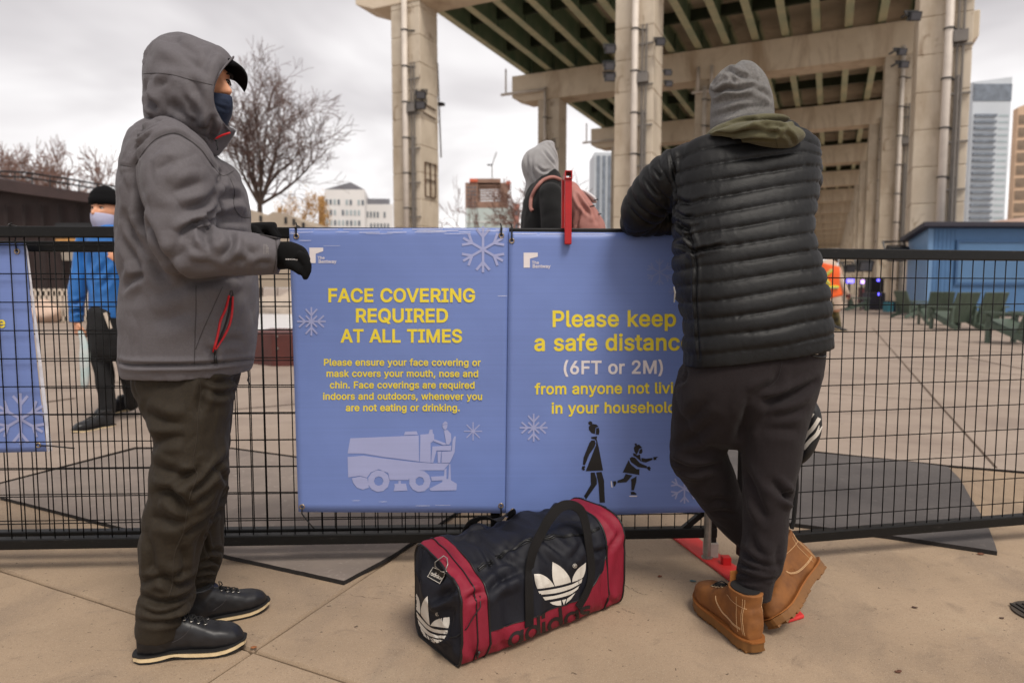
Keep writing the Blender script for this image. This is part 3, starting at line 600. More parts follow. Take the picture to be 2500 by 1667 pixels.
def pipe_mesh(top, kind):
    b = MB(); l0 = -CW / 2 - .22; s0 = -.2
    if kind == 'left':
        b.tube([vp(s0, l0, .0), vp(s0, l0, 17.75)], .13, 10)
        b.tube([vp(s0, l0 - .2, 17.5), vp(-4.2, l0 - .2, 17.5)], .12, 10); b.tube([vp(-3.75, l0 - .2, 17.6), vp(-3.75, l0 - .2, 19.6)], .07, 8)
    elif kind == 'mid':
        b.tube([vp(s0, l0, 0), vp(s0, l0, top)], .15, 10)
        b.tube([vp(s0 - .95, l0, top - .35), vp(s0 + .95, l0, top - .35)], .11, 8)
        for q in (-.5, .5): b.tube([vp(s0 + q, l0, top - .3), vp(s0 + q, l0, top + 1.5)], .13, 8)
    else: b.tube([vp(.1, l0, 0), vp(.1, l0, top)], .16, 10)
    return b
def clamp_mesh(z, s0):
    b = MB(); l0 = -CW / 2 - .22
    b.tube([vp(s0 + .18 * math.cos(a), l0 + .18 * math.sin(a), z) for a in np.linspace(0, 2 * math.pi, 11)[:-1]], .035, 5, closed=True)
    b.bar(vp(s0, l0 + .1, z), vp(s0 + .55, -CW / 2, z - .05), .06, .06)
    return b
def conduit_mesh():
    b = MB()
    for s in (.42, .62): b.tube([vp(s, -CW / 2 - .1, 0), vp(s, -CW / 2 - .1, 13.5)], .045, 6)
    b.tube([vp(.5, -CW / 2 - .14, 0), vp(.5, -CW / 2 - .14, 9.5)], .06, 6)
    z = 1.2
    while z < 13: b.bar(vp(.2, -CW / 2 - .08, z), vp(.95, -CW / 2 - .08, z), .09, .07); z += 1.9
    b.box(vp(.5, -CW / 2 - .2, 11.0), (.5, .3, .45), AXV)
    return b
pieces = {}
for kind, top, sp in (('left', 0, -.2), ('mid', 16.2, -.2), ('plain', 17.3, .1)):
    p = pipe_mesh(top, kind).build('drain_pipe', M_pvc, via, smooth=True)
    z = 1.6; br = []
    while z < 16: br.append(clamp_mesh(z, sp).build('pipe_clamp', M_blk, p)); z += 1.95
    pieces[kind] = (p, br)
cond = conduit_mesh().build('conduit', M_cond, via)
def put(o, off, parent=None):
    c = o.copy(); COL.objects.link(c); c.location = off
    if parent is not None: c.parent = parent; c.matrix_parent_inverse = Matrix.Identity(4); c.location = (0, 0, 0)
    return c
SPOS = [.75, 13.8, 26.6]
for k in range(NB):
    for j, s in enumerate(SPOS):
        off = tS * s + lS * (k * LB)
        if k or j: put(colm, off)
        else: colm.location = off
        kind = ('left' if k else 'plain', 'mid' if k else 'plain', 'plain')[j]
        if k < 6:
            p, br = pieces[kind]
            if off.length > 0 or True:
                if True:
                    c = p.copy(); COL.objects.link(c); c.location = off
                    for q in br:
                        d = q.copy(); COL.objects.link(d); d.parent = c
                if j != 0 or k > 0: put(cond, off)
                else: cond.location = off
    if k: put(capm, lS * (k * LB))
for kind in ('left', 'mid', 'plain'):
    for q in pieces[kind][1]: bpy.data.objects.remove(q)
    bpy.data.objects.remove(pieces[kind][0])
gb = MB(); LT = NB * LB
gb.mi = 0; gb.box(vp(-1.3, LT / 2 - 1, 20.05), (.07, LT, 1.6), AXV)
gb.mi = 1; gb.box(vp(-1.3, LT / 2 - 1, 19.23), (.5, LT, .06), AXV); gb.box(vp(-1.3, LT / 2 - 1, 20.87), (.42, LT, .05), AXV)
gb.mi = 0
for k in range(NB * 4 + 1): gb.box(vp(-1.3, k * LB / 4, 20.05), (.3, .05, 1.55), AXV)
g0 = gb.build('girder', [M_steel, M_flange], via)
for i in range(1, 16): put(g0, tS * (2.05 * i))
cb = MB(); cb.box(vp(13.5, LB * .22, 20.25), (30.7, .3, .75), AXV)
x0 = cb.build('cross_beam', M_green, via)
for k in range(NB):
    for q in (.22, .5, .78):
        if (k, q) != (0, .22): put(x0, lS * (LB * (k + q - .22)))
db = MB(); db.box(vp(13.6, LT / 2 - 1, 21.05), (34.4, LT, .3), AXV); db.box(vp(-3.45, LT / 2 - 1, 21.6), (.3, LT, .9), AXV); db.box(vp(30.65, LT / 2 - 1, 21.6), (.3, LT, .9), AXV)
db.build('deck_slab', M_deck, via)
gf = MB(); sx_ = SPOS[0] + CW / 2 + .004
for l0, z0, l1, z1 in ((-.6, 6.2, -.6, 8.1), (-.6, 8.1, .5, 8.1), (.5, 8.1, .5, 6.2), (.5, 6.2, -.6, 6.2), (-.6, 7.15, .5, 7.15), (-.05, 8.1, -.05, 6.2), (-.7, 11.3, .6, 11.2), (-.7, 10.8, .6, 10.7)):
    gf.bar(vp(sx_, l0, z0), vp(sx_, l1, z1), .02, .2, up=tS)
gf.build('graffiti', mat('faded_spray_paint', lin(92, 70, 54), .8, .3, 3), via)
# floodlights clamped to the piers
M_lens = mat('lamp_glass', lin(88, 88, 92), .2, 0)
def floodlight(u, v, Y, label, s=1.0, tilt=20):
    c = at(u, v, Y); t = thing('floodlight', label, 'floodlight', c, 'floodlights clamped to the expressway piers')
    b = MB(); ca, sa = math.cos(R(tilt)), math.sin(R(tilt)); f = Vector((0, -ca, -sa)); up = Vector((0, -sa, ca))
    b.box(c, (.55 * s, .28 * s, .42 * s), (Vector((1, 0, 0)), f, up)); b.box(c - f * .2 * s, (.3 * s, .14 * s, .26 * s), (Vector((1, 0, 0)), f, up))
    b.build('housing', M_blk, t, bevel=.02 * s)
    b = MB(); b.box(c + f * .145 * s, (.44 * s, .01, .32 * s), (Vector((1, 0, 0)), f, up)); b.build('lens', M_lens, t)
    b = MB(); b.bar(c + Vector((-.31 * s, 0, 0)), c + Vector((-.31 * s, .25, .35 * s)), .05, .05); b.bar(c + Vector((.31 * s, 0, 0)), c + Vector((.31 * s, .25, .35 * s)), .05, .05)
    b.bar(c + Vector((-.33 * s, .25, .35 * s)), c + Vector((.33 * s, .25, .35 * s)), .05, .05); b.bar(c + Vector((0, .25, .35 * s)), c + Vector((0, .9, .35 * s)), .06, .06)
    b.build('bracket', M_blk, t)
for u, v, Y, lb, s in ((1028, 232, 38.8, 'upper black floodlight on the front of the left pier', 1), (1027, 257, 38.8, 'lower black floodlight on the front of the left pier, just above a pole', 1),
                       (1490, 121, 33.5, 'topmost black floodlight on the left flank of the middle pier', .9), (1488, 162, 33.5, 'middle black floodlight of three on the left flank of the middle pier', .9),
                       (1489, 189, 33.5, 'lowest black floodlight of three on the left flank of the middle pier', .9), (1612, 103, 33, 'single black floodlight high on the right edge of the middle pier', .8),
                       (1631, 178, 33, 'upper round-looking black floodlight right of the middle pier behind the grey beanie', .6), (1633, 205, 33, 'lower round-looking black floodlight right of the middle pier behind the grey beanie', .6),
                       (2233, 40, 27, 'black floodlight under the deck at the left edge of the right pier', .8), (2202, 127, 27.2, 'upper black floodlight left of the right pier', .6), (2207, 158, 27.2, 'lower black floodlight left of the right pier', .6),
                       (2189, 618, 26, 'large black floodlight low beside the blue kiosk', 1.3), (2111, 648, 26, 'black floodlight on a white pipe above the black bins', 1.0), (2075, 655, 27, 'small black floodlight left of the one above the bins', .7)):
    floodlight(u, v, Y, lb, s)
fm = thing('lamp_pole', 'thin dark pole with a small lamp standing off the right side of the left pier', 'lamp pole', at(1072, 380, 41))
b = MB(); b.tube([at(1068, 155, 41), at(1077, 385, 41)], .05, 6); b.tube([at(1056, 183, 41), at(1068, 183, 41)], .03, 5); b.tube([at(1059, 412 - 114, 41), at(1073, 298, 41)], .03, 5); b.build('pole', M_cond, fm)
b = MB(); b.box(at(1077, 255, 41), (.35, .35, .16), AXV); b.build('lamp_head', M_blk, fm, bevel=.03)
# ------------------------------------------------------------------ far buildings
M_win = mat('dark_glass', lin(88, 98, 106), .15, .25, .3)
M_win2 = mat('pale_glass', lin(165, 178, 182), .15, .15, .2)
def facade(t, a, b, z0, z1, rows, cols, fw, fh, m, name='window', skip=None, rnd=None, out=.05, mats=None):
    """windows set into the wall between ground points a and b (each its own part)"""
    a = Vector(a); b = Vector(b); d = (b - a); L = d.length; d.normalize(); nrm = Vector((d.y, -d.x, 0))
    cw = L / cols; ch = (z1 - z0) / rows; first = {}
    for r in range(rows):
        for c in range(cols):
            if rnd and rnd.random() < skip: continue
            mm = m if not mats else rnd.choice(mats)
            ctr = a + d * (cw * (c + .5)) + Vector((0, 0, z0 + ch * (r + .5))) + nrm * out
            if mm.name not in first:
                k = MB(); k.box(ctr, (cw * fw, .16, ch * fh), (d, nrm, Vector((0, 0, 1)))); o = k.build(name, mm, t); first[mm.name] = (o, ctr)
            else:
                o, c0 = first[mm.name]; q = o.copy(); COL.objects.link(q); q.location = ctr - c0
def block(name, label, u0, u1, vtop, Y, dep, m, yaw=0, group=None, vtop1=None, cat='building'):
    """a box of a building: front face spans photo columns u0..u1 at depth Y"""
    a = at(u0, 702, Y); b = at(u1, 702, Y + math.tan(R(yaw)) * (u1 - u0) / FPX * Y); a.z = b.z = 0
    h0 = at(u0, vtop, Y).z; h1 = at(u1, vtop1 if vtop1 is not None else vtop, b.y).z
    d = (b - a).normalized(); back = Vector((-d.y, d.x, 0)) * dep
    t = thing(name, label, cat, a, group)
    w = MB(); V = [a, b, b + back, a + back] + [a + zS * h0, b + zS * h1, b + back + zS * h1, a + back + zS * h0]
    w.add(V, [(0, 1, 5, 4), (1, 2, 6, 5), (2, 3, 7, 6), (3, 0, 4, 7), (4, 5, 6, 7)]); w.build('wall', m, t)
    return t, a, b, h0, h1, back
rb = random.Random(3)
M_white = mat('white_cladding', lin(216, 214, 212), .6, .05, .1); M_greyroof = mat('grey_roof', lin(112, 112, 118), .6, .1, .2)
M_tan = mat('tan_cladding', lin(178, 142, 104), .7, .12, .2)
t, a, b, h0, h1, back = block('apartment_building', 'white apartment block with scattered square windows and sloped grey roof left of the piers', 797, 894, 463, 190, 18, M_white, 8)
facade(t, a, b, h0 * .02, h0 * .93, 9, 10, .55, .5, M_win, rnd=rb, skip=.25, mats=[M_win, M_win, M_win2])
k = MB(); mid = (a + b) / 2 + (b - a) * .15
k.add([a + zS * h0, b + zS * h1, b + back + zS * h1, a + back + zS * h0, mid + zS * (h0 + 2.2), mid + back + zS * (h0 + 2.2)], [(0, 1, 4), (1, 2, 5, 4), (3, 0, 4, 5), (2, 3, 5)]); k.build('roof', M_greyroof, t)
k = MB(); sd = (b - a).normalized(); k.box(a - sd * 1.0 + back * .5 + zS * h0 * .47, (1.6, 16, h0 * .94), (sd, back.normalized(), zS)); k.build('side_wing', M_tan, t)
t, a, b, h0, h1, back = block('apartment_building', 'lower white apartment block with a flat grey top, just left of the first pier', 896, 962, 499, 200, 16, M_white, 10)
facade(t, a, b, h0 * .02, h0 * .95, 7, 8, .5, .5, M_win, rnd=rb, skip=.3)
k = MB(); k.box((a + b) / 2 + back / 2 - sd * .5 + zS * (h0 + .9), ((b - a).length * .9, 14, 1.8), (sd, back.normalized(), zS)); k.build('roof', M_greyroof, t)
# tower under construction: open slabs and columns, daylight through the middle
M_brick = mat('brown_formwork', lin(142, 112, 96), .8, .15, .2); M_orange = mat('orange_safety_net', lin(198, 96, 66), .7, .1, 1)
Yt = 330; tw = thing('tower_under_construction', 'brown tower under construction with open daylit floors and orange netting, beyond the fence', 'tower', at(1190, 702, Yt))
def pxbox(b, u0, u1, v0, v1, Y, dep):
    p = at(u0, v1, Y); q = at(u1, v0, Y); c = (p + q) / 2; b.box((c.x, Y + dep / 2, c.z), (q.x - p.x, dep, q.z - p.z))
k = MB(); pxbox(k, 1137, 1166, 446, 700, Yt, 22); pxbox(k, 1222, 1240, 446, 700, Yt, 22); pxbox(k, 1166, 1222, 494, 700, Yt, 22); pxbox(k, 1166, 1222, 436, 446, Yt, 22); k.build('wall', M_brick, tw)
for i in range(7):
    k = MB(); pxbox(k, 1166, 1222, 452 + i * 6.6, 454.6 + i * 6.6, Yt + .5, 2.5); k.build('floor_slab', M_brick, tw)
for i in range(7):
    k = MB(); pxbox(k, 1172 + i * 7, 1173.2 + i * 7, 446, 494, Yt + 6, 3); k.build('column', M_brick, tw)
for u0, u1, v0, v1 in ((1146, 1166, 436, 444), (1236, 1246, 442, 450)):
    k = MB(); pxbox(k, u0, u1, v0, v1, Yt - 1, 20); k.build('safety_net', M_orange, tw)
for i in range(9):
    for uu in (1141, 1149, 1157):
        k = MB(); pxbox(k, uu, uu + 5, 456 + i * 9, 459.5 + i * 9, Yt - .3, .3); k.build('opening', M_win, tw)
cr = thing('tower_crane', 'slim tower crane rising above the tower under construction', 'crane', at(1201, 436, Yt + 5))
k = MB(); pxbox(k, 1200, 1202.4, 404, 440, Yt + 5, 1); k.build('mast', M_cond, cr)
k = MB(); pxbox(k, 1189, 1203, 401, 404, Yt + 5, 1); k.build('counter_jib', M_blk, cr); k = MB(); k.tube([at(1202, 402, Yt + 5), at(1212, 372, Yt + 5)], .25, 5); k.build('jib', M_cond, cr)
M_gl = mat('green_glass', lin(178, 190, 186), .2, .08, .3)
t, a, b, h0, h1, back = block('glass_building', 'pale green glass office block below the tower under construction', 1140, 1262, 508, 260, 20, M_gl, 6)
for i in range(5):
    k = MB(); z = h0 * (i + 1) / 6; k.bar(a + zS * z - back * .004, b + zS * z - back * .004, .3, .35); k.build('spandrel', M_white, t)
M_pink = mat('rose_brick', lin(176, 120, 108), .8, .1, .3)
t, a, b, h0, h1, back = block('brick_building', 'narrow rose brick block right of the glass office block', 1254, 1268, 497, 250, 10, M_pink)
facade(t, a, b, 2, h0 - 1, 6, 1, .5, .4, M_win)
# towers on the right
M_pale = mat('pale_tower_cladding', lin(190, 196, 202), .5, .06, .1); M_bal = mat('balcony_glass', lin(112, 120, 130), .25, .25, .4)
t, a, b, h0, h1, back = block('condominium_tower', 'tall pale condominium tower with dark balconies and a glazed top right of the last pier', 2352, 2443, 200, 260, 6, M_pale, 0, vtop1=188)
for i in range(30):
    z = 6 + i * 2.35
    if z > h0 * .86: break
    k = MB(); k.bar(a + (b - a) * .05 + zS * z - back * .03, a + (b - a) * .62 + zS * z - back * .03, 1.6, .9); k.build('balcony', M_bal, t)
    k = MB(); k.bar(a + (b - a) * .7 + zS * z - back * .002, b - (b - a) * .04 + zS * z - back * .002, .2, .8); k.build('window_band', M_win2, t)
k = MB(); k.bar(a + zS * h0 * .95 - back * .004, b + zS * h0 * .95 - back * .004, .4, h0 * .08); k.build('glazed_top', M_bal, t)
M_beige = mat('beige_precast', lin(206, 176, 148), .8, .08, .2)
t, a, b, h0, h1, back = block('office_tower', 'beige precast tower with brown window bays at the right edge', 2461, 2600, 262, 170, 3, M_beige, -14, vtop1=205)
facade(t, a, b, 10, h0 - 1.5, 11, 4, .8, .72, mat('brown_window_bay', lin(128, 110, 92), .5, .2, .8))
k = MB(); d = (b - a).normalized(); k.box(a + d * 9 + back * 1.2 + zS * (h0 + 3.5), (9, 3, 7), (d, back.normalized(), zS)); k.build('penthouse', M_tan, t)
t, a, b, h0, h1, back = block('low_building', 'low pinkish building with a row of small windows behind the blue kiosk roof', 2350, 2700, 548, 110, 15, mat('pink_stucco', lin(208, 178, 162), .8, .06, .4), -12, vtop1=505)
facade(t, a, b, h0 * .55, h0 * .95, 2, 12, .4, .55, M_win)
t, a, b, h0, h1, back = block('residential_tower', 'slim white banded tower seen in the gap between two right-hand piers', 2205, 2236, 232, 230, 20, M_white)
for i in range(24):
    k = MB(); z = 5 + i * 2.7; k.bar(a + zS * z - back * .004, b + zS * z - back * .004, .3, 1.5); k.build('window_band', M_bal, t)
t, a, b, h0, h1, back = block('residential_tower', 'pale hazy tower with dark window stripes left of the middle pier', 1449, 1494, 372, 300, 20, M_pale)
for i in range(3):
    k = MB(); p = a + (b - a) * (.2 + .3 * i); k.box(p + zS * h0 * .5 - back * .005, (1.6, .4, h0 * .95), ((b - a).normalized(), back.normalized(), zS)); k.build('window_strip', M_bal, t)
# fort-like concrete building on the left
M_fort = concrete('ribbed_concrete', lin(160, 146, 130), lin(178, 164, 147), .4, .2, 6)
ft = thing('concrete_pavilion', 'low beige concrete pavilion with sloping roofline and slit windows, left behind the blue banner', 'building', at(690, 702, 38))
k = MB()
P = [(560, 702), (560, 508), (612, 512), (638, 520), (646, 530), (666, 517), (700, 522), (745, 545), (790, 560), (790, 702)]
k.prism([at(u, v, 38) for u, v in P], (0, 9, 0)); k.build('wall', M_fort, ft)
for u, v in ((637, 534), (698, 538), (718, 542), (741, 551)):
    k = MB(); c = at(u, v, 38); k.box(c, (.14, .1, .34)); k.build('window', M_blk, ft)
# ------------------------------------------------------------------ dark enclosure and its railing on the left
M_dark = mat('dark_corrugated', lin(46, 32, 30), .7, .25, 2, .3, 20)
dk = thing('dark_pavilion', 'dark brown panelled building with a sloped top edge on the far left', 'building', at(100, 702, 23))
k = MB(); k.prism([at(u, v, 23) for u, v in ((-500, 730), (-500, 420), (0, 432), (22, 443), (232, 476), (300, 484), (420, 492), (420, 730))], (0, 6, 0)); k.build('wall', M_dark, dk)
k = MB(); k.prism([at(u, v, 22.9) for u, v in ((-500, 452), (-500, 414), (0, 431), (22, 442), (232, 475), (420, 492), (420, 512), (232, 498), (80, 478), (0, 466))], (0, -.5, 0)); k.build('fascia', mat('dark_fascia', lin(58, 42, 40), .6, .2, 2), dk)
for i in range(12):
    k = MB(); u = -120 + i * 44; k.tube([at(u, 500, 22.85), at(u + 12, 722, 22.85)], .05, 4); k.build('batten', mat('dark_batten', lin(38, 26, 25), .7, .2, 2), dk)
k = MB(); k.prism([at(u, v, 22.8) for u, v in ((138, 545), (235, 545), (235, 575), (138, 575))], (0, -.08, 0)); k.build('dark_panel', M_blk, dk)
k = MB(); k.prism([at(u, v, 22.8) for u, v in ((152, 612), (188, 612), (186, 636), (156, 636))], (0, -.08, 0)); k.build('notice_board', mat('notice_paper', lin(150, 140, 128), .8, .05), dk)
k = MB(); k.prism([at(u, v, 22.7) for u, v in ((140, 584), (235, 582), (235, 588), (140, 590))], (0, -.1, 0)); k.build('timber_strip', mat('timber', lin(190, 140, 80), .7, .1), dk)
rl = thing('roof_railing', 'thin dark wire railing along the top of the dark building', 'railing', at(100, 450, 25))
k = MB(); rail = [(-200, 400), (0, 418), (60, 421), (160, 436), (240, 450), (330, 462)]
for dv in (0, 12): k.tube([at(u, v + dv, 25) for u, v in rail], .03, 4)
k.build('rail', M_blk, rl)
for u in (-120, -60, 0, 36, 78, 122, 165, 193, 236, 280):
    k = MB(); v0 = np.interp(u, [p[0] for p in rail], [p[1] for p in rail]); k.tube([at(u, v0, 25), at(u, v0 + 36, 25)], .025, 4); k.build('post', M_blk, rl)
# ------------------------------------------------------------------ bare trees
def tree(name, label, u, vb, vt, Y, seed, m, mt, spread=.5, depth=6, fork=(2, 3), rad=None, leaf=None, nleaf=0, bias=(0, 0, 0), lean=0, group=None, tw=.35, first=.28, rmin=.012, hw=None, limbs=None):
    rnd = random.Random(seed); base = at(u, vb, Y); base.z = min(base.z, 0.0) if vb > 690 else base.z
    H = at(u, vt, Y).z - base.z
    t = thing(name, label, 'tree', base, group)
    tr = MB(); cr_ = MB(); lf = MB()
    def grow(p, d, L, r, k):
        pts = [p]; q = p.copy(); dd = d.copy(); ns = 3 if k else 4
        for i in range(ns):
            dd = (dd + Vector([rnd.gauss(0, .13) for _ in range(3)]) + Vector((0, 0, .05)) + Vector(bias) * .04).normalized(); q = q + dd * (L / ns); pts.append(q.copy())
        r2 = r * (.68 if k < depth else .4)
        rr = [max(rmin, r + (r2 - r) * i / ns) for i in range(ns + 1)]
        (tr if k < 2 else cr_).tube(pts, rr, 7 if k < 2 else (4 if k < 4 else 3), cap=False)
        if k >= depth:
            for _ in range(nleaf):
                c = q + Vector([rnd.gauss(0, L * .4) for _ in range(3)]); s = leaf * rnd.uniform(.6, 1.3)
                a = Vector([rnd.gauss(0, 1) for _ in range(3)]).normalized() * s; b_ = a.cross(Vector([rnd.gauss(0, 1) for _ in range(3)])).normalized() * s * .7
                lf.add([c - a, c + b_, c + a, c - b_], [(0, 1, 2, 3)])
            return
        n = rnd.randint(*fork)
        for i in range(n):
            ax = dd.cross(Vector([rnd.gauss(0, 1) for _ in range(3)])).normalized()
            an = rnd.uniform(.35, 1.0) * spread * (1.25 if k == 0 else 1)
            nd2 = (Matrix.Rotation(an * 1.5, 3, ax) @ dd)
            grow(q, nd2, L * rnd.uniform(.68, .9), r2 * rnd.uniform(.62, .85), k + 1)
        for i in range(1, ns):
            if k >= 1 and rnd.random() < tw:
                ax = dd.cross(Vector([rnd.gauss(0, 1) for _ in range(3)])).normalized()
                grow(pts[i], Matrix.Rotation(rnd.uniform(.5, 1.1), 3, ax) @ dd, L * .6, r2 * .45, max(k + 2, depth - 1))
    if limbs:
        fk = at(*limbs[0], Y); tr.tube([base, base.lerp(fk, .6) + Vector((.15, 0, 0)), fk], [rad, rad * .85, rad * .7], 9, cap=False)
        for (eu, ev, dy) in limbs[1:]:
            e_ = at(eu, ev, Y + dy); e_.y = Y + dy; mid_ = fk.lerp(e_, .45) + Vector((rnd.gauss(0, .25), rnd.gauss(0, .25), -.04 * (e_ - fk).length + .25))
            C = [Vector(c) for c in catmull([tuple(fk), tuple(mid_), tuple(e_)], 7)]; nC = len(C); tr.tube(C, [rad * (.52 - .44 * i / nC) for i in range(nC)], 7, cap=False)
            for i in range(3, nC):
                for _ in range(1):
                    d0 = (C[i] - C[i - 1]).normalized(); ax = d0.cross(Vector([rnd.gauss(0, 1) for _ in range(3)])).normalized()
                    grow(C[i], (Matrix.Rotation(rnd.uniform(.45, .95), 3, ax) @ d0 + Vector((0, 0, .25))).normalized(), H * rnd.uniform(.08, .13), rad * .2, depth - 3)
            grow(C[-1], (C[-1] - C[-2]).normalized(), H * .09, rad * .12, depth - 3)
    else: grow(base, Vector((lean, 0, 1)).normalized(), H * first, rad or H * .028, 0)
    zt_ = max(v[2] for v in cr_.V) - base.z; f_ = 1 if limbs else H / zt_
    fx = f_ if hw is None or limbs else hw / FPX * Y / max(1e-3, np.percentile([abs(v[0] - base.x) for v in cr_.V], 97))
    for mb in (tr, cr_, lf): mb.V = [(base.x + (v[0] - base.x) * fx, base.y + (v[1] - base.y) * min(fx, f_), base.z + (v[2] - base.z) * f_) for v in mb.V]
    tr.build('trunk', mt, t, smooth=True, fix=False); cr_.build('crown', m, t, fix=False)
    if lf.V: lf.build('foliage', mat('leaf_' + name, *((lin(190, 148, 84),) if 'yellow' in name else (lin(140, 104, 84),)), .8, .25, 3), t, fix=False)
M_bark = mat('bark', lin(74, 60, 52), .9, .2, 4); M_twig = mat('twig', lin(104, 84, 78), .9, .2, 2); M_bark2 = mat('bark_grey', lin(92, 78, 70), .9, .2, 3)
M_twig2 = mat('twig_rosy', lin(128, 100, 90), .9, .2, 2)
tree('bare_tree', 'large bare leafless tree with spreading crown right of the grey hood', 632, 702, 225, 62, 11, M_twig, M_bark, .62, 6, (2, 3), .32, tw=.4, rmin=.018, limbs=[(634, 500), (566, 345, -2), (588, 285, 1.5), (622, 262, -1), (655, 270, 2), (690, 300, -1.5), (735, 372, 1), (762, 400, -1), (600, 330, 3), (680, 345, 3)])
for i, (u, vt, Y, sd_) in enumerate(((-40, 322, 44, 1), (52, 318, 46, 2), (140, 335, 48, 5), (215, 358, 50, 4), (285, 372, 52, 9))):
    tree('bare_tree', ['rosy brown bare tree at the far left edge above the dark building', 'tall rosy brown bare tree above the left end of the wire railing', 'rosy brown bare tree above the middle of the wire railing', 'rounded rosy brown bare tree above the black beanie of the man in blue', 'rosy brown bare tree partly hidden behind the grey hooded jacket'][i],
         u, 702, vt, Y, sd_, M_twig2, M_bark2, .8, 6, (3, 3), .24, tw=.9, rmin=.026, first=.24, hw=105, group='bare trees above the dark building')
for i, (u, vt, sd_) in enumerate(((676, 508, 21), (722, 486, 22), (764, 478, 23))):
    tree('yellow_tree', ['small golden leaved tree behind the beige pavilion roof', 'middle golden leaved tree left of the white apartment block', 'golden leaved tree touching the white apartment block'][i], u, 702, vt, 75, sd_, M_twig2, M_bark2, .62, 5, (2, 3), .16, leaf=.15, nleaf=16, hw=36, group='golden trees beyond the pavilion')
tree('thin_bare_tree', 'thin bare tree just right of the first pier, left of the tower under construction', 1120, 702, 425, 70, 31, M_twig2, M_bark2, .5, 6, (2, 2), .2, tw=.7, rmin=.03, hw=42)
tree('thin_bare_tree', 'thin bare tree between the grey hood and the middle pier', 1428, 702, 400, 90, 33, M_twig2, M_bark2, .45, 6, (2, 3), .25, tw=.7, rmin=.035)
tree('thin_bare_tree', 'thin bare tree left of the grey hooded person with the pink backpack', 1262, 702, 455, 95, 35, M_twig2, M_bark2, .55, 6, (2, 2), .22, tw=.7, rmin=.035)
# ------------------------------------------------------------------ things on the plaza
M_cream = mat('cream_plastic', lin(196, 182, 166), .6, .05, 2)
pf = thing('picket_barrier', 'cream plastic picket barrier standing before the dark building', 'barrier', gnd(120, 788))
Yp = gnd(120, 788).y
k = MB(); Xa = at(60, 788, Yp).x; Xb = at(300, 788, Yp).x
for z in (.12, .86): k.box(((Xa + Xb) / 2, Yp, z), (Xb - Xa, .07, .14))
k.build('rail', M_cream, pf)
x = Xa
while x < Xb:
    k = MB(); k.box((x, Yp - .01, .5), (.11, .05, .98)); k.build('picket', M_cream, pf, bevel=.02); x += .155
def rock(u, v, r, label, m, seed, cat='boulder', group=None):
    c = gnd(u, v); k = MB(); k.sphere((c.x, c.y, c.z + r * .7), (r, r * .8, r * .75), 18, 12); o = k.build('boulder', m, smooth=True)
    rough_noise(o.data, r * .3, 1.6 / r, seed=seed); return tag(o, label, cat, group)
M_rock = mat('pale_stone', lin(196, 170, 152), .85, .12, 3, .4, 20)
rock(110, 789, .42, 'pale pinkish boulder in front of the picket barrier at left', M_rock, 1, group='pale boulders by the barrier')
rock(215, 786, .42, 'pale boulder behind the arm of the man in the blue jacket', M_rock, 5, group='pale boulders by the barrier')
bx = thing('planter_box', 'dark red brown steel planter box seen between grey parka and blue banner', 'planter', gnd(690, 897))
Yb = gnd(690, 897).y; k = MB(); p0 = at(600, 860, Yb + .25); p1 = at(668, 860, Yb); p2 = at(760, 860, Yb)
poly = [(p0.x, Yb + .35), (p1.x - .02, Yb), (p2.x + .6, Yb + .1), (p2.x + .6, Yb + 1.0), (p0.x, Yb + 1.2)]
k.prism([(x, y, 0) for x, y in poly], (0, 0, .44)); k.build('box', mat('oxide_steel', lin(84, 38, 32), .6, .2, 3, .2, 30), bx, bevel=.02)
for u, v in ((676, 822), (677, 851)):
    k = MB(); c = at(u, v, Yb - .0); k.sphere(c, .016, 8, 6); k.build('bolt', M_cond, bx)
rb_ = MB(); rb_.sphere((0, 0, 0), (1.6, .8, .55), 24, 12); o = rb_.build('salt_heap', mat('dirty_snow', lin(186, 172, 158), .9, .15, 2, .5, 12), smooth=True); rough_noise(o.data, .25, 1.2, seed=3)
c = gnd(690, 772); o.location = (c.x, c.y + 2, .3); tag(o, 'low heap of dirty pale snow beyond the ice, seen through the mesh', 'snow heap')
# blue kiosk
M_blue = mat('blue_boards', lin(70, 108, 150), .6, .06, 3); M_bluel = mat('blue_trim', lin(100, 134, 172), .55, .05, 3); M_roof = mat('dark_roof', lin(42, 40, 52), .6, .1, 3)
kk = thing('kiosk', 'blue boarded kiosk with a dark overhanging roof at the right edge', 'kiosk', at(2262, 770, 24))
K0 = at(2262, 702, 24); K0.z = 0; fd = Vector((1, .02, 0)).normalized(); sdv = Vector((.30, 1, 0)).normalized(); hk = at(2262, 556, 24).z
def kb(s0, s1, d0, d1, z0, z1, name, m, bevel=0):
    k = MB(); P = [K0 + fd * s0 + sdv * d0, K0 + fd * s1 + sdv * d0, K0 + fd * s1 + sdv * d1, K0 + fd * s0 + sdv * d1]
    k.prism([p + zS * z0 for p in P], (0, 0, z1 - z0)); return k.build(name, m, kk, bevel=bevel)
kb(0, 9, 0, 2.6, .12, hk - .02, 'wall', M_blue)
kb(-.02, .16, -.03, 2.6, .1, hk - .03, 'corner_trim', M_bluel)
kb(.04, 9, .1, 2.5, .0, .115, 'plinth', M_blk)
k = MB(); rp = [K0 + fd * -.28 - sdv * .35 + zS * (hk + .02), K0 + fd * 9.3 - sdv * .35 + zS * (hk + .02), K0 + fd * 9.3 + sdv * 2.9 + zS * (hk - .32), K0 + fd * -.28 + sdv * 2.9 + zS * (hk - .32)]
k.prism(rp, (0, 0, .16)); k.build('roof', M_roof, kk, bevel=.01)
k = MB(); hz0 = at(2340, 690, 24).z; hz1 = at(2340, 592, 24).z; s0 = (at(2341, 600, 24) - K0).dot(fd)
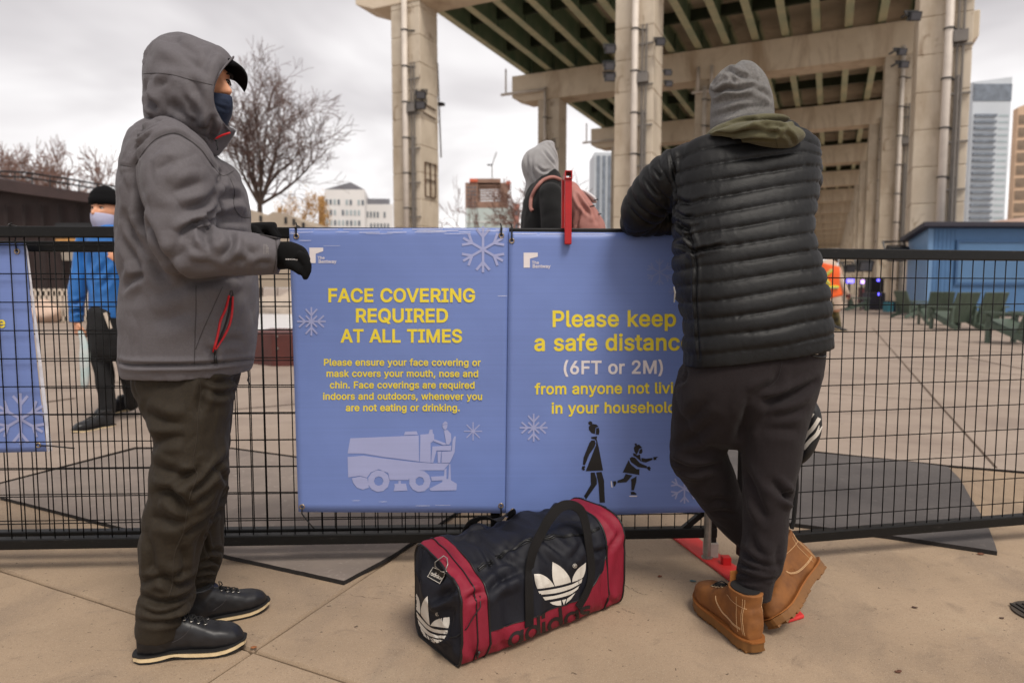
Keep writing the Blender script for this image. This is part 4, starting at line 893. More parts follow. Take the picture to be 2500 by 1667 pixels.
for (x0_, x1_, z0_, z1_) in ((s0, 8.5, hz1, hz1 + .09), (s0, 8.5, hz0 - .09, hz0), (s0 - .08, s0, hz0 - .09, hz1 + .09)):
    P = [K0 + fd * x0_ - sdv * .07, K0 + fd * x1_ - sdv * .07, K0 + fd * x1_ - sdv * .002, K0 + fd * x0_ - sdv * .002]; k.prism([p + zS * z0_ for p in P], (0, 0, z1_ - z0_))
k.build('hatch_frame', mat('dark_blue_trim', lin(48, 84, 124), .5, .05, 3), kk)  # frame in a darker blue than the wall boards
kb(s0 + .01, 8.5, -.03, -.002, hz0 + .001, hz1 - .001, 'serving_hatch', mat('blue_hatch', lin(78, 114, 152), .5, .05, 2))
i = 0
while i < 60:
    x = .2 + i * .145; i += 1
    if x > 8.8: break
    if x < s0 - .1: kb(x, x + .012, -.012, -.001, .13, hk - .05, 'batten', mat('blue_groove', lin(60, 94, 132), .5, .05, 3))
# green lounge chairs
M_ch = mat('green_chair_paint', lin(74, 88, 76), .55, .1, 4)
def chair(u, v, yaw, label):
    c = gnd(u, v); t = thing('lounge_chair', label, 'lounge chair', c, 'green lounge chairs by the kiosk')
    rt = Matrix.Rotation(R(yaw), 3, 'Z')
    def q(x, y, z): return c + rt @ Vector((x, y, z))
    for s in (-1, 1):
        k = MB(); k.prism([q(s * .34, y, z) for y, z in ((-.42, .0), (-.34, .0), (-.32, .5), (-.42, .55))], rt @ Vector((-s * .05, 0, 0))); k.build('front_leg', M_ch, t)
        k = MB(); k.prism([q(s * .34, y, z) for y, z in ((-.40, .32), (.45, .02), (.48, .12), (-.38, .42))], rt @ Vector((-s * .045, 0, 0))); k.build('side_rail', M_ch, t)
        k = MB(); k.prism([q(s * .33 - .09, y, .55) for y in (-.46, .3)] + [q(s * .33 + .09, y, .55) for y in (.3, -.46)], (0, 0, .04)); k.build('arm_rest', M_ch, t)
        k = MB(); k.prism([q(s * .31, y, z) for y, z in ((.22, .1), (.28, .1), (.31, .56), (.25, .56))], rt @ Vector((-s * .04, 0, 0))); k.build('rear_post', M_ch, t)
    k = MB(); k.prism([q(x, y, z) for x, y, z in ((-.3, -.42, .42), (.3, -.42, .42), (.3, .12, .22), (-.3, .12, .22))], rt @ Vector((0, .01, .035))); k.build('seat', M_ch, t)
    k = MB()
    for i in range(5):
        x = -.29 + i * .118; k.prism([q(x, y, z) for y, z in ((.1, .2), (.40, .92), (.43, .91), (.13, .19))], rt @ Vector((.112, 0, 0)))
    k.build('backrest', M_ch, t)
    return t
for u, v, yw, lb in ((2285, 795, 165, 'leftmost green lounge chair in the row before the kiosk, seen from the side'), (2330, 806, 186, 'green lounge chair before the kiosk hatch with its back turned, left of a pair'),
                     (2398, 806, 184, 'green lounge chair with its back turned, right of a pair before the kiosk'), (2492, 842, 196, 'nearest dark green lounge chair cut by the right edge'),
                     (2222, 778, 100, 'green lounge chair seen in profile at the left corner of the kiosk'), (2092, 760, 70, 'small green lounge chair by the blue lights beside the worker')):
    chair(u, v, yw, lb)
# bins, lit strips, post banner and crates by the piers
def simple(name, label, cat, parts_, group=None):
    t = thing(name, label, cat, parts_[0][1], group)
    for pn, c, d, m, bv in parts_:
        k = MB(); k.box(c, d); k.build(pn, m, t, bevel=bv)
    return t
Y = 25.0; c = at(2132, 715, Y); base = gnd(2132, 757); Y = base.y
c = Vector((base.x, Y, 0)); hS = at(2132, 676, Y).z
M_bin = mat('bin_plastic', lin(24, 24, 28), .5, .1, 3); M_bin2 = mat('bin_slate', lin(52, 52, 62), .55, .1, 3)
simple('wheeled_bin', 'tall black wheeled bin with a slate lower half beside the white pipe', 'bin', [('body', c + zS * hS * .28, (.72, .7, hS * .5), M_bin2, .03), ('upper_body', c + zS * (hS * .73), (.6, .6, hS * .39), M_bin, .03), ('lid', c + zS * (hS * .955), (.66, .66, hS * .05), M_bin, .02)])
M_led = bpy.data.materials.new('blue_led'); M_led.use_nodes = True; pl_ = M_led.node_tree.nodes['Principled BSDF']; pl_.inputs['Emission Color'].default_value = (.12, .1, 1, 1); pl_.inputs['Emission Strength'].default_value = 3; pl_.inputs['Base Color'].default_value = (.1, .1, .8, 1)
M_led2 = bpy.data.materials.new('violet_led'); M_led2.use_nodes = True; pl_ = M_led2.node_tree.nodes['Principled BSDF']; pl_.inputs['Emission Color'].default_value = (.45, .25, 1, 1); pl_.inputs['Emission Strength'].default_value = 2.5
for u, v, ww, hh, m, lb in ((2076, 686, 16, 9, M_led, 'wide blue lit sign panel left of the tall black bin'), (2106, 688, 7, 8, M_led2, 'small violet lit panel left of the tall black bin'), (2059, 687, 6, 7, M_led2, 'small violet lit panel beside the worker in the orange vest'),
                            (2145, 684, 5, 5, M_led, 'upper blue light dot right of the tall black bin'), (2146, 718, 5, 5, M_led, 'lower blue light dot right of the tall black bin')):
    Yl = 31; p = at(u, v, Yl); s = Yl / FPX; t = thing('led_light', lb, 'light', p, 'blue and violet lights under the expressway')
    k = MB(); k.box(p, (ww * s, .06, hh * s)); k.build('lit_panel', m, t, bevel=.01)
    k = MB(); k.box(p + Vector((0, .09, 0)), (ww * s * 1.15, .1, hh * s * 1.15)); k.box((p.x, p.y + .09, p.z / 2 - .1), (.06, .06, p.z)); k.build('stand', M_blk, t)
Ybn = gnd(2188, 738).y; c = at(2188, 706, Ybn)
bt = thing('post_banner', 'upright blue banner with a yellow chevron on a stand beyond the fence', 'banner stand', (c.x, Ybn, 0))
k = MB(); hb = at(2188, 677, Ybn).z; k.box((c.x, Ybn, hb * .55), (.46, .05, hb * .86)); k.build('panel', mat('banner_stand_blue', lin(108, 122, 190), .5, .04), bt)
k = MB(); zz = hb * .78; k.prism([(c.x - .2, Ybn - .03, zz), (c.x, Ybn - .03, zz - .16), (c.x + .2, Ybn - .03, zz), (c.x + .2, Ybn - .03, zz - .1), (c.x, Ybn - .03, zz - .28), (c.x - .2, Ybn - .03, zz - .1)], (0, -.004, 0)); k.build('chevron', mat('chevron_yellow', lin(206, 180, 70), .5, .04), bt)
k = MB(); k.box((c.x, Ybn, .04), (.5, .4, .08)); k.box((c.x, Ybn + .05, hb * .5), (.05, .05, hb)); k.build('stand', M_blk, bt)
p = gnd(2168, 762); simple('crate', 'teal storage crate at the foot of the blue banner stand', 'crate', [('body', p + zS * .22, (.24, .4, .44), mat('teal_plastic', lin(58, 118, 132), .5, .1), .02), ('lid', p + zS * .45, (.27, .43, .04), M_bin, .01)])
p = gnd(2192, 762); simple('crate', 'navy storage crate right of the teal crate', 'crate', [('body', p + zS * .2, (.4, .4, .4), mat('navy_plastic', lin(26, 38, 66), .5, .1), .02), ('lid', p + zS * .42, (.43, .43, .04), M_bin, .01)])
p = gnd(2103, 742); simple('crate', 'dark red box on the plaza left of the tall black bin', 'crate', [('body', p + zS * .5, (.28, .4, 1.0), mat('maroon_plastic', lin(84, 34, 36), .5, .1), .02), ('lid', p + zS * 1.02, (.3, .43, .04), M_bin, .01)])
t = thing('speaker_stand', 'black loudspeaker on a thin stand at the corner of the kiosk', 'speaker', gnd(2222, 760)); p = gnd(2222, 760)
k = MB(); k.box((p.x, p.y, at(2222, 694, p.y).z), (.32, .3, .3)); k.build('speaker', M_blk, t, bevel=.02)
k = MB(); k.tube([(p.x, p.y, 0), (p.x, p.y, at(2222, 703, p.y).z)], .03, 6)
for a_ in (0, 2.1, 4.2): k.tube([(p.x, p.y, .35), (p.x + .3 * math.cos(a_), p.y + .3 * math.sin(a_), .015)], .015, 5)
k.build('stand', M_blk, t)
# ------------------------------------------------------------------ crowd fence panels
M_fence = mat('black_powder_coat', lin(11, 11, 11), .5, .3, 30, .25, 90, spec=.3)
t_ = M_fence.node_tree; p_ = t_.nodes['Principled BSDF']          # worn, scuffed paint
_c = t_.nodes.new('ShaderNodeTexCoord'); _m = t_.nodes.new('ShaderNodeMapping'); _m.inputs['Scale'].default_value = (1, 1, 5); t_.links.new(_c.outputs['Object'], _m.inputs[0])
_n = t_.nodes.new('ShaderNodeTexNoise'); _n.inputs['Scale'].default_value = 22; _n.inputs['Detail'].default_value = 8; _n.inputs['Roughness'].default_value = .75; t_.links.new(_m.outputs[0], _n.inputs['Vector'])
_r = t_.nodes.new('ShaderNodeMapRange'); _r.inputs['From Min'].default_value = .60; _r.inputs['From Max'].default_value = .74; t_.links.new(_n.outputs[0], _r.inputs[0])
_x = t_.nodes.new('ShaderNodeMix'); _x.data_type = 'RGBA'; t_.links.new(_r.outputs[0], _x.inputs[0]); t_.links.new(p_.inputs['Base Color'].links[0].from_socket, _x.inputs[6]); _x.inputs[7].default_value = lin(70, 66, 64)
t_.links.new(_x.outputs[2], p_.inputs['Base Color'])
M_wire = mat('black_wire', lin(7, 7, 7), .55, 0, spec=.15)
M_galv = mat('galvanised_steel', lin(150, 146, 140), .4, .15, 30, .2, 120, metal=.7)
def fence(a, b, ztop, zbot, label, wires=True, hx=.1, vx=.0505, off=0, z0=0, brace=False, legs=True, tube=.038, foot=None):
    """panel from ground point a to b"""
    a = Vector(a); b = Vector(b); d = (b - a); L = d.length; d.normalize(); nrm = Vector((d.y, -d.x, 0))
    t = thing('crowd_fence', label, 'fence', a, 'black crowd fence panels')
    AX = (d, nrm, zS)
    for nm, z in (('top_rail', ztop - tube / 2), ('bottom_rail', zbot + tube / 2)):
        k = MB(); k.box(a + d * L / 2 + zS * z, (L, tube, tube), AX); k.build(nm, M_fence, t, bevel=.004)
    for s in (tube / 2, L - tube / 2):
        k = MB(); k.box(a + d * s + zS * ((ztop + zbot) / 2), (tube - .001, tube - .001, ztop - zbot - 2 * tube), AX)
        if legs: k.box(a + d * s + zS * (zbot / 2 + .02), (tube - .004, tube - .004, zbot - .04), AX)
        k.build('post', M_fence, t, bevel=.004)
    k = MB(); x = tube + off; q = nrm * .006
    while x < L - tube: k.tube([a + d * x + zS * (zbot + tube * .7) + q, a + d * x + zS * (ztop - tube * .7) + q], .0021, 5); x += vx
    z = zbot + tube * .8 + z0
    while z < ztop - tube * .6: k.tube([a + d * tube * .5 + zS * z + q * .45, a + d * (L - tube * .5) + zS * z + q * .45], .0021, 5); z += hx
    k.build('wire_mesh', M_wire, t, smooth=True, fix=False)
    return t, a, b, d, nrm
FA0 = Vector((-2.35, 2.385, 0)); FA1 = Vector((.775, 2.53, 0))
fA, a_, b_, dA, nA = fence(FA0, FA1, 1.243, .088, 'long front fence panel in black mesh carrying both blue banners', z0=.06)
for z_ in (.088 + .019,):
    pass
k = MB(); k.bar(FA1 - dA * .13 + zS * .115, FA1 - dA * .03 + zS * .20, .02, .02); k.build('brace', M_fence, fA)
k = MB(); k.box(FA1 - dA * .019 + zS * .041, (.046, .05, .058), (dA, nA, zS)); k.build('foot_socket', mat('worn_white_paint', lin(168, 156, 148), .5, .12, 20), fA, bevel=.004)
fB, *_ = fence(Vector((-3.2, 2.45, 0)), Vector((-.045, 2.557, 0)), 1.197, .085, 'second black mesh fence panel close behind the front panel on the left', off=.018, z0=.045, legs=False)
fC, *_c3 = fence(Vector((.835, 2.46, 0)), Vector((3.45, 2.985, 0)), 1.172, .075, 'angled black mesh fence panel right of the man in the puffer jacket', off=.01, z0=.06)
# ------------------------------------------------------------------ banners
def vinyl(name, col):
    m = mat(name, col, .42, .05, 2.5, spec=.45); t = m.node_tree; p = t.nodes['Principled BSDF']
    c = t.nodes.new('ShaderNodeTexCoord'); mp = t.nodes.new('ShaderNodeMapping'); mp.inputs['Scale'].default_value = (2, 2, 260); t.links.new(c.outputs['Object'], mp.inputs[0])
    n = t.nodes.new('ShaderNodeTexNoise'); n.inputs['Scale'].default_value = 1; n.inputs['Detail'].default_value = 3; t.links.new(mp.outputs[0], n.inputs['Vector'])
    bp = t.nodes.new('ShaderNodeBump'); bp.inputs['Strength'].default_value = .14; bp.inputs['Distance'].default_value = .0007; t.links.new(n.outputs[0], bp.inputs['Height'])
    # broad slack in the sheet
    n2 = t.nodes.new('ShaderNodeTexNoise'); n2.inputs['Scale'].default_value = 4; n2.inputs['Detail'].default_value = 2; t.links.new(c.outputs['Object'], n2.inputs['Vector'])
    b2 = t.nodes.new('ShaderNodeBump'); b2.inputs['Strength'].default_value = .5; b2.inputs['Distance'].default_value = .012; t.links.new(n2.outputs[0], b2.inputs['Height']); t.links.new(bp.outputs[0], b2.inputs['Normal'])
    t.links.new(b2.outputs[0], p.inputs['Normal'])
    # printed banding along the weave
    mp2 = t.nodes.new('ShaderNodeMapping'); mp2.inputs['Scale'].default_value = (.6, .6, 130); t.links.new(c.outputs['Object'], mp2.inputs[0])
    n3 = t.nodes.new('ShaderNodeTexNoise'); n3.inputs['Scale'].default_value = 1; n3.inputs['Detail'].default_value = 2; t.links.new(mp2.outputs[0], n3.inputs['Vector'])
    r = t.nodes.new('ShaderNodeMapRange'); r.inputs['From Min'].default_value = .3; r.inputs['From Max'].default_value = .7; r.inputs['To Min'].default_value = .975; r.inputs['To Max'].default_value = 1.025; t.links.new(n3.outputs[0], r.inputs[0])
    v = t.nodes.new('ShaderNodeVectorMath'); v.operation = 'SCALE'; t.links.new(p.inputs['Base Color'].links[0].from_socket, v.inputs[0]); t.links.new(r.outputs[0], v.inputs['Scale']); t.links.new(v.outputs[0], p.inputs['Base Color'])
    return m
M_ban = vinyl('blue_vinyl', lin(112, 133, 192)); M_ban_pale = vinyl('pale_print', lin(160, 166, 206)); M_ban_yel = vinyl('yellow_print', lin(236, 214, 62)); M_ban_wht = vinyl('white_print', lin(228, 220, 220)); M_ban_blk = vinyl('black_print', lin(22, 21, 22))
M_hem_glint = mat('white_hem_glint', lin(218, 218, 226), .5, .1, 30)  # white of the hem strip and of the painted fold reflections
class Plane:
    """the plane of a hung banner, addressed by where its points were measured on the photograph"""
    def __init__(s, p, n): s.p = Vector(p); s.n = Vector(n).normalized(); s.k = 0
    def w(s, u, v, off=0):
        d = ray(u, v); t = (s.p - CAM).dot(s.n) / d.dot(s.n); q = CAM + d * t
        return q - s.n * (off + wav(q))
def wav(q): return .0022 * math.sin(q.x * 7.3 + q.z * 2) + .0016 * math.sin(q.z * 9 + q.x * 3.1)
def banner(name, label, corners, pl, mat_=None):
    t = thing(name, label, 'banner', pl.w(*corners[3]), 'blue banners tied to the fence')
    n = 36; tl, tr, br, bl = corners; V = []; F = []
    for i in range(n + 1):
        for j in range(n + 1):
            x, y = i / n, j / n
            u = (tl[0] * (1 - x) + tr[0] * x) * (1 - y) + (bl[0] * (1 - x) + br[0] * x) * y; v = (tl[1] * (1 - x) + tr[1] * x) * (1 - y) + (bl[1] * (1 - x) + br[1] * x) * y
            V.append(pl.w(u, v))
    N1 = n + 1
    F = [(i * N1 + j, i * N1 + j + 1, (i + 1) * N1 + j + 1, (i + 1) * N1 + j) for i in range(n) for j in range(n)]
    K = len(V); V2 = V + [q + pl.n * .0012 for q in V]; F2 = F + [tuple(K + i for i in reversed(f)) for f in F]
    rim = [(i, 0) for i in range(n)] + [(n, j) for j in range(n)] + [(i, n) for i in range(n, 0, -1)] + [(0, j) for j in range(n, 0, -1)]
    ids = [i * N1 + j for i, j in rim]
    F2 += [(ids[i], ids[(i + 1) % len(ids)], ids[(i + 1) % len(ids)] + K, ids[i] + K) for i in range(len(ids))]
    k = MB(); k.add(V2, F2); k.build('sheet', mat_ or M_ban, t, smooth=True)
    return t
def decal(t, pl, name, loops_list, m, lift=.0012):
    """printed shape: list of (outer, holes) in photo pixels"""
    k = MB()
    for i, (o, hs) in enumerate(loops_list):
        try: V, F = tri([o] + hs)
        except Exception: continue
        k.add([pl.w(x, y, lift + i * .00008) for x, y in V], F)
    if k.V: return k.build(name, m, t, fix=False)
CAPH = max(y for x, y in GL['E'][1][0])
def line(t, pl, s, u0, u1, base, m, bold=.02, part=None, v1=None, name='lettering', track=.01, hs=None):
    """a line of lettering from u0 to u1 on baseline base (v1: baseline at the right end); part: the piece of s that spans u0..u1"""
    L, W = text_loops(s, bold, track)
    Wp = text_loops(part, bold, track)[1] if part else W
    sx = (u1 - u0) / Wp; sy = hs / CAPH if hs else sx
    v1 = base if v1 is None else v1; sl_ = (v1 - base) / (u1 - u0)
    f = lambda p: (u0 + p[0] * sx, base - p[1] * sy + p[0] * sx * sl_)
    return decal(t, pl, name, [([f(p) for p in o], [[f(p) for p in h] for h in hh]) for o, hh in L], m)
def bars(segs, wd):
    out = []
    for (x0, y0, x1, y1) in segs:
        L = math.hypot(x1 - x0, y1 - y0); nx, ny = -(y1 - y0) / L * wd / 2, (x1 - x0) / L * wd / 2
        out.append(([(x0 + nx, y0 + ny), (x1 + nx, y1 + ny), (x1 - nx, y1 - ny), (x0 - nx, y0 - ny)], []))
    return out
def flake(t, pl, cu, cv, r, kind=1, m=None, ar=1.0):
    S = []
    if kind == 1:
        for i in range(6):
            a = R(90 + 60 * i); c, s = math.cos(a), math.sin(a); S.append((cu, cv, cu + c * r, cv - s * r * ar))
            for q in (-1, 1):
                b = a + q * R(40); o = .55 * r; S.append((cu + c * o, cv - s * o * ar, cu + c * o + math.cos(b) * r * .45, cv - s * o * ar - math.sin(b) * r * .45 * ar))
    elif kind == 2:
        for i in range(4):
            a = R(90 * i); c, s = math.cos(a), math.sin(a); S.append((cu, cv, cu + c * r, cv - s * r))
            for q in (-1, 1): b = a + q * R(42); o = .42 * r; S.append((cu + c * o, cv - s * o, cu + c * o + math.cos(b) * r * .6, cv - s * o - math.sin(b) * r * .6))
            a = R(45 + 90 * i); S.append((cu, cv, cu + math.cos(a) * r * .55, cv - math.sin(a) * r * .55))
    else:
        for i in range(8): a = R(45 * i); S.append((cu, cv, cu + math.cos(a) * r, cv - math.sin(a) * r))
    decal(t, pl, 'snowflake', bars(S, r * (.11 if kind == 1 else .12)), m or M_ban_pale)
def Z(scale, ox, oy): return lambda P: [(ox + x / scale, oy + y / scale) for x, y in P]
def ngon(cx, cy, r, n, ph=0): return [(cx + r * math.cos(R(ph) + 2 * math.pi * i / n), cy + r * math.sin(R(ph) + 2 * math.pi * i / n)) for i in range(n)]
nPl = Vector((-dA.y, dA.x, 0))        # away from the camera
plA = Plane(FA0 - nPl * .024, nPl)
b1 = banner('banner', 'blue banner reading FACE COVERING REQUIRED AT ALL TIMES with an ice machine', [(706, 557.5), (1243, 556.5), (1240, 1252), (729, 1249)], plA)
z6 = Z(4.2, 700, 540); z7 = Z(3.409, 700, 840)
line(b1, plA, 'FACE COVERING', 799.5, 1161, 736.5, M_ban_yel, .024); line(b1, plA, 'REQUIRED', 866.5, 1095, 786, M_ban_yel, .024); line(b1, plA, 'AT ALL TIMES', 832, 1129, 835, M_ban_yel, .024)
for s, x0_, x1_, y in (('Please ensure your face covering or', 305, 1615, 178), ('mask covers your mouth, nose and', 327, 1597, 271), ('chin. Face coverings are required', 357, 1567, 366), ('indoors and outdoors, whenever you', 300, 1630, 460), ('are not eating or drinking.', 490, 1443, 555)):
    line(b1, plA, s, 700 + x0_ / 3.409, 700 + x1_ / 3.409, 840 + y / 3.409, M_ban_yel, .019)
decal(b1, plA, 'logo', [(z6([(233, 272), (236, 430), (298, 430), (298, 335), (375, 308), (375, 272)]), [])], M_ban_wht)
line(b1, plA, 'The', 700 + 317 / 4.2, 700 + 390 / 4.2, 540 + 390 / 4.2, M_ban_wht, .016); line(b1, plA, 'Bentway', 700 + 325 / 4.2, 700 + 510 / 4.2, 540 + 430 / 4.2, M_ban_wht, .016)
flake(b1, plA, 1179.3, 609, 56, 1); flake(b1, plA, 760.5, 784.5, 35, 2); flake(b1, plA, 1155, 1052.4, 22.5, 3)
ice = [([(530, 781), (508, 906), (640, 908), (800, 936), (1060, 970), (1102, 976), (1098, 759)], []), ([(985, 728), (975, 756), (1092, 752), (1080, 724)], []),
       ([(508, 935), (513, 1105), (610, 1092), (668, 1108), (700, 1065), (765, 1038), (845, 1070), (857, 1128), (1012, 1128), (1050, 1070), (1100, 1048), (1305, 1048), (1355, 990), (1200, 990), (1062, 980), (800, 948), (640, 925)], []),
       ([(1112, 752), (1108, 978), (1199, 986), (1197, 822), (1227, 800), (1227, 748), (1216, 745), (1212, 710), (1190, 712), (1180, 747)], []),
       ([(543, 1112), (555, 1150), (585, 1190), (635, 1207), (685, 1190), (672, 1113), (612, 1098)], []),
       (ngon(766, 1136, 91, 11), [ngon(766, 1136, 40, 8)[::-1]]), (ngon(1108, 1138, 91, 11), [ngon(1108, 1138, 38, 7)[::-1]]),
       ([(930, 1135), (930, 1158), (895, 1160), (900, 1180), (890, 1220), (1005, 1215), (992, 1158), (950, 1158), (950, 1135)], []),
       ([(1200, 1100), (1208, 1135), (1297, 1130), (1295, 1145), (1188, 1200), (1200, 1218), (1412, 1213), (1417, 1160), (1367, 1130), (1362, 992), (1350, 1002), (1345, 1120), (1330, 1120), (1330, 1032), (1312, 1042), (1310, 1095)], []),
       ([(1297, 662), (1318, 640), (1338, 652), (1338, 664), (1296, 670)], []), ([(1296, 674), (1338, 668), (1336, 692), (1325, 710), (1308, 707), (1297, 690)], []),
       ([(1308, 716), (1338, 712), (1367, 745), (1370, 800), (1353, 835), (1328, 834), (1318, 770)], []), ([(1228, 790), (1226, 808), (1300, 838), (1326, 838), (1322, 822)], []),
       ([(1212, 850), (1201, 984), (1220, 985), (1247, 884), (1366, 884), (1370, 842), (1300, 845)], []), ([(1254, 892), (1258, 985), (1278, 986), (1286, 892)], []),
       ([(1395, 765), (1380, 800), (1374, 888), (1290, 894), (1288, 986), (1358, 984), (1397, 900), (1408, 765)], [])]
decal(b1, plA, 'ice_machine_picture', [(z7(o), [z7(h) for h in hs]) for o, hs in ice], M_ban_pale)
z8 = Z(3.408, 1230, 540); zb = Z(4.4377, 1230, 960)
plB = Plane(FA0 - nPl * .029, nPl)
b2 = banner('banner', 'blue banner reading Please keep a safe distance, behind the man in the puffer jacket', [(1243, 566), (1742, 569), (1745, 1250), (1234.5, 1262)], plB)
line(b2, plB, 'Please keep', 1230 + 395 / 3.408, 1230 + 1437 / 3.408, 540 + 876 / 3.408, M_ban_yel, .019, v1=540 + 872 / 3.408)
line(b2, plB, 'a safe distance', 1230 + 250 / 3.408, 1230 + 1572 / 3.408, 540 + 1075 / 3.408, M_ban_yel, .019, v1=540 + 1070 / 3.408)
line(b2, plB, '(6FT or 2M)', 1230 + 483 / 3.408, 1230 + 1338 / 3.408, 540 + 1269 / 3.408, M_ban_wht, .019, v1=540 + 1264 / 3.408)
line(b2, plB, 'from anyone not living', 1230 + 258 / 3.408, 1230 + 1412 / 3.408, 540 + 1437 / 3.408, M_ban_yel, .019, part='from anyone not livi', v1=540 + 1428 / 3.408)
line(b2, plB, 'in your household', 1230 + 512 / 4.4377, 1230 + 1868 / 4.4377, 960 + 216 / 4.4377, M_ban_yel, .019, v1=960 + 205 / 4.4377)
decal(b2, plB, 'logo', [(z8([(165, 262), (165, 387), (217, 387), (217, 312), (283, 295), (283, 262)]), [])], M_ban_wht)
line(b2, plB, 'The', 1230 + 233 / 3.408, 1230 + 292 / 3.408, 540 + 356 / 3.408, M_ban_wht, .016); line(b2, plB, 'Bentway', 1230 + 238 / 3.408, 1230 + 388 / 3.408, 540 + 388 / 3.408, M_ban_wht, .016)
M_ban_mid = vinyl('muted_print', lin(128, 142, 190))
flake(b2, plB, 1610.3, 664.7, 33, 1, M_ban_mid); flake(b2, plB, 1302.8, 1043.4, 34, 2); flake(b2, plB, 1671.5, 1193, 36, 1)
flake(b2, plB, 1652, 712, 20, 2, M_ban_mid)
adult = [[(955, 330), (920, 360), (922, 395), (950, 430), (988, 440), (995, 372), (1028, 360), (1000, 335)], ngon(937, 322, 22, 12), [(1001, 376), (998, 445), (1030, 448), (1037, 412), (1030, 372)],
         [(947, 472), (948, 490), (985, 497), (1003, 520), (999, 560), (887, 841), (1076, 835), (1030, 590), (1007, 497), (1012, 464)], [(950, 508), (928, 535), (865, 690), (855, 772), (880, 775), (925, 662), (982, 580), (995, 537), (985, 508)],
         [(850, 787), (842, 815), (860, 835), (881, 825), (872, 808), (883, 800), (878, 784)], [(940, 855), (943, 985), (868, 1110), (890, 1145), (1008, 980), (1008, 930), (984, 855)], [(1000, 855), (1026, 980), (1038, 1180), (1095, 1180), (1085, 940), (1060, 848)],
         [(1030, 1193), (1015, 1240), (1112, 1243), (1112, 1228)], [(862, 1130), (830, 1150), (840, 1178), (872, 1185), (880, 1160)]]
child = [[(1432, 560), (1410, 590), (1415, 630), (1440, 665), (1455, 640), (1470, 603), (1500, 588), (1470, 556)], ngon(1431, 554, 13, 10), [(1474, 612), (1464, 650), (1490, 656), (1505, 635), (1500, 598)],
         [(1402, 648), (1405, 678), (1432, 690), (1490, 742), (1475, 662), (1446, 673), (1424, 652)], [(1354, 722), (1290, 856), (1470, 885), (1472, 820), (1442, 822), (1372, 765)],
         [(1388, 688), (1364, 706), (1378, 745), (1456, 800), (1550, 812), (1555, 790), (1476, 755), (1420, 695)], [(1558, 797), (1553, 815), (1575, 838), (1592, 835), (1586, 822), (1595, 812), (1580, 790)],
         [(1492, 700), (1493, 740), (1540, 750), (1612, 720), (1612, 700), (1542, 709)], [(1620, 692), (1626, 724), (1658, 720), (1652, 706), (1674, 686)], [(1320, 872), (1300, 920), (1232, 944), (1230, 970), (1330, 962), (1394, 888)],
         [(1182, 952), (1190, 1008), (1205, 1005), (1220, 970), (1214, 948)], [(1378, 932), (1383, 962), (1382, 1050), (1410, 1050), (1435, 960), (1440, 898)], [(1378, 1065), (1375, 1098), (1436, 1098), (1438, 1086), (1408, 1063)]]
decal(b2, plB, 'walker_picture', [(zb(o), []) for o in adult], M_ban_blk); decal(b2, plB, 'skater_picture', [(zb(o), []) for o in child], M_ban_blk)
decal(b2, plB, 'skate_blade', [(zb(o), []) for o in ([(1035, 1255), (1060, 1266), (1108, 1270), (1116, 1250)], [(1158, 950), (1165, 1015), (1180, 1020), (1168, 950)], [(1355, 1108), (1365, 1119), (1440, 1120), (1450, 1108)], [(815, 1145), (828, 1185), (838, 1186), (824, 1145)])], M_ban_wht)
plC = Plane(FA0 + nPl * .016, nPl)
b3 = banner('banner', 'blue banner cut by the left edge, hung behind the wires with one large snowflake', [(-160, 597), (60, 593.5), (114, 1102), (-120, 1108)], plC)
line(b3, plC, 'safe distance', -195, 15.5, 799, M_ban_yel, .019); flake(b3, plC, 51, 1022, 63, 1)
k = MB(); pw = [plC.w(*q, -.004) for q in ((60, 594), (66, 612), (126, 1100), (115, 1104))]; k.add(pw + [q + nPl * .001 for q in pw], [(0, 1, 2, 3), (7, 6, 5, 4), (0, 4, 5, 1), (1, 5, 6, 2), (2, 6, 7, 3), (3, 7, 4, 0)]); k.build('hem', M_hem_glint, b3)
# white streaks painted as light caught on folds of the top hems
rc = random.Random(8)
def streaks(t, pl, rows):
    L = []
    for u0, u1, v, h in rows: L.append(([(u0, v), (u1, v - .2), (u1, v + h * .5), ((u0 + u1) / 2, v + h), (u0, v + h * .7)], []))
    decal(t, pl, 'crease', L, M_hem_glint, .0022)  # painted light caught on the hem folds
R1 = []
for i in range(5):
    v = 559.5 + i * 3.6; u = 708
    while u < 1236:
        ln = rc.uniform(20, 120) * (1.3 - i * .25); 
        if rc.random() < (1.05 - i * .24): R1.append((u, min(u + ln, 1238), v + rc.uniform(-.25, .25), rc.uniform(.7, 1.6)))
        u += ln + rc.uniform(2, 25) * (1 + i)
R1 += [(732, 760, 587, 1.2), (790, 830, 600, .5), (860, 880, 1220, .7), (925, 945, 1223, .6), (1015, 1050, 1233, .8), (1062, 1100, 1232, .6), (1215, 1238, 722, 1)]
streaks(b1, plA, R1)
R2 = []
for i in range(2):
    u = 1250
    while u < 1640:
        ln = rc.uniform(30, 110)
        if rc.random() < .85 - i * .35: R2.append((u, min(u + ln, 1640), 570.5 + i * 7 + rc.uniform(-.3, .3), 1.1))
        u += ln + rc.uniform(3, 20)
streaks(b2, plB, R2)
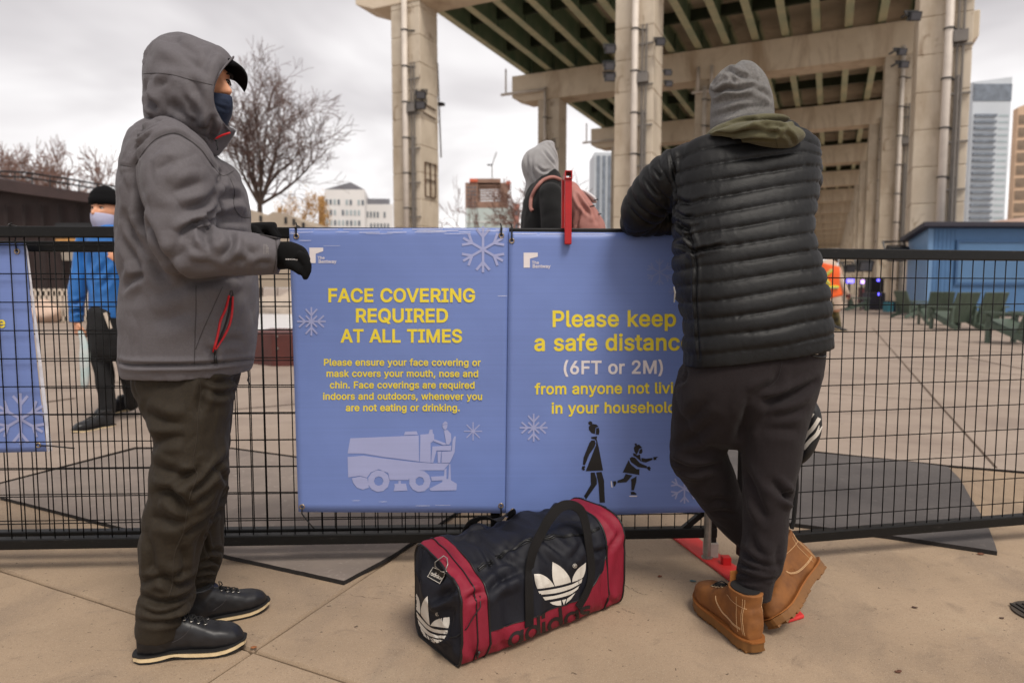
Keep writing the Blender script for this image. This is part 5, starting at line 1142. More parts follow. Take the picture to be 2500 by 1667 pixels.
# grommets and cable ties
M_brass = mat('grommet_brass', lin(176, 156, 128), .3, .15, 40, metal=.8); M_tie = mat('tie_nylon', lin(18, 18, 19), .35, 0)
def grommet(t, pl, u, v):
    c = pl.w(u, v, .002); k = MB()
    ex, ey = dA, zS
    k.tube([c + ex * .008 * math.cos(a) + ey * .008 * math.sin(a) for a in np.linspace(0, 2 * math.pi, 17)[:-1]], .0024, 6, closed=True); k.build('grommet', M_brass, t, smooth=True)
def tie(label, pts, r=.0026, wide=None):
    k = MB(); k.tube(pts, [r] * len(pts), 6); t = k.build('cable_tie', M_tie, smooth=True); tag(t, label, 'cable tie', 'cable ties on the banners'); return t
def rail_tie(pl, u, vg, du, label):
    q = pl.w(u + du, vg, .004); top = FA0 + dA * ((q - FA0).dot(dA)); zt = 1.2445
    f = -nPl * .0245; b_ = nPl * .0225
    P = [q + nPl * .006, q, q + zS * .015, Vector((top.x, top.y, zt - .012)) + f + -nPl * .004, Vector((top.x, top.y, zt + .003)) - nPl * .017, Vector((top.x, top.y, zt + .003)) + nPl * .018, Vector((top.x, top.y, zt - .02)) + b_, Vector((top.x, top.y, zt - .05)) + b_]
    k = MB(); k.tube(P, .0032, 6); k.box(P[3] + zS * .006 - nPl * .002, (.008, .007, .008), (dA, nPl, zS)); k.tube([P[4], P[4] + zS * .012 - dA * .003], .0022, 5)
    tag(k.build('cable_tie', M_tie, smooth=False), label, 'cable tie', 'cable ties on the banners')
for t, pl, L in ((b1, plA, ((724, 577), (1224, 575), (738, 1236), (1223, 1233))), (b2, plB, ((1249.5, 588), (1252, 1246), (1735, 590)))):
    for u, v in L: grommet(t, pl, u, v)
for u, v in ((42, 614), (94, 1086)): grommet(b3, plC, u, v)
rail_tie(plA, 724, 577, 0, 'black cable tie holding the top left corner of the FACE COVERING banner')
rail_tie(plA, 1224, 575, 0, 'black cable tie holding the top right corner of the FACE COVERING banner')
rail_tie(plB, 1249.5, 588, 0, 'black cable tie holding the top left corner of the safe distance banner')
tie('black cable tie with loose tail at bottom left of the FACE COVERING banner', [plA.w(738, 1236, -.004), plA.w(738, 1238, .004), plA.w(738, 1252, .005), plA.w(745, 1262, .004), plA.w(758, 1278, .004), plA.w(768, 1289, .004)])
tie('short black cable tie at the bottom right corner of the FACE COVERING banner', [plA.w(1223, 1233, -.004), plA.w(1223, 1236, .004), plA.w(1224, 1258, .004), plA.w(1224, 1262, -.02)])
tie('short black cable tie at the bottom left corner of the safe distance banner', [plB.w(1252, 1246, -.004), plB.w(1252, 1249, .004), plB.w(1250.5, 1262, .004), plB.w(1250, 1267, -.02)])
tie('black cable tie with long sideways tail at the bottom of the leftmost banner', [plC.w(94, 1086, -.01), plC.w(97, 1087, .002), plC.w(120, 1087, .004), plC.w(184, 1093, .006)])
q0 = plC.w(42, 614, .003); tp = Vector((q0.x, FA0.y + dA.y * (q0.x - FA0.x), 1.2465))
tie('black cable tie standing up over the rail above the leftmost banner', [q0 + nPl * .004, q0, plC.w(38, 590, .004), tp + nPl * .023 - zS * .02, tp + nPl * .02, tp - nPl * .02, at(28, 545, 2.37)])
# red saddle hung over the rail
M_red = mat('red_powder_coat', lin(178, 22, 26), .38, .1, 20, .1, 200)
sd = thing('red_rail_saddle', 'bright red metal saddle bracket hung over the top rail', 'bracket', at(1388, 550, 2.46))
def sq_tube(u0, u1, v0, v1, Y, name, dep=.02, hole=True):
    a = at(u0, v0, Y); b = at(u1, v1, Y); cx = (a.x + b.x) / 2; w_ = abs(b.x - a.x); k = MB(); k.box((cx, Y, (a.z + b.z) / 2), (w_, dep, abs(a.z - b.z))); return k.build(name, M_red, sd, bevel=.003)
Yr = FA0.y + dA.y * 2.5; 
sq_tube(1379, 1395, 438, 597, 2.462, 'front_leg', .022); sq_tube(1371, 1380, 440, 760, 2.53, 'rear_leg', .022)
k = MB(); p0 = at(1387.5, 428, 2.462); s_ = 2.462 / FPX
for dx, dz, ww, hh in ((0, .0125, .0265, .004), (0, -.0125, .0265, .004), (-.0112, 0, .004, .021), (.0112, 0, .004, .021)):
    k.box((p0.x + dx, 2.495, p0.z + dz), (ww, .10, hh))
k.build('cross_tube', M_red, sd, bevel=.001)
# red foot plates
def plate(name, label, P, zt, sockets):
    t = thing('fence_foot', label, 'fence foot', P[0], 'red fence foot plates')
    k = MB(); k.prism([(p.x, p.y, .001) for p in P], (0, 0, zt)); k.build('plate', mat('red_plate_paint', lin(196, 46, 44), .55, .12, 8, .3, 60), t, bevel=.004)
    for (c, h, r, m, nm) in sockets:
        k = MB()
        if nm == 'pipe_socket':
            k.tube([c, c + zS * h], r, 14); k.tube([c, c + zS * .006], r * 1.5, 14)
        else: k.box(c + zS * h / 2, (r, r, h))
        k.build(nm, m, t, smooth=False)
    return t
Pp = [gnd(1625.5, 1303), gnd(1749, 1396), gnd(1880, 1499), gnd(1925, 1522), gnd(1964, 1510), gnd(1947, 1492), gnd(1790, 1383), gnd(1687, 1306), gnd(1670, 1293)]
plate('base_plate', 'long red foot plate under the fence joint beside the tan boots', Pp, .012, [(gnd(1726, 1369) + zS * .013, .215, .014, M_galv, 'pipe_socket'), (gnd(1772, 1384) + zS * .013, .028, .03, M_red, 'stub_socket')])
plate('base_plate', 'red foot plate just showing at the far left edge behind the bottom rail', [gnd(-130, 1300), gnd(-120, 1330), gnd(26, 1319), gnd(24, 1313)], .012, [])
# ------------------------------------------------------------------ small litter
def litter(name, label, u, v, r, col, seed, cat, curl=.25):
    c = gnd(u, v); rnd = random.Random(seed); k = MB(); n = 9
    V = [(c.x, c.y, .003 + r * curl)]
    for i in range(n):
        a = 2 * math.pi * i / n; q = r * rnd.uniform(.55, 1.1); V.append((c.x + q * math.cos(a), c.y + q * .7 * math.sin(a), .003 + r * curl * rnd.uniform(0, .9)))
    V2 = V + [(x, y, z - .0012) for x, y, z in V]; m = n + 1
    F = [(0, i + 1, (i + 1) % n + 1) for i in range(n)] + [(m, m + (i + 1) % n + 1, m + i + 1) for i in range(n)] + [(i + 1, m + i + 1, m + (i + 1) % n + 1, (i + 1) % n + 1) for i in range(n)]
    k.add(V, F[:n]); k2 = MB(); k2.add(V2, F)
    tag(k2.build(name, mat('litter_%d_%d_%d' % col, lin(*col), .8, .2, 40)), label, cat, 'litter on the pavement')
for a in (('dead_leaf', 'small brown dead leaf on the pavement left of the red foot plate', 1612, 1408, .011, (112, 66, 44), 1, 'leaf'),
          ('paper_scrap', 'teal scrap on the pavement left of the planted tan boot', 1691, 1419, .012, (72, 96, 98), 2, 'scrap', .05),
          ('dead_leaf', 'curled brown leaf just right of the dark mat corner', 2394, 1353, .016, (104, 66, 46), 3, 'leaf'),
          ('dead_leaf', 'dark leaf bit on the pavement well right of the tan boots', 2234, 1484, .010, (70, 48, 38), 4, 'leaf'),
          ('dead_leaf', 'brown crumb of leaf near the bottom edge on the right', 2194, 1641, .010, (96, 60, 42), 5, 'leaf'),
          ('dead_leaf', 'rusty leaf beyond the right fence panel on the beige strip', 2008, 1304, .013, (110, 70, 52), 6, 'leaf'),
          ('dead_leaf', 'orange brown leaf by the front black boot at the joint crossing', 618, 1582, .013, (140, 88, 52), 7, 'leaf'),
          ('dead_leaf', 'tiny dark leaf bit far right on the pavement', 2447, 1510, .009, (74, 52, 42), 8, 'leaf'),
          ('pebble', 'rusty pebble on the beige strip under the blue banner', 1165, 1272, .012, (120, 84, 62), 9, 'pebble', .8)): litter(*a)
dr = thing('drain_cover', 'dark round cast drain cover cut by the right edge of the pavement', 'drain cover', gnd(2548, 1500))
c = gnd(2548, 1500); k = MB(); k.tube([c + zS * .001, c + zS * .006], .085, 28); k.build('cover', mat('cast_iron', lin(62, 54, 46), .8, .3, 30, .5, 60), dr)
for i in range(7):
    k = MB(); k.box(c + Vector((-.06 + i * .02, 0, .008)), (.009, .12, .005)); k.build('rib', mat('cast_iron_dark', lin(40, 36, 32), .8, .3, 30), dr)
# ------------------------------------------------------------------ sports bag
M_navy = weave(mat('navy_nylon', lin(19, 20, 29), .62, .18, 9, .35, 30, spec=.32, bdist=.004), (700, 700, 700), .2, .0005); creased(M_navy, 13, .006, .55)
M_crim = weave(mat('crimson_nylon', lin(128, 18, 42), .66, .14, 9, .35, 30, spec=.45, bdist=.004), (700, 700, 700), .2, .0005); creased(M_crim, 13, .006, .5)
M_web = weave(mat('black_webbing', lin(24, 22, 22), .7, .15, 20, spec=.3), (500, 500, 900), .6, .001)
M_pipe = mat('black_piping', lin(16, 16, 17), .4, 0)
M_print = mat('cream_print', lin(206, 200, 190), .5, .05, 20); M_bprint = mat('black_ink', lin(22, 9, 12), .6, .1, 20)
BF = gnd(1124, 1634); ex = (gnd(1516, 1477) - BF); LB_ = ex.length; ex.normalize(); ey = Vector((-ex.y, ex.x, 0))
bag = thing('sports_bag', 'navy and crimson sports bag with black handles standing on the pavement', 'sports bag', BF)
def interp(x, P): return float(np.interp(x, [p[0] for p in P], [p[1] for p in P]))
HS = [(0, .262), (.03, .268), (.085, .262), (.14, .262), (.22, .268), (.32, .276), (.42, .285), (.5, .29), (.56, .297), (.61, .30)]
DS = [(0, .235), (.1, .25), (.3, .265), (.5, .26), (.61, .245)]
def sg(x, p): return math.copysign(abs(x) ** p, x)
def BS(s, ph, inset=0):
    """surface of the bag: s along its length, ph round its section (0 front, 90 top, 180 back, 270 under)"""
    H = interp(s, HS); D = interp(s, DS); a = R(ph); n = 2 / 4.2
    c, q = math.cos(a), math.sin(a)
    if q > 0 and c < 0: n = 2 / 6.5
    if q < 0: n = 2 / 9
    y = D / 2 - (D / 2) * sg(c, n); z = H / 2 + (H / 2) * sg(q, n)
    mid = math.sin(math.pi * min(max(s / LB_, 0), 1))
    up = max(0, q)
    z += .034 * up * max(0, -c) ** .5 * math.exp(-(s / .22) ** 2)
    # soft cloth: belly of the sides, sag of the top towards the near end
    y += -.016 * mid * max(0, c) * (1 - abs(q)) + .014 * mid * max(0, -c) * (1 - abs(q))
    front_top = max(0, c) ** .6 * up ** .6
    z -= .044 * front_top * math.exp(-((s - .10) / .09) ** 2) + .012 * front_top
    p = BF + ex * s + ey * y + zS * z
    w = min(1, max(0, z / .05))
    q1 = noise.noise(Vector((s * 7, y * 9, z * 9 + 4))); q2 = 1 - abs(noise.noise(Vector((s * 9 - z * 7, y * 12, z * 8 + s * 9 + 9)))) * 2
    q3 = 1 - abs(noise.noise(Vector((s * 17 + z * 14, y * 15, z * 11 - s * 8 + 31)))) * 2
    d = (.012 * q1 + .010 * q2 * (mid * .7 + .3) + .0065 * q3) * w
    nv = (ey * -sg(c, .8) + zS * sg(q, .8)).normalized()
    p = p + nv * d; p.z = max(p.z, .002)
    return p - nv * inset
allV = MB()
def patch(name, s0, s1, f0, f1, m, ns=40, nf=40):
    k = MB(); V = []
    for i in range(ns + 1):
        s = s0 + (s1 - s0) * i / ns; a, b = (f0(s) if callable(f0) else f0), (f1(s) if callable(f1) else f1)
        for j in range(nf + 1): V.append(BS(s, a + (b - a) * j / nf))
    F = [(i * (nf + 1) + j, (i + 1) * (nf + 1) + j, (i + 1) * (nf + 1) + j + 1, i * (nf + 1) + j + 1) for i in range(ns) for j in range(nf)]
    k.add(V, F); allV.add(V, F); return k.build(name, m, bag, smooth=True, fix=False)
def phz(s, z):
    """section angle on the front side whose height is z"""
    lo, hi = -89., 80.
    for _ in range(22):
        mid = (lo + hi) / 2
        if (BS(s, mid) - BF).z < z: lo = mid
        else: hi = mid
    return lo
S1, S2 = .085, LB_ - .075
ZB = [(0, .088), (.40, .088), (.46, .105), (S2 - .02, .15), (S2, .19)]
pb = lambda s: phz(s, interp(s, ZB))
patch('main_panel', S1, S2, pb, 215, M_navy, 60, 60); patch('bottom_band', S1, S2, -145, pb, M_crim, 60, 30)
patch('end_band', 0, S1, -145, 215, M_crim, 16, 90); patch('end_band', S2, LB_, -145, 215, M_crim, 16, 90)
def cap(s, out, name, m):
    k = MB(); n = 90; V = []; nr = 14
    ring = [BS(s, -145 + 360 * j / n) for j in range(n)]; ctr = sum(ring, Vector()) / n
    for i in range(nr + 1):
        t = i / nr
        for j in range(n):
            p = ring[j] + (ctr - ring[j]) * t; b = (1 - (1 - t) ** 2.2)
            p = p + ex * out * (b * .018 + (.018 * noise.noise(p * 9) + .010 * (1 - 2 * abs(noise.noise(p * 14)))) * min(1, t * 4)); V.append(p)
    F = [(i * n + j, i * n + (j + 1) % n, (i + 1) * n + (j + 1) % n, (i + 1) * n + j) for i in range(nr) for j in range(n)]
    if out > 0: F = [f[::-1] for f in F]
    k.add(V, F); allV.add(V, F); return k.build(name, m, bag, smooth=True, fix=True)
e1 = cap(0, -1, 'end_panel', M_navy); e2 = cap(LB_, 1, 'end_panel', M_navy)
zg = lambda x, y: (980 + x / 3.267, 1180 + y / 3.267)
Zg = lambda P: [zg(x, y) for x, y in P]
BF_ = {'main_panel': [([(600, 440), (760, 560), (970, 690)], .011, .009), ([(965, 700), (800, 760), (705, 860)], .012, .010), ([(430, 470), (520, 440), (700, 430)], .010, .008), ([(620, 480), (690, 600), (725, 690)], .010, .008), ([(760, 560), (880, 500), (980, 400)], .014, .007), ([(1040, 720), (1065, 900), (1050, 1080)], .008, .005), ([(1480, 560), (1560, 545), (1650, 530)], .009, .008), ([(1100, 420), (1200, 490), (1300, 570)], .013, .008), ([(1290, 980), (1310, 1040), (1370, 1060)], .010, .008), ([(720, 1000), (800, 1080), (900, 1130)], .014, .007), ([(1520, 600), (1560, 700), (1560, 800)], .012, .008), ([(1140, 330), (1300, 300), (1480, 290)], .011, .006), ([(700, 700), (780, 720), (860, 780)], .011, .007), ([(1330, 620), (1400, 560), (1440, 480)], .012, .007), ([(520, 380), (640, 350), (800, 330)], .016, .008)],
       'end_panel': [([(200, 450), (190, 600), (165, 780)], .010, .010), ([(560, 640), (420, 700), (330, 860)], .012, .011), ([(500, 900), (330, 960), (240, 1000)], .012, .010), ([(490, 1150), (400, 1225), (250, 1300)], .010, .008), ([(590, 680), (480, 780), (440, 900)], .011, .009), ([(300, 540), (260, 640), (250, 700)], .010, .007), ([(510, 1050), (430, 1080), (400, 1120)], .010, .007)],
       'end_band': [([(400, 560), (560, 620), (640, 760)], .009, .008), ([(710, 860), (600, 880), (520, 930)], .009, .010), ([(520, 1260), (570, 1330), (600, 1410)], .011, .007), ([(300, 440), (420, 540), (520, 580)], .008, .007), ([(640, 620), (650, 740), (680, 820)], .009, .008), ([(1650, 620), (1600, 760), (1570, 900)], .010, .008), ([(1640, 560), (1690, 480), (1740, 400)], .010, .008), ([(1600, 900), (1660, 930), (1720, 960)], .010, .006)],
       'bottom_band': [([(760, 1180), (820, 1280), (900, 1310)], .012, .007), ([(1380, 1050), (1420, 1100), (1500, 1090)], .010, .007), ([(1560, 830), (1600, 900), (1630, 1000)], .010, .007)]}
for o_ in [c for c in bag.children if c.name.split('.')[0] in BF_]:
    folds(o_.data, [(Zg(f[0]), *f[1:]) for f in BF_[o_.name.split('.')[0]]])
allV = MB()
for o_ in [c for c in bag.children if c.name.split('.')[0] in BF_]: allV.add([v.co for v in o_.data.vertices], [tuple(p.vertices) for p in o_.data.polygons])
btree = BVHTree.FromPolygons([Vector(v) for v in allV.V], allV.F)
def snap(pts, off):
    o = []
    for p in pts:
        h, nn, i, d = btree.find_nearest(p); nn = nn if nn.dot(h - (BF + ex * (LB_ / 2) + ey * .12 + zS * .13)) > 0 else -nn; o.append(h + nn * off)
    return o
for s in (0, S1, S2, LB_):
    k = MB(); k.tube(snap([BS(s, a) for a in np.linspace(-145, 215, 121)[:-1]], .001), .0034, 6, closed=True); k.build('piping', M_pipe, bag, smooth=True)
k = MB(); k.tube(snap([BS(s, pb(s)) for s in np.linspace(S1, S2, 50)], .0002), .002, 5); k.build('piping', M_pipe, bag, smooth=True)
zf = lambda s: 62 + 14 * math.sin(s * 9)
k = MB()
for da in (-2.2, 0, 2.2): k.tube(snap([BS(s, zf(s) + da) for s in np.linspace(S1 + .01, S2 - .01, 90)], .0018), .0016 if da else .0028, 5)
k.build('zip', M_pipe, bag, smooth=True)
k = MB(); k.tube(snap([BS(.045, a) for a in np.linspace(-40, 150, 90)], .0018), .0022, 5); k.build('zip', M_pipe, bag, smooth=True)
k = MB(); k.tube(snap([BS(.05, -8), BS(.05, -18), BS(.052, -24)], .005), .0035, 6); k.build('zip_puller', M_blk, bag)
def onbag(x, y, off=.0012):
    u, v = zg(x, y); h = btree.ray_cast(CAM, ray(u, v))
    if h[0] is None: return None
    n = h[1] if h[1].dot(ray(u, v)) < 0 else -h[1]
    return h[0] + n * off
def dense(loop, holes=(), step=9):
    """outline -> triangles with inner grid points so that a print follows the cloth"""
    xs = [p[0] for p in loop]; ys = [p[1] for p in loop]
    def sub(l):
        o = []
        for i in range(len(l)):
            a, b = l[i], l[(i + 1) % len(l)]; n = max(1, int(math.hypot(b[0] - a[0], b[1] - a[1]) / step))
            o += [(a[0] + (b[0] - a[0]) * j / n, a[1] + (b[1] - a[1]) * j / n) for j in range(n)]
        return o
    def cl(l):
        o = []
        for p in l:
            if not o or math.hypot(p[0] - o[-1][0], p[1] - o[-1][1]) > .3: o.append(p)
        if math.hypot(o[0][0] - o[-1][0], o[0][1] - o[-1][1]) < .3: o.pop()
        return o
    L = [cl(sub(loop))] + [cl(sub(h)) for h in holes]; V = []; F = []
    for l in L: k = len(V); V += [Vector(p) for p in l]; F.append(list(range(k, k + len(l))))
    x = min(xs) + step / 2
    while x < max(xs):
        y = min(ys) + step / 2
        while y < max(ys):
            jx, jy = x + .13 * step * math.sin(y * 3.1), y + .13 * step * math.cos(x * 2.3)
            if inside((jx, jy), loop) and not any(inside((jx, jy), h) for h in holes) and min((q.x - jx) ** 2 + (q.y - jy) ** 2 for q in V) > (step * .4) ** 2: V.append(Vector((jx, jy)))
            y += step
        x += step
    return cdt(V, L)
def print_on(name, shapes, m, off=.0012, step=9):
    k = MB()
    for i, sh in enumerate(shapes):
        o, hs = sh if isinstance(sh, tuple) else (sh, [])
        V, F = dense(o, hs, step); P = [onbag(x, y, off + i * .00005) for x, y in V]
        F = [f for f in F if all(P[q] is not None for q in f) and max((P[f[0]] - P[f[1]]).length, (P[f[1]] - P[f[2]]).length) < .04]
        P = [p if p is not None else Vector((0, 0, -1)) for p in P]
        k.add(P, F)
    return k.build(name, m, bag, fix=False)
def curve2(P, n=4): return [tuple(p) for p in catmull(P, n)]
def leaf(*segs):
    o = []
    for s in segs: o += curve2(s)[:-1] if len(s) > 2 else list(s)[:-1]
    return o
tref_f = [leaf([(1057, 720), (1108, 722), (1160, 748), (1198, 786), (1219, 818)], [(1219, 818), (1150, 830), (1086, 838)], [(1086, 838), (1068, 785), (1057, 720)]),
          leaf([(1205, 623), (1262, 655), (1312, 705), (1340, 750), (1350, 785)], [(1350, 785), (1290, 803), (1224, 817)], [(1224, 817), (1205, 760), (1200, 690), (1205, 623)]),
          leaf([(1470, 628), (1466, 690), (1452, 735), (1438, 754)], [(1438, 754), (1400, 772), (1361, 784)], [(1361, 784), (1366, 745), (1400, 685), (1470, 628)]),
          leaf([(1091, 857), (1230, 836), (1355, 803), (1441, 757)], [(1441, 757), (1432, 790)], [(1432, 790), (1345, 838), (1230, 871), (1104, 885)], [(1104, 885), (1091, 857)]),
          leaf([(1125, 904), (1235, 889), (1350, 852), (1419, 811)], [(1419, 811), (1402, 842)], [(1402, 842), (1340, 884), (1240, 912), (1143, 929)], [(1143, 929), (1125, 904)]),
          [(1180, 946), (1272, 929), (1275, 969), (1240, 970), (1205, 962)], [(1280, 927), (1312, 919), (1294, 966)], [(1320, 914), (1386, 868), (1350, 920), (1308, 955)]]
print_on('emblem', tref_f, M_print)
tref_e = [leaf([(122, 878), (142, 915), (152, 975), (153, 1040)], [(153, 1040), (128, 1010), (112, 985)], [(112, 985), (112, 925), (122, 878)]),
          leaf([(210, 895), (215, 970), (220, 1050), (229, 1130)], [(229, 1130), (195, 1095), (158, 1045)], [(158, 1045), (160, 990), (180, 930), (210, 895)]),
          leaf([(385, 1063), (386, 1110), (375, 1150)], [(375, 1150), (310, 1143), (233, 1130)], [(233, 1130), (262, 1095), (315, 1072), (385, 1063)]),
          leaf([(122, 1020), (165, 1075), (228, 1138), (292, 1162), (372, 1168)], [(372, 1168), (365, 1200)], [(365, 1200), (288, 1188), (218, 1163), (150, 1095), (128, 1060)], [(128, 1060), (122, 1020)]),
          leaf([(132, 1080), (165, 1122), (225, 1183), (290, 1208), (360, 1214)], [(360, 1214), (345, 1236)], [(345, 1236), (285, 1231), (215, 1204), (160, 1150), (140, 1115)], [(140, 1115), (132, 1080)]),
          [(152, 1142), (188, 1185), (208, 1232), (182, 1210), (160, 1170)], [(203, 1203), (224, 1222), (228, 1246), (214, 1232)], [(233, 1224), (290, 1245), (333, 1250), (302, 1268), (262, 1268), (240, 1252)]]
print_on('emblem', tref_e, M_print)
for cx, cy, r in ((1382, 655, 17), (287, 1040, 14)):
    print_on('registered_mark', [(ngon(cx, cy, r, 18), [ngon(cx, cy, r * .78, 18)[::-1]]), [(cx - r * .35, cy - r * .5), (cx - r * .35, cy + r * .5), (cx - r * .12, cy + r * .5), (cx - r * .12, cy + r * .12), (cx + r * .2, cy + r * .5), (cx + r * .45, cy + r * .5), (cx + r * .1, cy + r * .06), (cx + r * .35, cy - r * .2), (cx + r * .2, cy - r * .5)]], M_print, step=6)
# rounded lower-case wordmark built from rings and stems
def wordmark(quad, m, name, off, step=8, parent=None, fn=None):
    BL, BR, TR, TL = quad; Wd = 5.0
    f = lambda x, y: tuple(((BL[i] * (1 - x / Wd) + BR[i] * x / Wd) * (1 - y) + (TL[i] * (1 - x / Wd) + TR[i] * x / Wd) * y) for i in (0, 1))
    sh = []
    def ring(cx): o = ngon(cx, .5, .5, 28); h = ngon(cx, .5, .27, 22)[::-1]; sh.append(([f(*p) for p in o], [[f(*p) for p in h]]))
    def stem(x, y0, y1, w_=.23): sh.append(([f(x, y0), f(x + w_, y0), f(x + w_, y1), f(x, y1)], []))
    def ess(x0):
        c = [(.70, .83), (.45, .90), (.18, .86), (.13, .70), (.25, .58), (.5, .50), (.62, .38), (.58, .2), (.35, .1), (.04, .16)]
        C = catmull([(x0 + p[0], p[1]) for p in c], 4); L = []; Rr = []
        for i in range(len(C)):
            t = C[min(i + 1, len(C) - 1)] - C[max(i - 1, 0)]; t = t / np.linalg.norm(t); nn_ = np.array([-t[1], t[0]]) * .115; L.append(tuple(C[i] + nn_)); Rr.append(tuple(C[i] - nn_))
        sh.append(([f(*p) for p in (L + Rr[::-1])][::-1], []))
    ring(.5); stem(.80, 0, .96); ring(1.62); stem(1.92, 0, 1.55); stem(2.26, 0, .96); stem(2.26, 1.2, 1.5); ring(3.12); stem(3.42, 0, 1.55)
    ring(4.30) if False else None
    ring(4.22); stem(4.52, 0, .96)
    ess(4.80)
    return sh
sh = wordmark(((848, 1322), (1455, 1092), (1440, 985), (852, 1196)), M_bprint, 'wordmark', .0012)
print_on('wordmark', sh, M_bprint, .0014, 10)
# leather tag hung from a ring on the near end
tq = [(263, 660), (366, 706), (310, 801), (212, 745)]
tg = print_on('luggage_tag', [tq], M_pipe, .004)
inn = lambda t: [(tq[i][0] + (sum(p[0] for p in tq) / 4 - tq[i][0]) * t, tq[i][1] + (sum(p[1] for p in tq) / 4 - tq[i][1]) * t) for i in range(4)]
print_on('tag_border', [(inn(.02), [inn(.09)[::-1]])], M_print, .0052)
W_ = wordmark(((240, 727), (322, 764), (331, 742), (249, 705)), None, '', 0)
print_on('tag_wordmark', W_, M_print, .0054, 8)
k = MB(); k.tube([onbag(x, y, o) for x, y, o in ((300, 682, .003), (290, 655, .009), (300, 625, .013), (330, 610, .014), (358, 625, .012), (368, 660, .008), (352, 695, .003))], .0017, 6); k.build('tag_ring', M_galv, bag, smooth=True)
# webbing handles
def strap(name, P, wd, nfix):
    """flat webbing along points P with surface normals nfix"""
    C = catmull([tuple(p) for p in P], 6); Nn = catmull([tuple(n) for n in nfix], 6); k = MB(); V = []
    for i in range(len(C)):
        t = Vector(C[min(i + 1, len(C) - 1)] - C[max(i - 1, 0)]).normalized(); n = Vector(Nn[i]).normalized(); sd_ = t.cross(n).normalized(); c = Vector(C[i]); n = sd_.cross(t).normalized()
        for a, b in ((-1, 0), (1, 0), (1, 1), (-1, 1)): V.append(c + sd_ * (a * wd / 2) + n * (.0026 * b))
    m_ = len(C); F = [(i * 4 + j, i * 4 + (j + 1) % 4, (i + 1) * 4 + (j + 1) % 4, (i + 1) * 4 + j) for i in range(m_ - 1) for j in range(4)] + [(0, 1, 2, 3), tuple((m_ - 1) * 4 + q for q in (3, 2, 1, 0))]
    k.add(V, F); return k.build(name, M_web, bag, smooth=False)
fn = -ey
def fb(x, y, o=.003): return onbag(x, y, o)
hp = [fb(1012, 1135), fb(1015, 1020), fb(1012, 900), fb(1010, 780), fb(1018, 690)]
rp_ = [fb(1500, 590), fb(1508, 680), fb(1500, 780), fb(1462, 880), fb(1400, 985)]
_y0, _y1 = hp[-1].y, rp_[0].y
lt = [at(*zg(x, y), _y0 + (_y1 - _y0) * t + back) for x, y, t, back in ((1042, 560, .06, .0), (1090, 440, .14, .01), (1180, 280, .3, .03), (1265, 190, .45, .045), (1350, 172, .6, .05), (1428, 215, .75, .045), (1466, 320, .86, .03), (1488, 450, .95, .008))]
ALLP = [p for p in hp + lt + rp_ if p is not None]
NF = [fn if i < 5 else (fn + zS * .4 if i < 7 else (-zS * -.6 + fn if i < 10 else fn)) for i in range(len(ALLP))]
strap('handle', ALLP, .030, NF)
BPh = [BS(.20, 150, -.003), BS(.205, 122, -.010), BS(.23, 105, -.022), BS(.28, 102, -.026), BS(.33, 105, -.022), BS(.37, 122, -.010), BS(.375, 150, -.003)]
strap('handle', BPh, .030, [ey, ey, ey + zS, zS, ey + zS, ey, ey])
k = MB(); k.tube([onbag(625, 900, .003), onbag(620, 980, .006), onbag(570, 1060, .004), onbag(515, 1150, .004), onbag(440, 1215, .003), onbag(390, 1225, .003)], .0016, 5); k.build('cord', M_pipe, bag, smooth=True)
# ------------------------------------------------------------------ people
M_skin = mat('skin_warm', lin(210, 150, 116), .5, .08, 25, .15, 150); M_skin2 = mat('skin_light', lin(202, 146, 112), .5, .08, 25, .15, 150)
M_eye = mat('eye_white', lin(196, 186, 178), .25, 0); M_iris = mat('iris_dark', lin(34, 22, 16), .2, 0); M_brow = mat('brow_hair', lin(34, 26, 22), .8, .2, 60)
M_parka = weave(mat('grey_softshell', lin(93, 89, 92), .72, .07, 200, .3, 240, sheen=.05, spec=.35), (1100, 1100, 1100), .25, .0006); creased(M_parka, 10, .011, .65, (1, 1, 1.3), 3.5)
M_seam = mat('grey_seam', lin(60, 56, 57), .8, 0); M_redzip = mat('red_zip_tape', lin(196, 24, 34), .5, .1, 80)
M_glove = mat('black_fleece_glove', lin(9, 9, 10), .9, .15, 60, .5, 300, spec=.2)
M_mask = weave(mat('navy_cotton', lin(30, 42, 66), .85, .1, 30), (1200, 1200, 1200), .4, .0006)
M_knitblk = weave(mat('black_knit', lin(11, 11, 13), .95, .2, 120, .8, 350, spec=.2), (600, 600, 600), .8, .0015)
M_olive = weave(mat('brown_olive_cotton', lin(38, 31, 22), .74, .10, 200, .3, 260, sheen=.02, spec=.3, col2=lin(46, 38, 26)), (1200, 1200, 1200), .2, .0006); creased(M_olive, 11, .012, .65, (1, 1, 1.2), 3.5)
M_bootb = mat('black_waxed_leather', lin(24, 24, 27), .45, .25, 14, .35, 60, spec=.5, bdist=.001); M_cream_sole = mat('cream_midsole', lin(214, 192, 152), .6, .12, 40); M_lug = mat('dark_lug', lin(26, 25, 25), .7, .2, 40)
M_lace = mat('black_lace', lin(22, 21, 21), .8, .2, 100); M_metal = mat('eyelet_metal', lin(200, 196, 188), .25, .1, 60, metal=.9)
M_puff = weave(mat('black_down_nylon', lin(9, 9, 10), .55, .12, 12, .3, 120, spec=.33, bdist=.0015), (1300, 1300, 1300), .15, .0004); creased(M_puff, 26, .0035, .55, (1.2, 1, .7))
M_char = weave(mat('charcoal_jersey', lin(34, 28, 29), .92, .22, 260, .3, 300, sheen=.05, spec=.25), (900, 900, 900), .4, .0008); creased(M_char, 7, .004, .25)
M_bean = weave(mat('grey_marl_knit', lin(140, 137, 134), .95, .22, 110, .8, 300, sheen=.2), (420, 420, 20), .9, .0018)
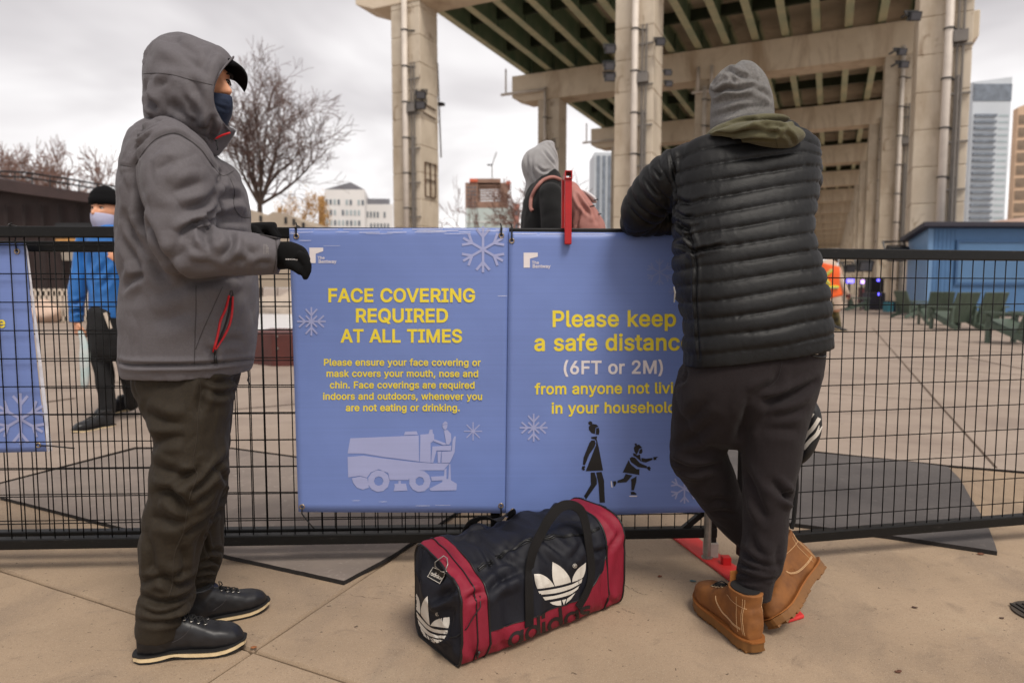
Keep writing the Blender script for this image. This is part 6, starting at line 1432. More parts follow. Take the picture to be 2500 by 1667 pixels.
M_hood = weave(mat('olive_fleece', lin(86, 82, 58), .95, .10, 20, .4, 260, sheen=.1), (900, 900, 900), .3, .0008)
M_tan = mat('wheat_nubuck', lin(144, 90, 38), .8, .1, 13, .5, 90, col2=lin(102, 62, 28), detail=7, bdist=.0012); M_tan2 = mat('wheat_collar', lin(138, 82, 28), .75, .12, 12, .3, 120); M_gum = mat('gum_sole', lin(116, 76, 32), .55, .2, 16, .2, 60); M_stitch = mat('pale_stitch', lin(196, 160, 118), .8, .2, 200)
def head_parts(c, yaw, sc=1.0, roll=0, pitch=0, long_=1.0):
    """one head surface (skull, brow, nose, lips, ears) centred at c facing yaw; returns (V,F) and a local frame"""
    rot = Matrix.Rotation(R(yaw), 3, 'Z') @ Matrix.Rotation(R(pitch), 3, 'Y') @ Matrix.Rotation(R(roll), 3, 'X'); nu, nv = 64, 44; V = []
    def g(a, s): return math.exp(-(a / s) ** 2)
    for i in range(nv + 1):
        th = math.pi * i / nv
        for j in range(nu):
            ph = 2 * math.pi * j / nu; a, b, cc = math.sin(th) * math.cos(ph), math.sin(th) * math.sin(ph), math.cos(th)
            x = (.095 if a > 0 else .102) * a; y = .076 * b * (1 - .30 * max(0, -cc) ** 1.5); z = .118 * cc * long_
            if cc < 0 and a > 0: x += .016 * (-cc) * a
            if a > 0:
                f = a
                x -= .012 * f * (g(y - .031, .017) + g(y + .031, .017)) * g(z - .010, .012)
                x += .006 * f * g(z - .033, .011) * g(y, .05)
                x += f * (.042 * g(y, .0135) * max(0, min(1, (.024 - z) / .05)) * (1 if z > -.036 else max(0, 1 - (-.036 - z) / .012)) + .010 * (g(y - .013, .009) + g(y + .013, .009)) * g(z + .030, .010))
                x += .006 * f * g(y, .022) * g(z + .062, .010) + .004 * f * (g(y - .042, .02) + g(y + .042, .02)) * g(z + .012, .016)
                x += .006 * f * g(y, .02) * g(z + .098, .014)
            V.append(Vector((x, y, z)) * sc)
    F = [(i * nu + j, (i + 1) * nu + j, (i + 1) * nu + (j + 1) % nu, i * nu + (j + 1) % nu) for i in range(nv) for j in range(nu)]
    k = MB(); k.add([c + rot @ v for v in V], F)
    for s in (-1, 1):
        e = MB(); e.sphere((0, 0, 0), (.018 * sc, .007 * sc, .031 * sc), 14, 10); k.add([c + rot @ (Vector((-.008 * sc, s * .075 * sc, .0)) + Matrix.Rotation(s * .3, 3, 'Z') @ Vector(v)) for v in e.V], e.F)
    return (k.V, k.F), (lambda x, y, z: c + rot @ (Vector((x, y, z)) * sc)), rot
def eyes(fr, parent, sc=1.0, look=0):
    for s in (-1, 1):
        k = MB(); k.sphere(fr(.0725, s * .031, .010), .0125 * sc, 14, 10); o = k.build('eye', M_eye, parent, smooth=True)
        k = MB(); k.sphere(fr(.0815, s * .031 + look, .010), .0056 * sc, 12, 8); k.build('iris', M_iris, o, smooth=True)
        k = MB(); k.tube([fr(.0815, s * (.031 - .015), .012), fr(.0868, s * .028, .0185), fr(.0845, s * .036, .018), fr(.075, s * (.031 + .017), .011)], .0024 * sc, 6); k.build('eyelid', M_brow, o, smooth=True)
        k = MB(); k.tube([fr(.091, s * .014, .030), fr(.092, s * .026, .036), fr(.084, s * .044, .035), fr(.074, s * .053, .029)], [.003 * sc, .004 * sc, .0035 * sc, .0015 * sc], 6); k.build('eyebrow', M_brow, parent, smooth=True)
def fingers(W, D, up, side, sc=1.0, curl=(30, 45, 30), spread=6, thick=1.0, thumb=1, thumb_curl=20):
    """hand: wrist W, direction D, back-of-hand normal up, side = towards the thumb; five separate bent fingers"""
    D = Vector(D).normalized(); up = Vector(up); up = (up - D * up.dot(D)).normalized(); sd_ = Vector(side); sd_ = (sd_ - D * sd_.dot(D) - up * sd_.dot(up)).normalized()
    parts = []
    def row(p, e1, e2): return [*p, *e1, *e2]
    A = [row(W - D * .02 * sc, sd_ * .027 * sc, up * .019 * sc), row(W + D * .015 * sc, sd_ * .032 * sc, up * .017 * sc), row(W + D * .055 * sc, sd_ * .040 * sc, up * .0155 * sc), row(W + D * .088 * sc, sd_ * .040 * sc, up * .0125 * sc)]
    parts.append(loft(np.array(A) * 1.0, 4, 20, 2.6))
    for i, (ln, off) in enumerate(((.070, .030), (.080, .0105), (.074, -.010), (.058, -.029))):
        p = W + D * (.084 - .004 * abs(i - 1)) * sc + sd_ * off * sc; d = (D + sd_ * math.tan(R(spread)) * (off / .03)).normalized(); ax = d.cross(up).normalized(); P = [p - d * .012 * sc, p]; r0 = (.0088 - .0007 * (i == 3)) * sc * thick; q = p; dd = d
        for c, l in zip(curl, (.45, .32, .23)):
            dd = Matrix.Rotation(-R(c + i * 3), 3, ax) @ dd; q = q + dd * ln * l * sc; P.append(q)
        k = MB(); k.tube(P, [r0 * 1.02, r0 * 1.05, r0, r0 * .92, r0 * .72], 10); parts.append((k.V, k.F))
        k = MB(); k.sphere(P[-1], r0 * .74, 10, 8); parts.append((k.V, k.F))
    b = W + D * .022 * sc + sd_ * .026 * sc; d1 = (D * .72 + sd_ * .62 - up * .25).normalized(); P = [b, b + d1 * .034 * sc]; ax = d1.cross(up).normalized(); dd = Matrix.Rotation(R(-thumb_curl), 3, up) @ d1; dd = (dd - up * .2).normalized(); P += [P[-1] + dd * .028 * sc, P[-1] + dd * .052 * sc]
    k = MB(); k.tube(P, [.0145 * sc * thick, .0118 * sc * thick, .0105 * sc * thick, .008 * sc * thick], 10); parts.append((k.V, k.F)); k = MB(); k.sphere(P[-1], .0082 * sc * thick, 10, 8); parts.append((k.V, k.F))
    return parts
def px(L): return rings(L)
def surf_line(tree, pl, off=.0005, n=6):
    o = []
    for u, v in catmull(pl, n):
        h, nn = hit(tree, u, v)
        if h is not None: o.append(h + nn * off)
    return o
def seam_on(me, pl, name, m, parent, r=.0012, off=.0004, n=6):
    P = surf_line(bvh(me), pl, off, n)
    if len(P) > 2: k = MB(); k.tube(P, r, 5); return k.build(name, m, parent, smooth=True)
# ---- boots in their own frame: x heel to toe, y across, z up
def boot(parent, O, X, Zup, L, kind, side=1):
    X = Vector(X).normalized(); Zup = Vector(Zup); Zl = (Zup - X * Zup.dot(X)).normalized(); Y = Zl.cross(X); sc = L / .30
    W = lambda x, y, z: Vector(O) + (X * x + Y * y + Zl * z) * sc
    tan = kind == 'tan'
    mU = M_tan if tan else M_bootb
    hs = .034 if tan else .026       # sole height
    wid = [(-.006, .002), (-.004, .013), (.003, .023), (.014, .031), (.04, .036), (.09, .034), (.14, .036), (.19, .045), (.225, .049), (.255, .046), (.28, .036), (.295, .023), (.302, .008)]
    ctr = [(0, 0), (.1, -.002), (.2, .002), (.3, .006)]
    ww = lambda x: interp(x, wid); cc = lambda x: interp(x, ctr) * side
    # upper: cross-sections along the foot
    top = [(0, .075), (.02, .098), (.06, .115), (.10, .112), (.13, .098), (.16, .082), (.19, .070), (.22, .064), (.25, .060), (.275, .052), (.292, .036), (.300, .020)] if tan else [(0, .07), (.02, .088), (.06, .105), (.10, .104), (.13, .094), (.16, .080), (.19, .068), (.22, .060), (.25, .054), (.275, .045), (.292, .032), (.300, .018)]
    A = []
    for x in np.linspace(0.004, .299, 22):
        t = interp(x, top); w_ = ww(x) * .98; c = W(x, cc(x), hs - .012 + (t + .012) / 2); A.append([*c, *(Y * w_ * sc), *(Zl * (t + .012) / 2 * sc)])
    parts = [loft(np.array(A), 2, 28, 2.7, cap=(0, 0))]
    H = .122 if tan else .112
    S = [[*W(.052, cc(.05), hs), *(X * .050 * sc), *(Y * .034 * sc)], [*W(.052, cc(.05), hs + .04), *(X * .052 * sc), *(Y * .035 * sc)], [*W(.056, cc(.05), hs + .066), *(X * .051 * sc), *(Y * .034 * sc)], [*W(.057, cc(.05), hs + .09), *(X * .050 * sc), *(Y * .036 * sc)], [*W(.056, cc(.05), hs + H * .93), *(X * .053 * sc), *(Y * .040 * sc)], [*W(.056, cc(.05), hs + H), *(X * .056 * sc), *(Y * .042 * sc)]]
    parts.append(loft(np.array(S), 4, 28, 2.2, cap=(0, 0)))
    me = union(parts, .0042, 7)
    rough_noise(me, .0016, 26); rough_noise(me, .0010, 60, seed=4)
    up = link('boot', me, mU, parent, True)
    # sole: stacked outlines, toe spring, lugs
    def outline(g, n=40):
        P = []
        xs = .148 - .154 * np.cos(np.linspace(0, math.pi, n))
        P = [(x, cc(x) + ww(x) + g) for x in xs] + [(x, cc(x) - ww(x) - g) for x in xs[::-1]]
        return P
    def layer(z0, z1, g, m, name, spring=.012, arch=True):
        k = MB(); P = outline(g); n = len(P)
        zz = lambda x: spring * max(0, (x - .2) / .1) ** 2
        ar = lambda x: (.006 * math.exp(-((x - .105) / .025) ** 2) if arch else 0)
        V = [W(x + (g if x > .15 else -g) * (1 if (x > .296 or x < .0) else 0), y, z0 + zz(x) + ar(x)) for x, y in P] + [W(x + (g if x > .15 else -g) * (1 if (x > .296 or x < .0) else 0), y, z1 + zz(x) * .8) for x, y in P]
        h = n // 2
        F = [(i, (i + 1) % n, n + (i + 1) % n, n + i) for i in range(n)] + [(i, n - 1 - i, n - 2 - i, i + 1) for i in range(h - 1)][::1] + [(n + i, n + i + 1, 2 * n - 2 - i, 2 * n - 1 - i) for i in range(h - 1)]
        k.add(V, F); return k.build(name, m, up, bevel=.0012)
    if tan:
        layer(.0065, .030, .0035, M_gum, 'sole', arch=False); layer(.0305, .0355, .0055, M_tan2, 'welt', arch=False)
        k = MB()
        for i in range(13):
            x = .012 + i * .0235
            if 0.08 < x < .115: continue
            for s in (-1, 1): k.box(W(x, cc(x) + s * (ww(x) - .0125), .0036 + .012 * max(0, (x - .2) / .1) ** 2), (.018 * sc, .026 * sc, .0072 * sc), (X, Y, Zl))
            k.box(W(x, cc(x), .0036 + .012 * max(0, (x - .2) / .1) ** 2), (.016 * sc, .03 * sc, .0070 * sc), (X, Y, Zl))
        k.build('tread_lugs', M_gum, up, bevel=.0015)
    else:
        layer(.000, .0075, .001, M_lug, 'outsole'); layer(.0078, .0205, .004, M_cream_sole, 'midsole'); layer(.0208, .0265, .0055, M_lug, 'welt')
    tree = bvh(me)
    def on(x, y, z, dirn, off=.0008):
        o = W(x, y, z); d = (X * dirn[0] + Y * dirn[1] + Zl * dirn[2]).normalized(); h = tree.ray_cast(o - d * .2, d)
        return h[0] - d * off if h[0] else None
    def surf(P, dirn, name, m, r=.0011, off=.0006):
        Q = [on(*p, dirn, off) for p in P]; Q = [q for q in Q if q is not None]
        if len(Q) > 2: k = MB(); k.tube(Q, r, 5); k.build(name, m, up, smooth=True)
    for s in (-1, 1):
        if tan:
            for dz in (0, .0035): surf([(x, 0, z + dz) for x, z in catmull([(.026, .056), (.07, .056), (.11, .062), (.14, .078), (.15, .092)], 6)], (0, -s, 0), 'stitching', M_stitch, .0012)
            for dx in (0, .005, .024): surf([(x + dx, 0, z) for x, z in catmull([(.016, .143), (.020, .11), (.018, .08), (.012, .045)], 6)], (0, -s, 0), 'stitching', M_stitch, .0008)
            surf([(x, 0, .118 + .05 * (x - .02)) for x in np.linspace(.014, .098, 14)], (0, -s, 0), 'stitching', M_stitch, .0008)
        else:
            surf([(x, 0, z) for x, z in catmull([(.10, .055), (.13, .07), (.15, .09), (.155, .10)], 5)], (0, -s, 0), 'stitching', M_seam, .0009)
    k = MB(); k.tube([W(.056, cc(.05), hs + H - .001), W(.056, cc(.05), hs + H + .0035)], .036 * sc, 20); k.V = [tuple(W(.056, cc(.05), hs + H) + (Vector(v) - W(.056, cc(.05), hs + H)) + X * (Vector(v) - W(.056, cc(.05), hs + H)).dot(X) * .3) for v in k.V]; k.build('opening_shade', M_lug, up)  # dark disc painted as the shaded hollow of the boot top
    if tan:
        k = MB(); P_ = [W(.104, cc(.1) + q * .016, hs + H - .012) for q in (-1, 1)] + [W(.112, cc(.1) + q * .011, hs + H + .026) for q in (1, -1)]; k.prism(P_, X * .004); k.build('tongue', M_tan2, up, bevel=.0015)
    # lacing over the instep
    rows = (.118, .133, .148, .163) if tan else (.105, .122, .139, .156)
    prev = None
    kl = MB()
    for i, x in enumerate(rows):
        e = [on(x, s * .017, .2, (0.35, 0, -1), .002) for s in (-1, 1)]
        if None in e: continue
        for q in e:
            k = MB(); k.tube([q + X * .0042 * sc * math.cos(a) + Y * .0042 * sc * math.sin(a) for a in np.linspace(0, 2 * math.pi, 13)[:-1]], .0017 * sc, 5, closed=True); k.build('eyelet', M_metal if not tan else M_brass, up, smooth=True)
        m_ = (e[0] + e[1]) / 2 + Zl * .006
        kl.tube([e[0] + Zl * .002, m_, e[1] + Zl * .002], .0021 * sc, 6)
        if prev: kl.tube([prev[0] + Zl * .002, (prev[0] + e[1]) / 2 + Zl * .007, e[1] + Zl * .002], .0021 * sc, 6); kl.tube([prev[1] + Zl * .002, (prev[1] + e[0]) / 2 + Zl * .008, e[0] + Zl * .002], .0021 * sc, 6)
        prev = prev or None; prev = e
    q = on(rows[0], 0, .2, (.35, 0, -1), .004)
    if q is not None:
        for s in (-1, 1): kl.tube([q, q + Y * s * .02 * sc + Zl * .014 * sc, q + Y * s * .036 * sc + X * .01 * sc + Zl * .004 * sc, q + Y * s * .02 * sc + X * .012 * sc, q], .0019 * sc, 5)
    kl.build('lace', M_lace, up, smooth=True)
    return up, W, tree
# ================================================== man in the grey hooded parka
P1 = thing('person', 'man in a grey hooded parka, brown trousers and black boots standing side on at the fence, navy mask', 'person', (at(450, 800, 1.95).x, 1.95, 0))
P1['label'] = 'man in grey hooded parka, brown trousers and black boots, standing side on, navy mask'
TORSO = [(434, 306, 1.95, 66, .10), (417, 340, 1.95, 98, .15), (417, 362, 1.95, 112, .185), (419, 400, 1.95, 126, .215), (436, 440, 1.95, 149, .228), (446, 500, 1.95, 162, .222), (450, 570, 1.95, 166, .21), (457, 640, 1.95, 170, .20), (462, 690, 1.95, 168, .195), (457, 760, 1.95, 171, .195), (455, 850, 1.95, 168, .195), (453, 893, 1.95, 165, .192), (453, 911, 1.95, 160, .186)]
UARM = [(424, 352, 1.84, 62, .085), (432, 385, 1.79, 94, .105), (436, 440, 1.75, 102, .11), (436, 500, 1.735, 94, .105), (437, 560, 1.725, 84, .098), (440, 600, 1.72, 74, .09), (446, 628, 1.72, 60, .08)]
FARM = [(440, 626, 1.72, 56, .075), (480, 624, 1.72, 60, .085), (530, 621, 1.73, 58, .082), (585, 622, 1.745, 54, .076), (640, 624, 1.76, 48, .068), (672, 626, 1.77, 44, .060), (684, 627, 1.772, 42, .057)]
UARM2 = [(430, 365, 2.06, 70, .09), (440, 430, 2.14, 80, .095), (450, 520, 2.17, 72, .09), (458, 600, 2.18, 60, .08)]
FARM2 = [(455, 600, 2.18, 50, .07), (510, 588, 2.17, 46, .065), (560, 572, 2.15, 38, .055), (590, 562, 2.14, 32, .05)]
aT, aU, aF, aU2, aF2 = px(TORSO), px(UARM), px(FARM), px(UARM2), px(FARM2)
jk = union([loft(aT, 5, 40, 2.35, cap=(1, 0)), loft(aU, 5, 30, 2.2), loft(aF, 5, 26, 2.1, cap=(1, 0)), loft(aU2, 5, 24), loft(aF2, 5, 22, cap=(1, 0))], .0046, 5)
rough_noise(jk, .006, 6, (1, 1, .8)); crumple(jk, .008, 6, (1, 1, 1.1), 3); crumple(jk, .0055, 15, (1, 1, .8), 9)
J = lambda P: [(250 + x / 3.0736, 50 + y / 3.0736) for x, y in P]; K2 = lambda P: [(250 + x / 3.485, 500 + y / 3.485) for x, y in P]
folds(jk, [
    # armhole and shoulder
    (J([(250, 1080), (330, 960), (420, 880), (540, 845), (640, 890), (740, 970), (820, 1080), (900, 1165)]), .008, .006, .5), (J([(240, 1080), (245, 1220), (290, 1380), (330, 1560)]), .013, .017, .5), (K2([(325, 0), (370, 150), (430, 310), (500, 440), (600, 560), (690, 625)]), .014, .016, .3),
    (K2([(690, 632), (850, 642), (1050, 625), (1250, 606)]), .016, .016, .2),
    # yoke creases on the shoulder blade
    (J([(170, 1040), (240, 930), (330, 830), (420, 780)]), .007, .006), (J([(190, 1060), (270, 950), (360, 860)]), .006, .005), (J([(240, 900), (330, 800), (450, 740)]), .009, .006), (J([(135, 1085), (220, 1098)]), .004, .003, .3), (J([(160, 1180), (200, 1300), (215, 1430)]), .012, .008),
    # upper arm
    (J([(520, 1290), (640, 1250), (760, 1210)]), .015, .007), (J([(400, 1130), (470, 1080), (560, 1060)]), .014, .006), (J([(860, 1240), (890, 1160), (905, 1130)]), .011, .008), (J([(620, 1420), (760, 1380), (860, 1290)]), .014, .009), (J([(700, 1540), (790, 1470), (850, 1400)]), .011, .011), (J([(740, 1568), (800, 1520), (860, 1440)]), .008, .009),
    # elbow crook
    (K2([(930, 70), (870, 85), (830, 110), (860, 125), (905, 130)]), .006, .012, .7), (K2([(665, 260), (700, 220), (780, 165), (850, 140)]), .010, .012, .8), (K2([(880, 340), (865, 290), (880, 230), (910, 160)]), .009, .011, .8), (K2([(1010, 440), (1070, 390), (1100, 320), (1085, 240)]), .010, .011, .8), (K2([(780, 350), (830, 390), (900, 420)]), .010, .006), (K2([(930, 420), (900, 350), (920, 260), (950, 190)]), .010, .008),
    (K2([(560, 470), (640, 430), (700, 350)]), .016, .008), (K2([(740, 470), (850, 500), (960, 490)]), .016, .006), (K2([(1300, 530), (1340, 500), (1430, 500)]), .009, .006), (K2([(1100, 500), (1160, 470), (1230, 480)]), .011, .006), (K2([(1180, 300), (1230, 380), (1300, 430)]), .013, .006),
    # chest
    (J([(860, 1350), (960, 1320), (1060, 1330)]), .013, .010), (J([(860, 1480), (970, 1460), (1090, 1480)]), .012, .009), (K2([(960, 130), (1080, 140), (1230, 150)]), .011, .009), (J([(560, 560 + 100), (640, 720), (720, 800)]), .012, .006),
    # back and flank
    (K2([(180, 260), (230, 370), (290, 470), (330, 620)]), .015, .013), (K2([(210, 100), (260, 230), (310, 330), (400, 460)]), .014, .012), (K2([(270, 660), (310, 620), (350, 600)]), .009, .008), (K2([(180, 700), (240, 650), (300, 590)]), .012, .008), (K2([(400, 470), (480, 560), (600, 680)]), .016, .009),
    (K2([(560, 760), (700, 690), (900, 670)]), .020, .006), (K2([(1010, 1170), (1100, 1150), (1200, 1150)]), .012, .006), (K2([(880, 1215), (940, 1250), (950, 1330)]), .010, .006), (K2([(420, 1000), (600, 960), (740, 900)]), .022, .006), (K2([(1000, 900), (1100, 800), (1200, 720)]), .02, .006),
    # hem
    (K2([(140, 1340), (250, 1362), (500, 1362), (780, 1358), (1050, 1340), (1280, 1315)]), .006, .008, .9)])
smooth_me(jk, 1, .25)
jacket = link('jacket', jk, M_parka, P1, True)
for pl in (J([(250, 1080), (330, 960), (420, 880), (540, 845), (640, 890), (740, 970), (820, 1080), (900, 1165), (985, 1130)]), K2([(795, 690), (795, 900), (788, 1100), (782, 1360)]), K2([(1020, 700), (930, 900), (850, 1080), (792, 1230)]), J([(960, 1190), (990, 1280), (985, 1380), (1010, 1440), (1050, 1478), (1108, 1478)]), J([(133, 1085), (215, 1098)]), K2([(140, 1342), (250, 1362), (500, 1362), (780, 1358), (1050, 1340), (1285, 1312)]), K2([(1475, 300), (1480, 400), (1470, 500), (1455, 575)])):
    seam_on(jk, pl, 'seam', M_seam, jacket, .0011, .0002)
# pocket zip: two red tapes and a black puller
jt = bvh(jk)
za = surf_line(jt, K2([(1072, 770), (1050, 880), (1005, 980), (985, 1080), (945, 1250)]), .001, 8); zb_ = surf_line(jt, K2([(1105, 780), (1100, 920), (1075, 1030), (1030, 1120), (955, 1235)]), .001, 8)
k = MB(); k.tube(za, .0034, 6); k.tube(zb_, .0034, 6); zp = k.build('pocket_zip', M_redzip, jacket, smooth=True)
k = MB(); k.tube(surf_line(jt, K2([(1090, 790), (1078, 900), (1045, 1020), (1010, 1110), (965, 1210)]), .0006, 8), .0030, 6); k.build('zip_gap', mat('pocket_dark', lin(38, 35, 36), .9, 0), zp, smooth=True)
k = MB(); q = surf_line(jt, K2([(960, 1225), (962, 1270), (964, 1310), (966, 1350)]), .005, 3); k.tube(q, [.003] * (len(q) - 4) + [.0035, .0045, .0045, .003][-4:], 8); k.build('zip_puller', M_pipe, zp, smooth=True)
k = MB(); q = surf_line(jt, K2([(1085, 735), (1100, 730), (1108, 770), (1080, 772)]), .0012, 2); k.tube(q + [q[0]], .0012, 5); k.build('zip_garage', M_seam, zp)
k = MB(); q = [at(672, 583, 1.73), at(655, 574, 1.735), at(640, 573, 1.74)]
k.box(at(660, 578, 1.745), (.042, .03, .004), (Vector((.97, 0, -.2)).normalized(), Vector((0, 1, 0)), Vector((.2, 0, .97)).normalized())); k.build('cuff_tab', M_seam, jacket, bevel=.001)
# faded sleeve print
def sleeve_print(pts_):
    k = MB()
    for (x, y, w_, h_) in pts_:
        q = [hit(jt, *K2([(x + a * w_, y + b * h_)])[0]) for a, b in ((0, 0), (1, 0), (1, 1), (0, 1))]
        if any(h is None for h, n in q): continue
        P = [h + n * .0009 for h, n in q]; k.add(P, [(0, 1, 2, 3)])
    if k.V: k.build('sleeve_print', mat('faded_print', lin(138, 132, 130), .8, .2, 60), jacket, fix=False)
sleeve_print([(1370 + 9 * (i % 5), 338 + 12 * (i // 5), 6, 8) for i in range(35) if (i * 7) % 5 != 2 and i not in (3, 4, 9, 33)])
# hood: a shell of loops from the crown to the rim
HY = 1.945
ST = [((347, 185), (347, 215), .012, 0), ((349, 150), (348, 262), .062, 0), ((362, 107), (352, 300), .100, 0), ((390, 85), (366, 330), .127, 0), ((425, 79), (392, 346), .139, 0), ((458, 83), (425, 346), .138, 0), ((493, 95), (462, 350), .136, -3), ((528, 107), (502, 350), .132, -12), ((552, 122), (538, 342), .122, -26), ((570, 139), (563, 322), .108, -47)]
def hoop(T, B, d, sh, n=56, yw=.0):
    P = []
    for j in range(n):
        f = 2 * math.pi * j / n; c, s = math.cos(f), math.sin(f)
        cu = (T[0] + B[0]) / 2 + c * (T[0] - B[0]) / 2; cv = (T[1] + B[1]) / 2 + c * (T[1] - B[1]) / 2
        s2 = sg(s, .85); u = cu + sh * (s * s) * (1.0 if s > 0 else .45)
        P.append(at(u, cv, HY - d * s2))
    return P
def hoops(ST, sub=4, n=56):
    A = np.array([[*a, *b, d, s] for a, b, d, s in ST]); A = catmull(A, sub); return [hoop(r[0:2], r[2:4], r[4], r[5], n) for r in A]
HP = hoops(ST); n = 56; k = MB()
V = [p for h in HP for p in h]; m_ = len(HP)
F = [(i * n + j, i * n + (j + 1) % n, (i + 1) * n + (j + 1) % n, (i + 1) * n + j) for i in range(m_ - 1) for j in range(n)] + [tuple(reversed(range(n)))]
k.add(V, F); hm = mesh(k.V, k.F)
bm = bmesh.new(); bm.from_mesh(hm); bmesh.ops.recalc_face_normals(bm, faces=bm.faces); bmesh.ops.subdivide_edges(bm, edges=bm.edges, cuts=1, use_grid_fill=True, smooth=.6); bm.to_mesh(hm); bm.free(); hm.update()
rough_noise(hm, .005, 9, (1, 1, 1)); crumple(hm, .009, 9, (1, 1, 1), 3); crumple(hm, .004, 20, (1, 1, 1), 13)
folds(hm, [(J([(295, 402), (400, 398), (520, 410), (640, 440), (760, 470), (850, 492)]), .004, .003, .3), (J([(330, 600), (380, 640), (400, 660)]), .010, .011), (J([(330, 500), (345, 600), (395, 640)]), .012, .009), (J([(420, 500), (450, 470), (500, 440)]), .010, .007), (J([(470, 130), (560, 220), (700, 330), (790, 400)]), .016, .008), (J([(500, 110), (620, 200), (760, 310)]), .014, .006), (J([(365, 160), (345, 230), (320, 320)]), .008, .007),
           (J([(560, 660), (640, 730), (720, 790)]), .012, .010), (J([(620, 560), (680, 660), (730, 760)]), .012, .010), (J([(680, 430), (720, 560), (745, 680)]), .013, .007), (J([(740, 830), (800, 780), (820, 720)]), .008, .009), (J([(800, 870), (830, 800), (840, 740)]), .008, .009), (J([(840, 200), (800, 280), (770, 360)]), .010, .004), (J([(480, 640), (600, 650), (700, 700)]), .014, .007), (J([(420, 300), (560, 330), (700, 400)]), .02, .006)])
hood = link('hood', hm, [M_parka], P1, True)
sm = hood.modifiers.new('thick', 'SOLIDIFY'); sm.thickness = .006; sm.offset = -1
k = MB(); k.tube(hoop((570, 139), (563, 322), .108, -47, 56), .0026, 6, closed=True); k.build('hood_rim', M_parka, hood, smooth=True)
for pl in (J([(295, 402), (400, 396), (520, 408), (640, 440), (760, 470), (848, 492)]),): seam_on(hm, pl, 'seam', M_seam, hood, .0011, .0002)
# storm collar that closes in front of the chin
col_ = union([loft(px([(500, 352, 1.93, 46, .075), (520, 335, 1.93, 38, .072), (541, 322, 1.925, 26, .064), (556, 314, 1.92, 17, .052)]), 4, 20)], .004, 4)
folds(col_, [(J([(790, 880), (830, 850), (850, 800)]), .006, .006), (J([(760, 830), (800, 870), (815, 905)]), .006, .006)])
collar = link('collar', col_, M_parka, P1, True)
k = MB(); k.tube([at(u, v, 1.868) for u, v in J([(842, 902), (865, 878), (900, 862), (938, 850), (958, 843)])], .0028, 6); k.build('zip_tape', M_redzip, collar, smooth=True)
k = MB(); k.tube([at(u, v, 1.865) for u, v in J([(850, 900), (858, 915), (858, 935), (866, 955), (862, 975)])], .0016, 5); k.sphere(at(*J([(852, 900)])[0], 1.865), .004, 10, 8); k.build('zip_puller', M_pipe, collar, smooth=True)
# trousers
PEL = [(452, 860, 1.95, 138, .165), (453, 915, 1.95, 138, .17), (458, 960, 1.95, 128, .168), (464, 1010, 1.95, 108, .15)]
LEG1 = [(455, 930, 1.885, 120, .105), (463, 1000, 1.875, 112, .112), (469, 1080, 1.87, 96, .112), (460, 1150, 1.865, 96, .108), (449, 1210, 1.865, 88, .102), (432, 1270, 1.86, 82, .096), (417, 1330, 1.86, 78, .09), (411, 1385, 1.855, 72, .086), (408, 1425, 1.855, 63, .082), (403, 1462, 1.85, 69, .086), (395, 1505, 1.85, 64, .083), (391, 1543, 1.85, 60, .08)]
LEG2 = [(480, 940, 2.02, 100, .105), (488, 1040, 2.035, 84, .105), (494, 1130, 2.05, 70, .1), (502, 1210, 2.06, 56, .092), (505, 1290, 2.065, 45, .084), (506, 1350, 2.065, 43, .08), (500, 1395, 2.065, 38, .076), (497, 1420, 2.065, 33, .07), (496, 1440, 2.065, 29, .062)]
aP, aL1, aL2 = px(PEL), px(LEG1), px(LEG2)
tr = union([loft(aP, 5, 34, 2.3), loft(aL1, 5, 30, 2.25, cap=(1, 0)), loft(aL2, 5, 28, 2.2, cap=(1, 0))], .0048, 5)
rough_noise(tr, .006, 7, (1, 1, .8), 2); crumple(tr, .007, 7, (1, 1, 1.2), 5); crumple(tr, .005, 17, (1, 1, .9), 1)
T3 = lambda P: [(250 + x / 1.992, 880 + y / 1.992) for x, y in P]
folds(tr, [(T3([(500, 85), (560, 110), (650, 95)]), .010, .010), (T3([(490, 130), (570, 160), (650, 140)]), .011, .010), (T3([(500, 110), (480, 180), (470, 250)]), .012, .009), (T3([(210, 250), (300, 300), (400, 310)]), .016, .010), (T3([(225, 420), (300, 380), (400, 370)]), .016, .010), (T3([(230, 500), (320, 540), (420, 560)]), .015, .010),
           (T3([(330, 620), (400, 570), (460, 540), (470, 500)]), .012, .011), (T3([(260, 640), (320, 640), (400, 690)]), .014, .011), (T3([(310, 640), (380, 690), (430, 740)]), .014, .010), (T3([(440, 640), (520, 560), (600, 480)]), .014, .010), (T3([(410, 720), (500, 660), (560, 600)]), .014, .009), (T3([(230, 760), (330, 780), (420, 790)]), .016, .008), (T3([(400, 850), (470, 800), (540, 740)]), .013, .010),
           (T3([(250, 1010), (330, 1050), (400, 1030)]), .013, .011), (T3([(190, 1080), (280, 1060), (360, 1090), (440, 1060)]), .011, .012), (T3([(200, 1150), (280, 1180), (380, 1160), (445, 1120)]), .011, .013), (T3([(165, 1190), (260, 1230), (360, 1210), (440, 1160)]), .010, .012), (T3([(175, 1260), (270, 1270), (380, 1250), (430, 1220)]), .010, .009), (T3([(220, 860), (240, 960), (230, 1040)]), .013, .008), (T3([(380, 900), (400, 960), (390, 1030)]), .013, .007),
           (T3([(500, 840), (505, 900), (520, 960)]), .006, .010), (T3([(520, 930), (560, 920), (595, 935)]), .007, .009), (T3([(480, 985), (530, 970), (570, 990)]), .007, .009), (T3([(470, 1030), (520, 1010), (570, 1035)]), .007, .009), (T3([(450, 1075), (500, 1050), (555, 1060)]), .007, .008), (T3([(560, 700), (590, 660), (605, 600)]), .010, .009), (T3([(520, 780), (560, 740), (600, 720)]), .010, .008), (T3([(560, 520), (590, 560), (610, 580)]), .012, .008)])
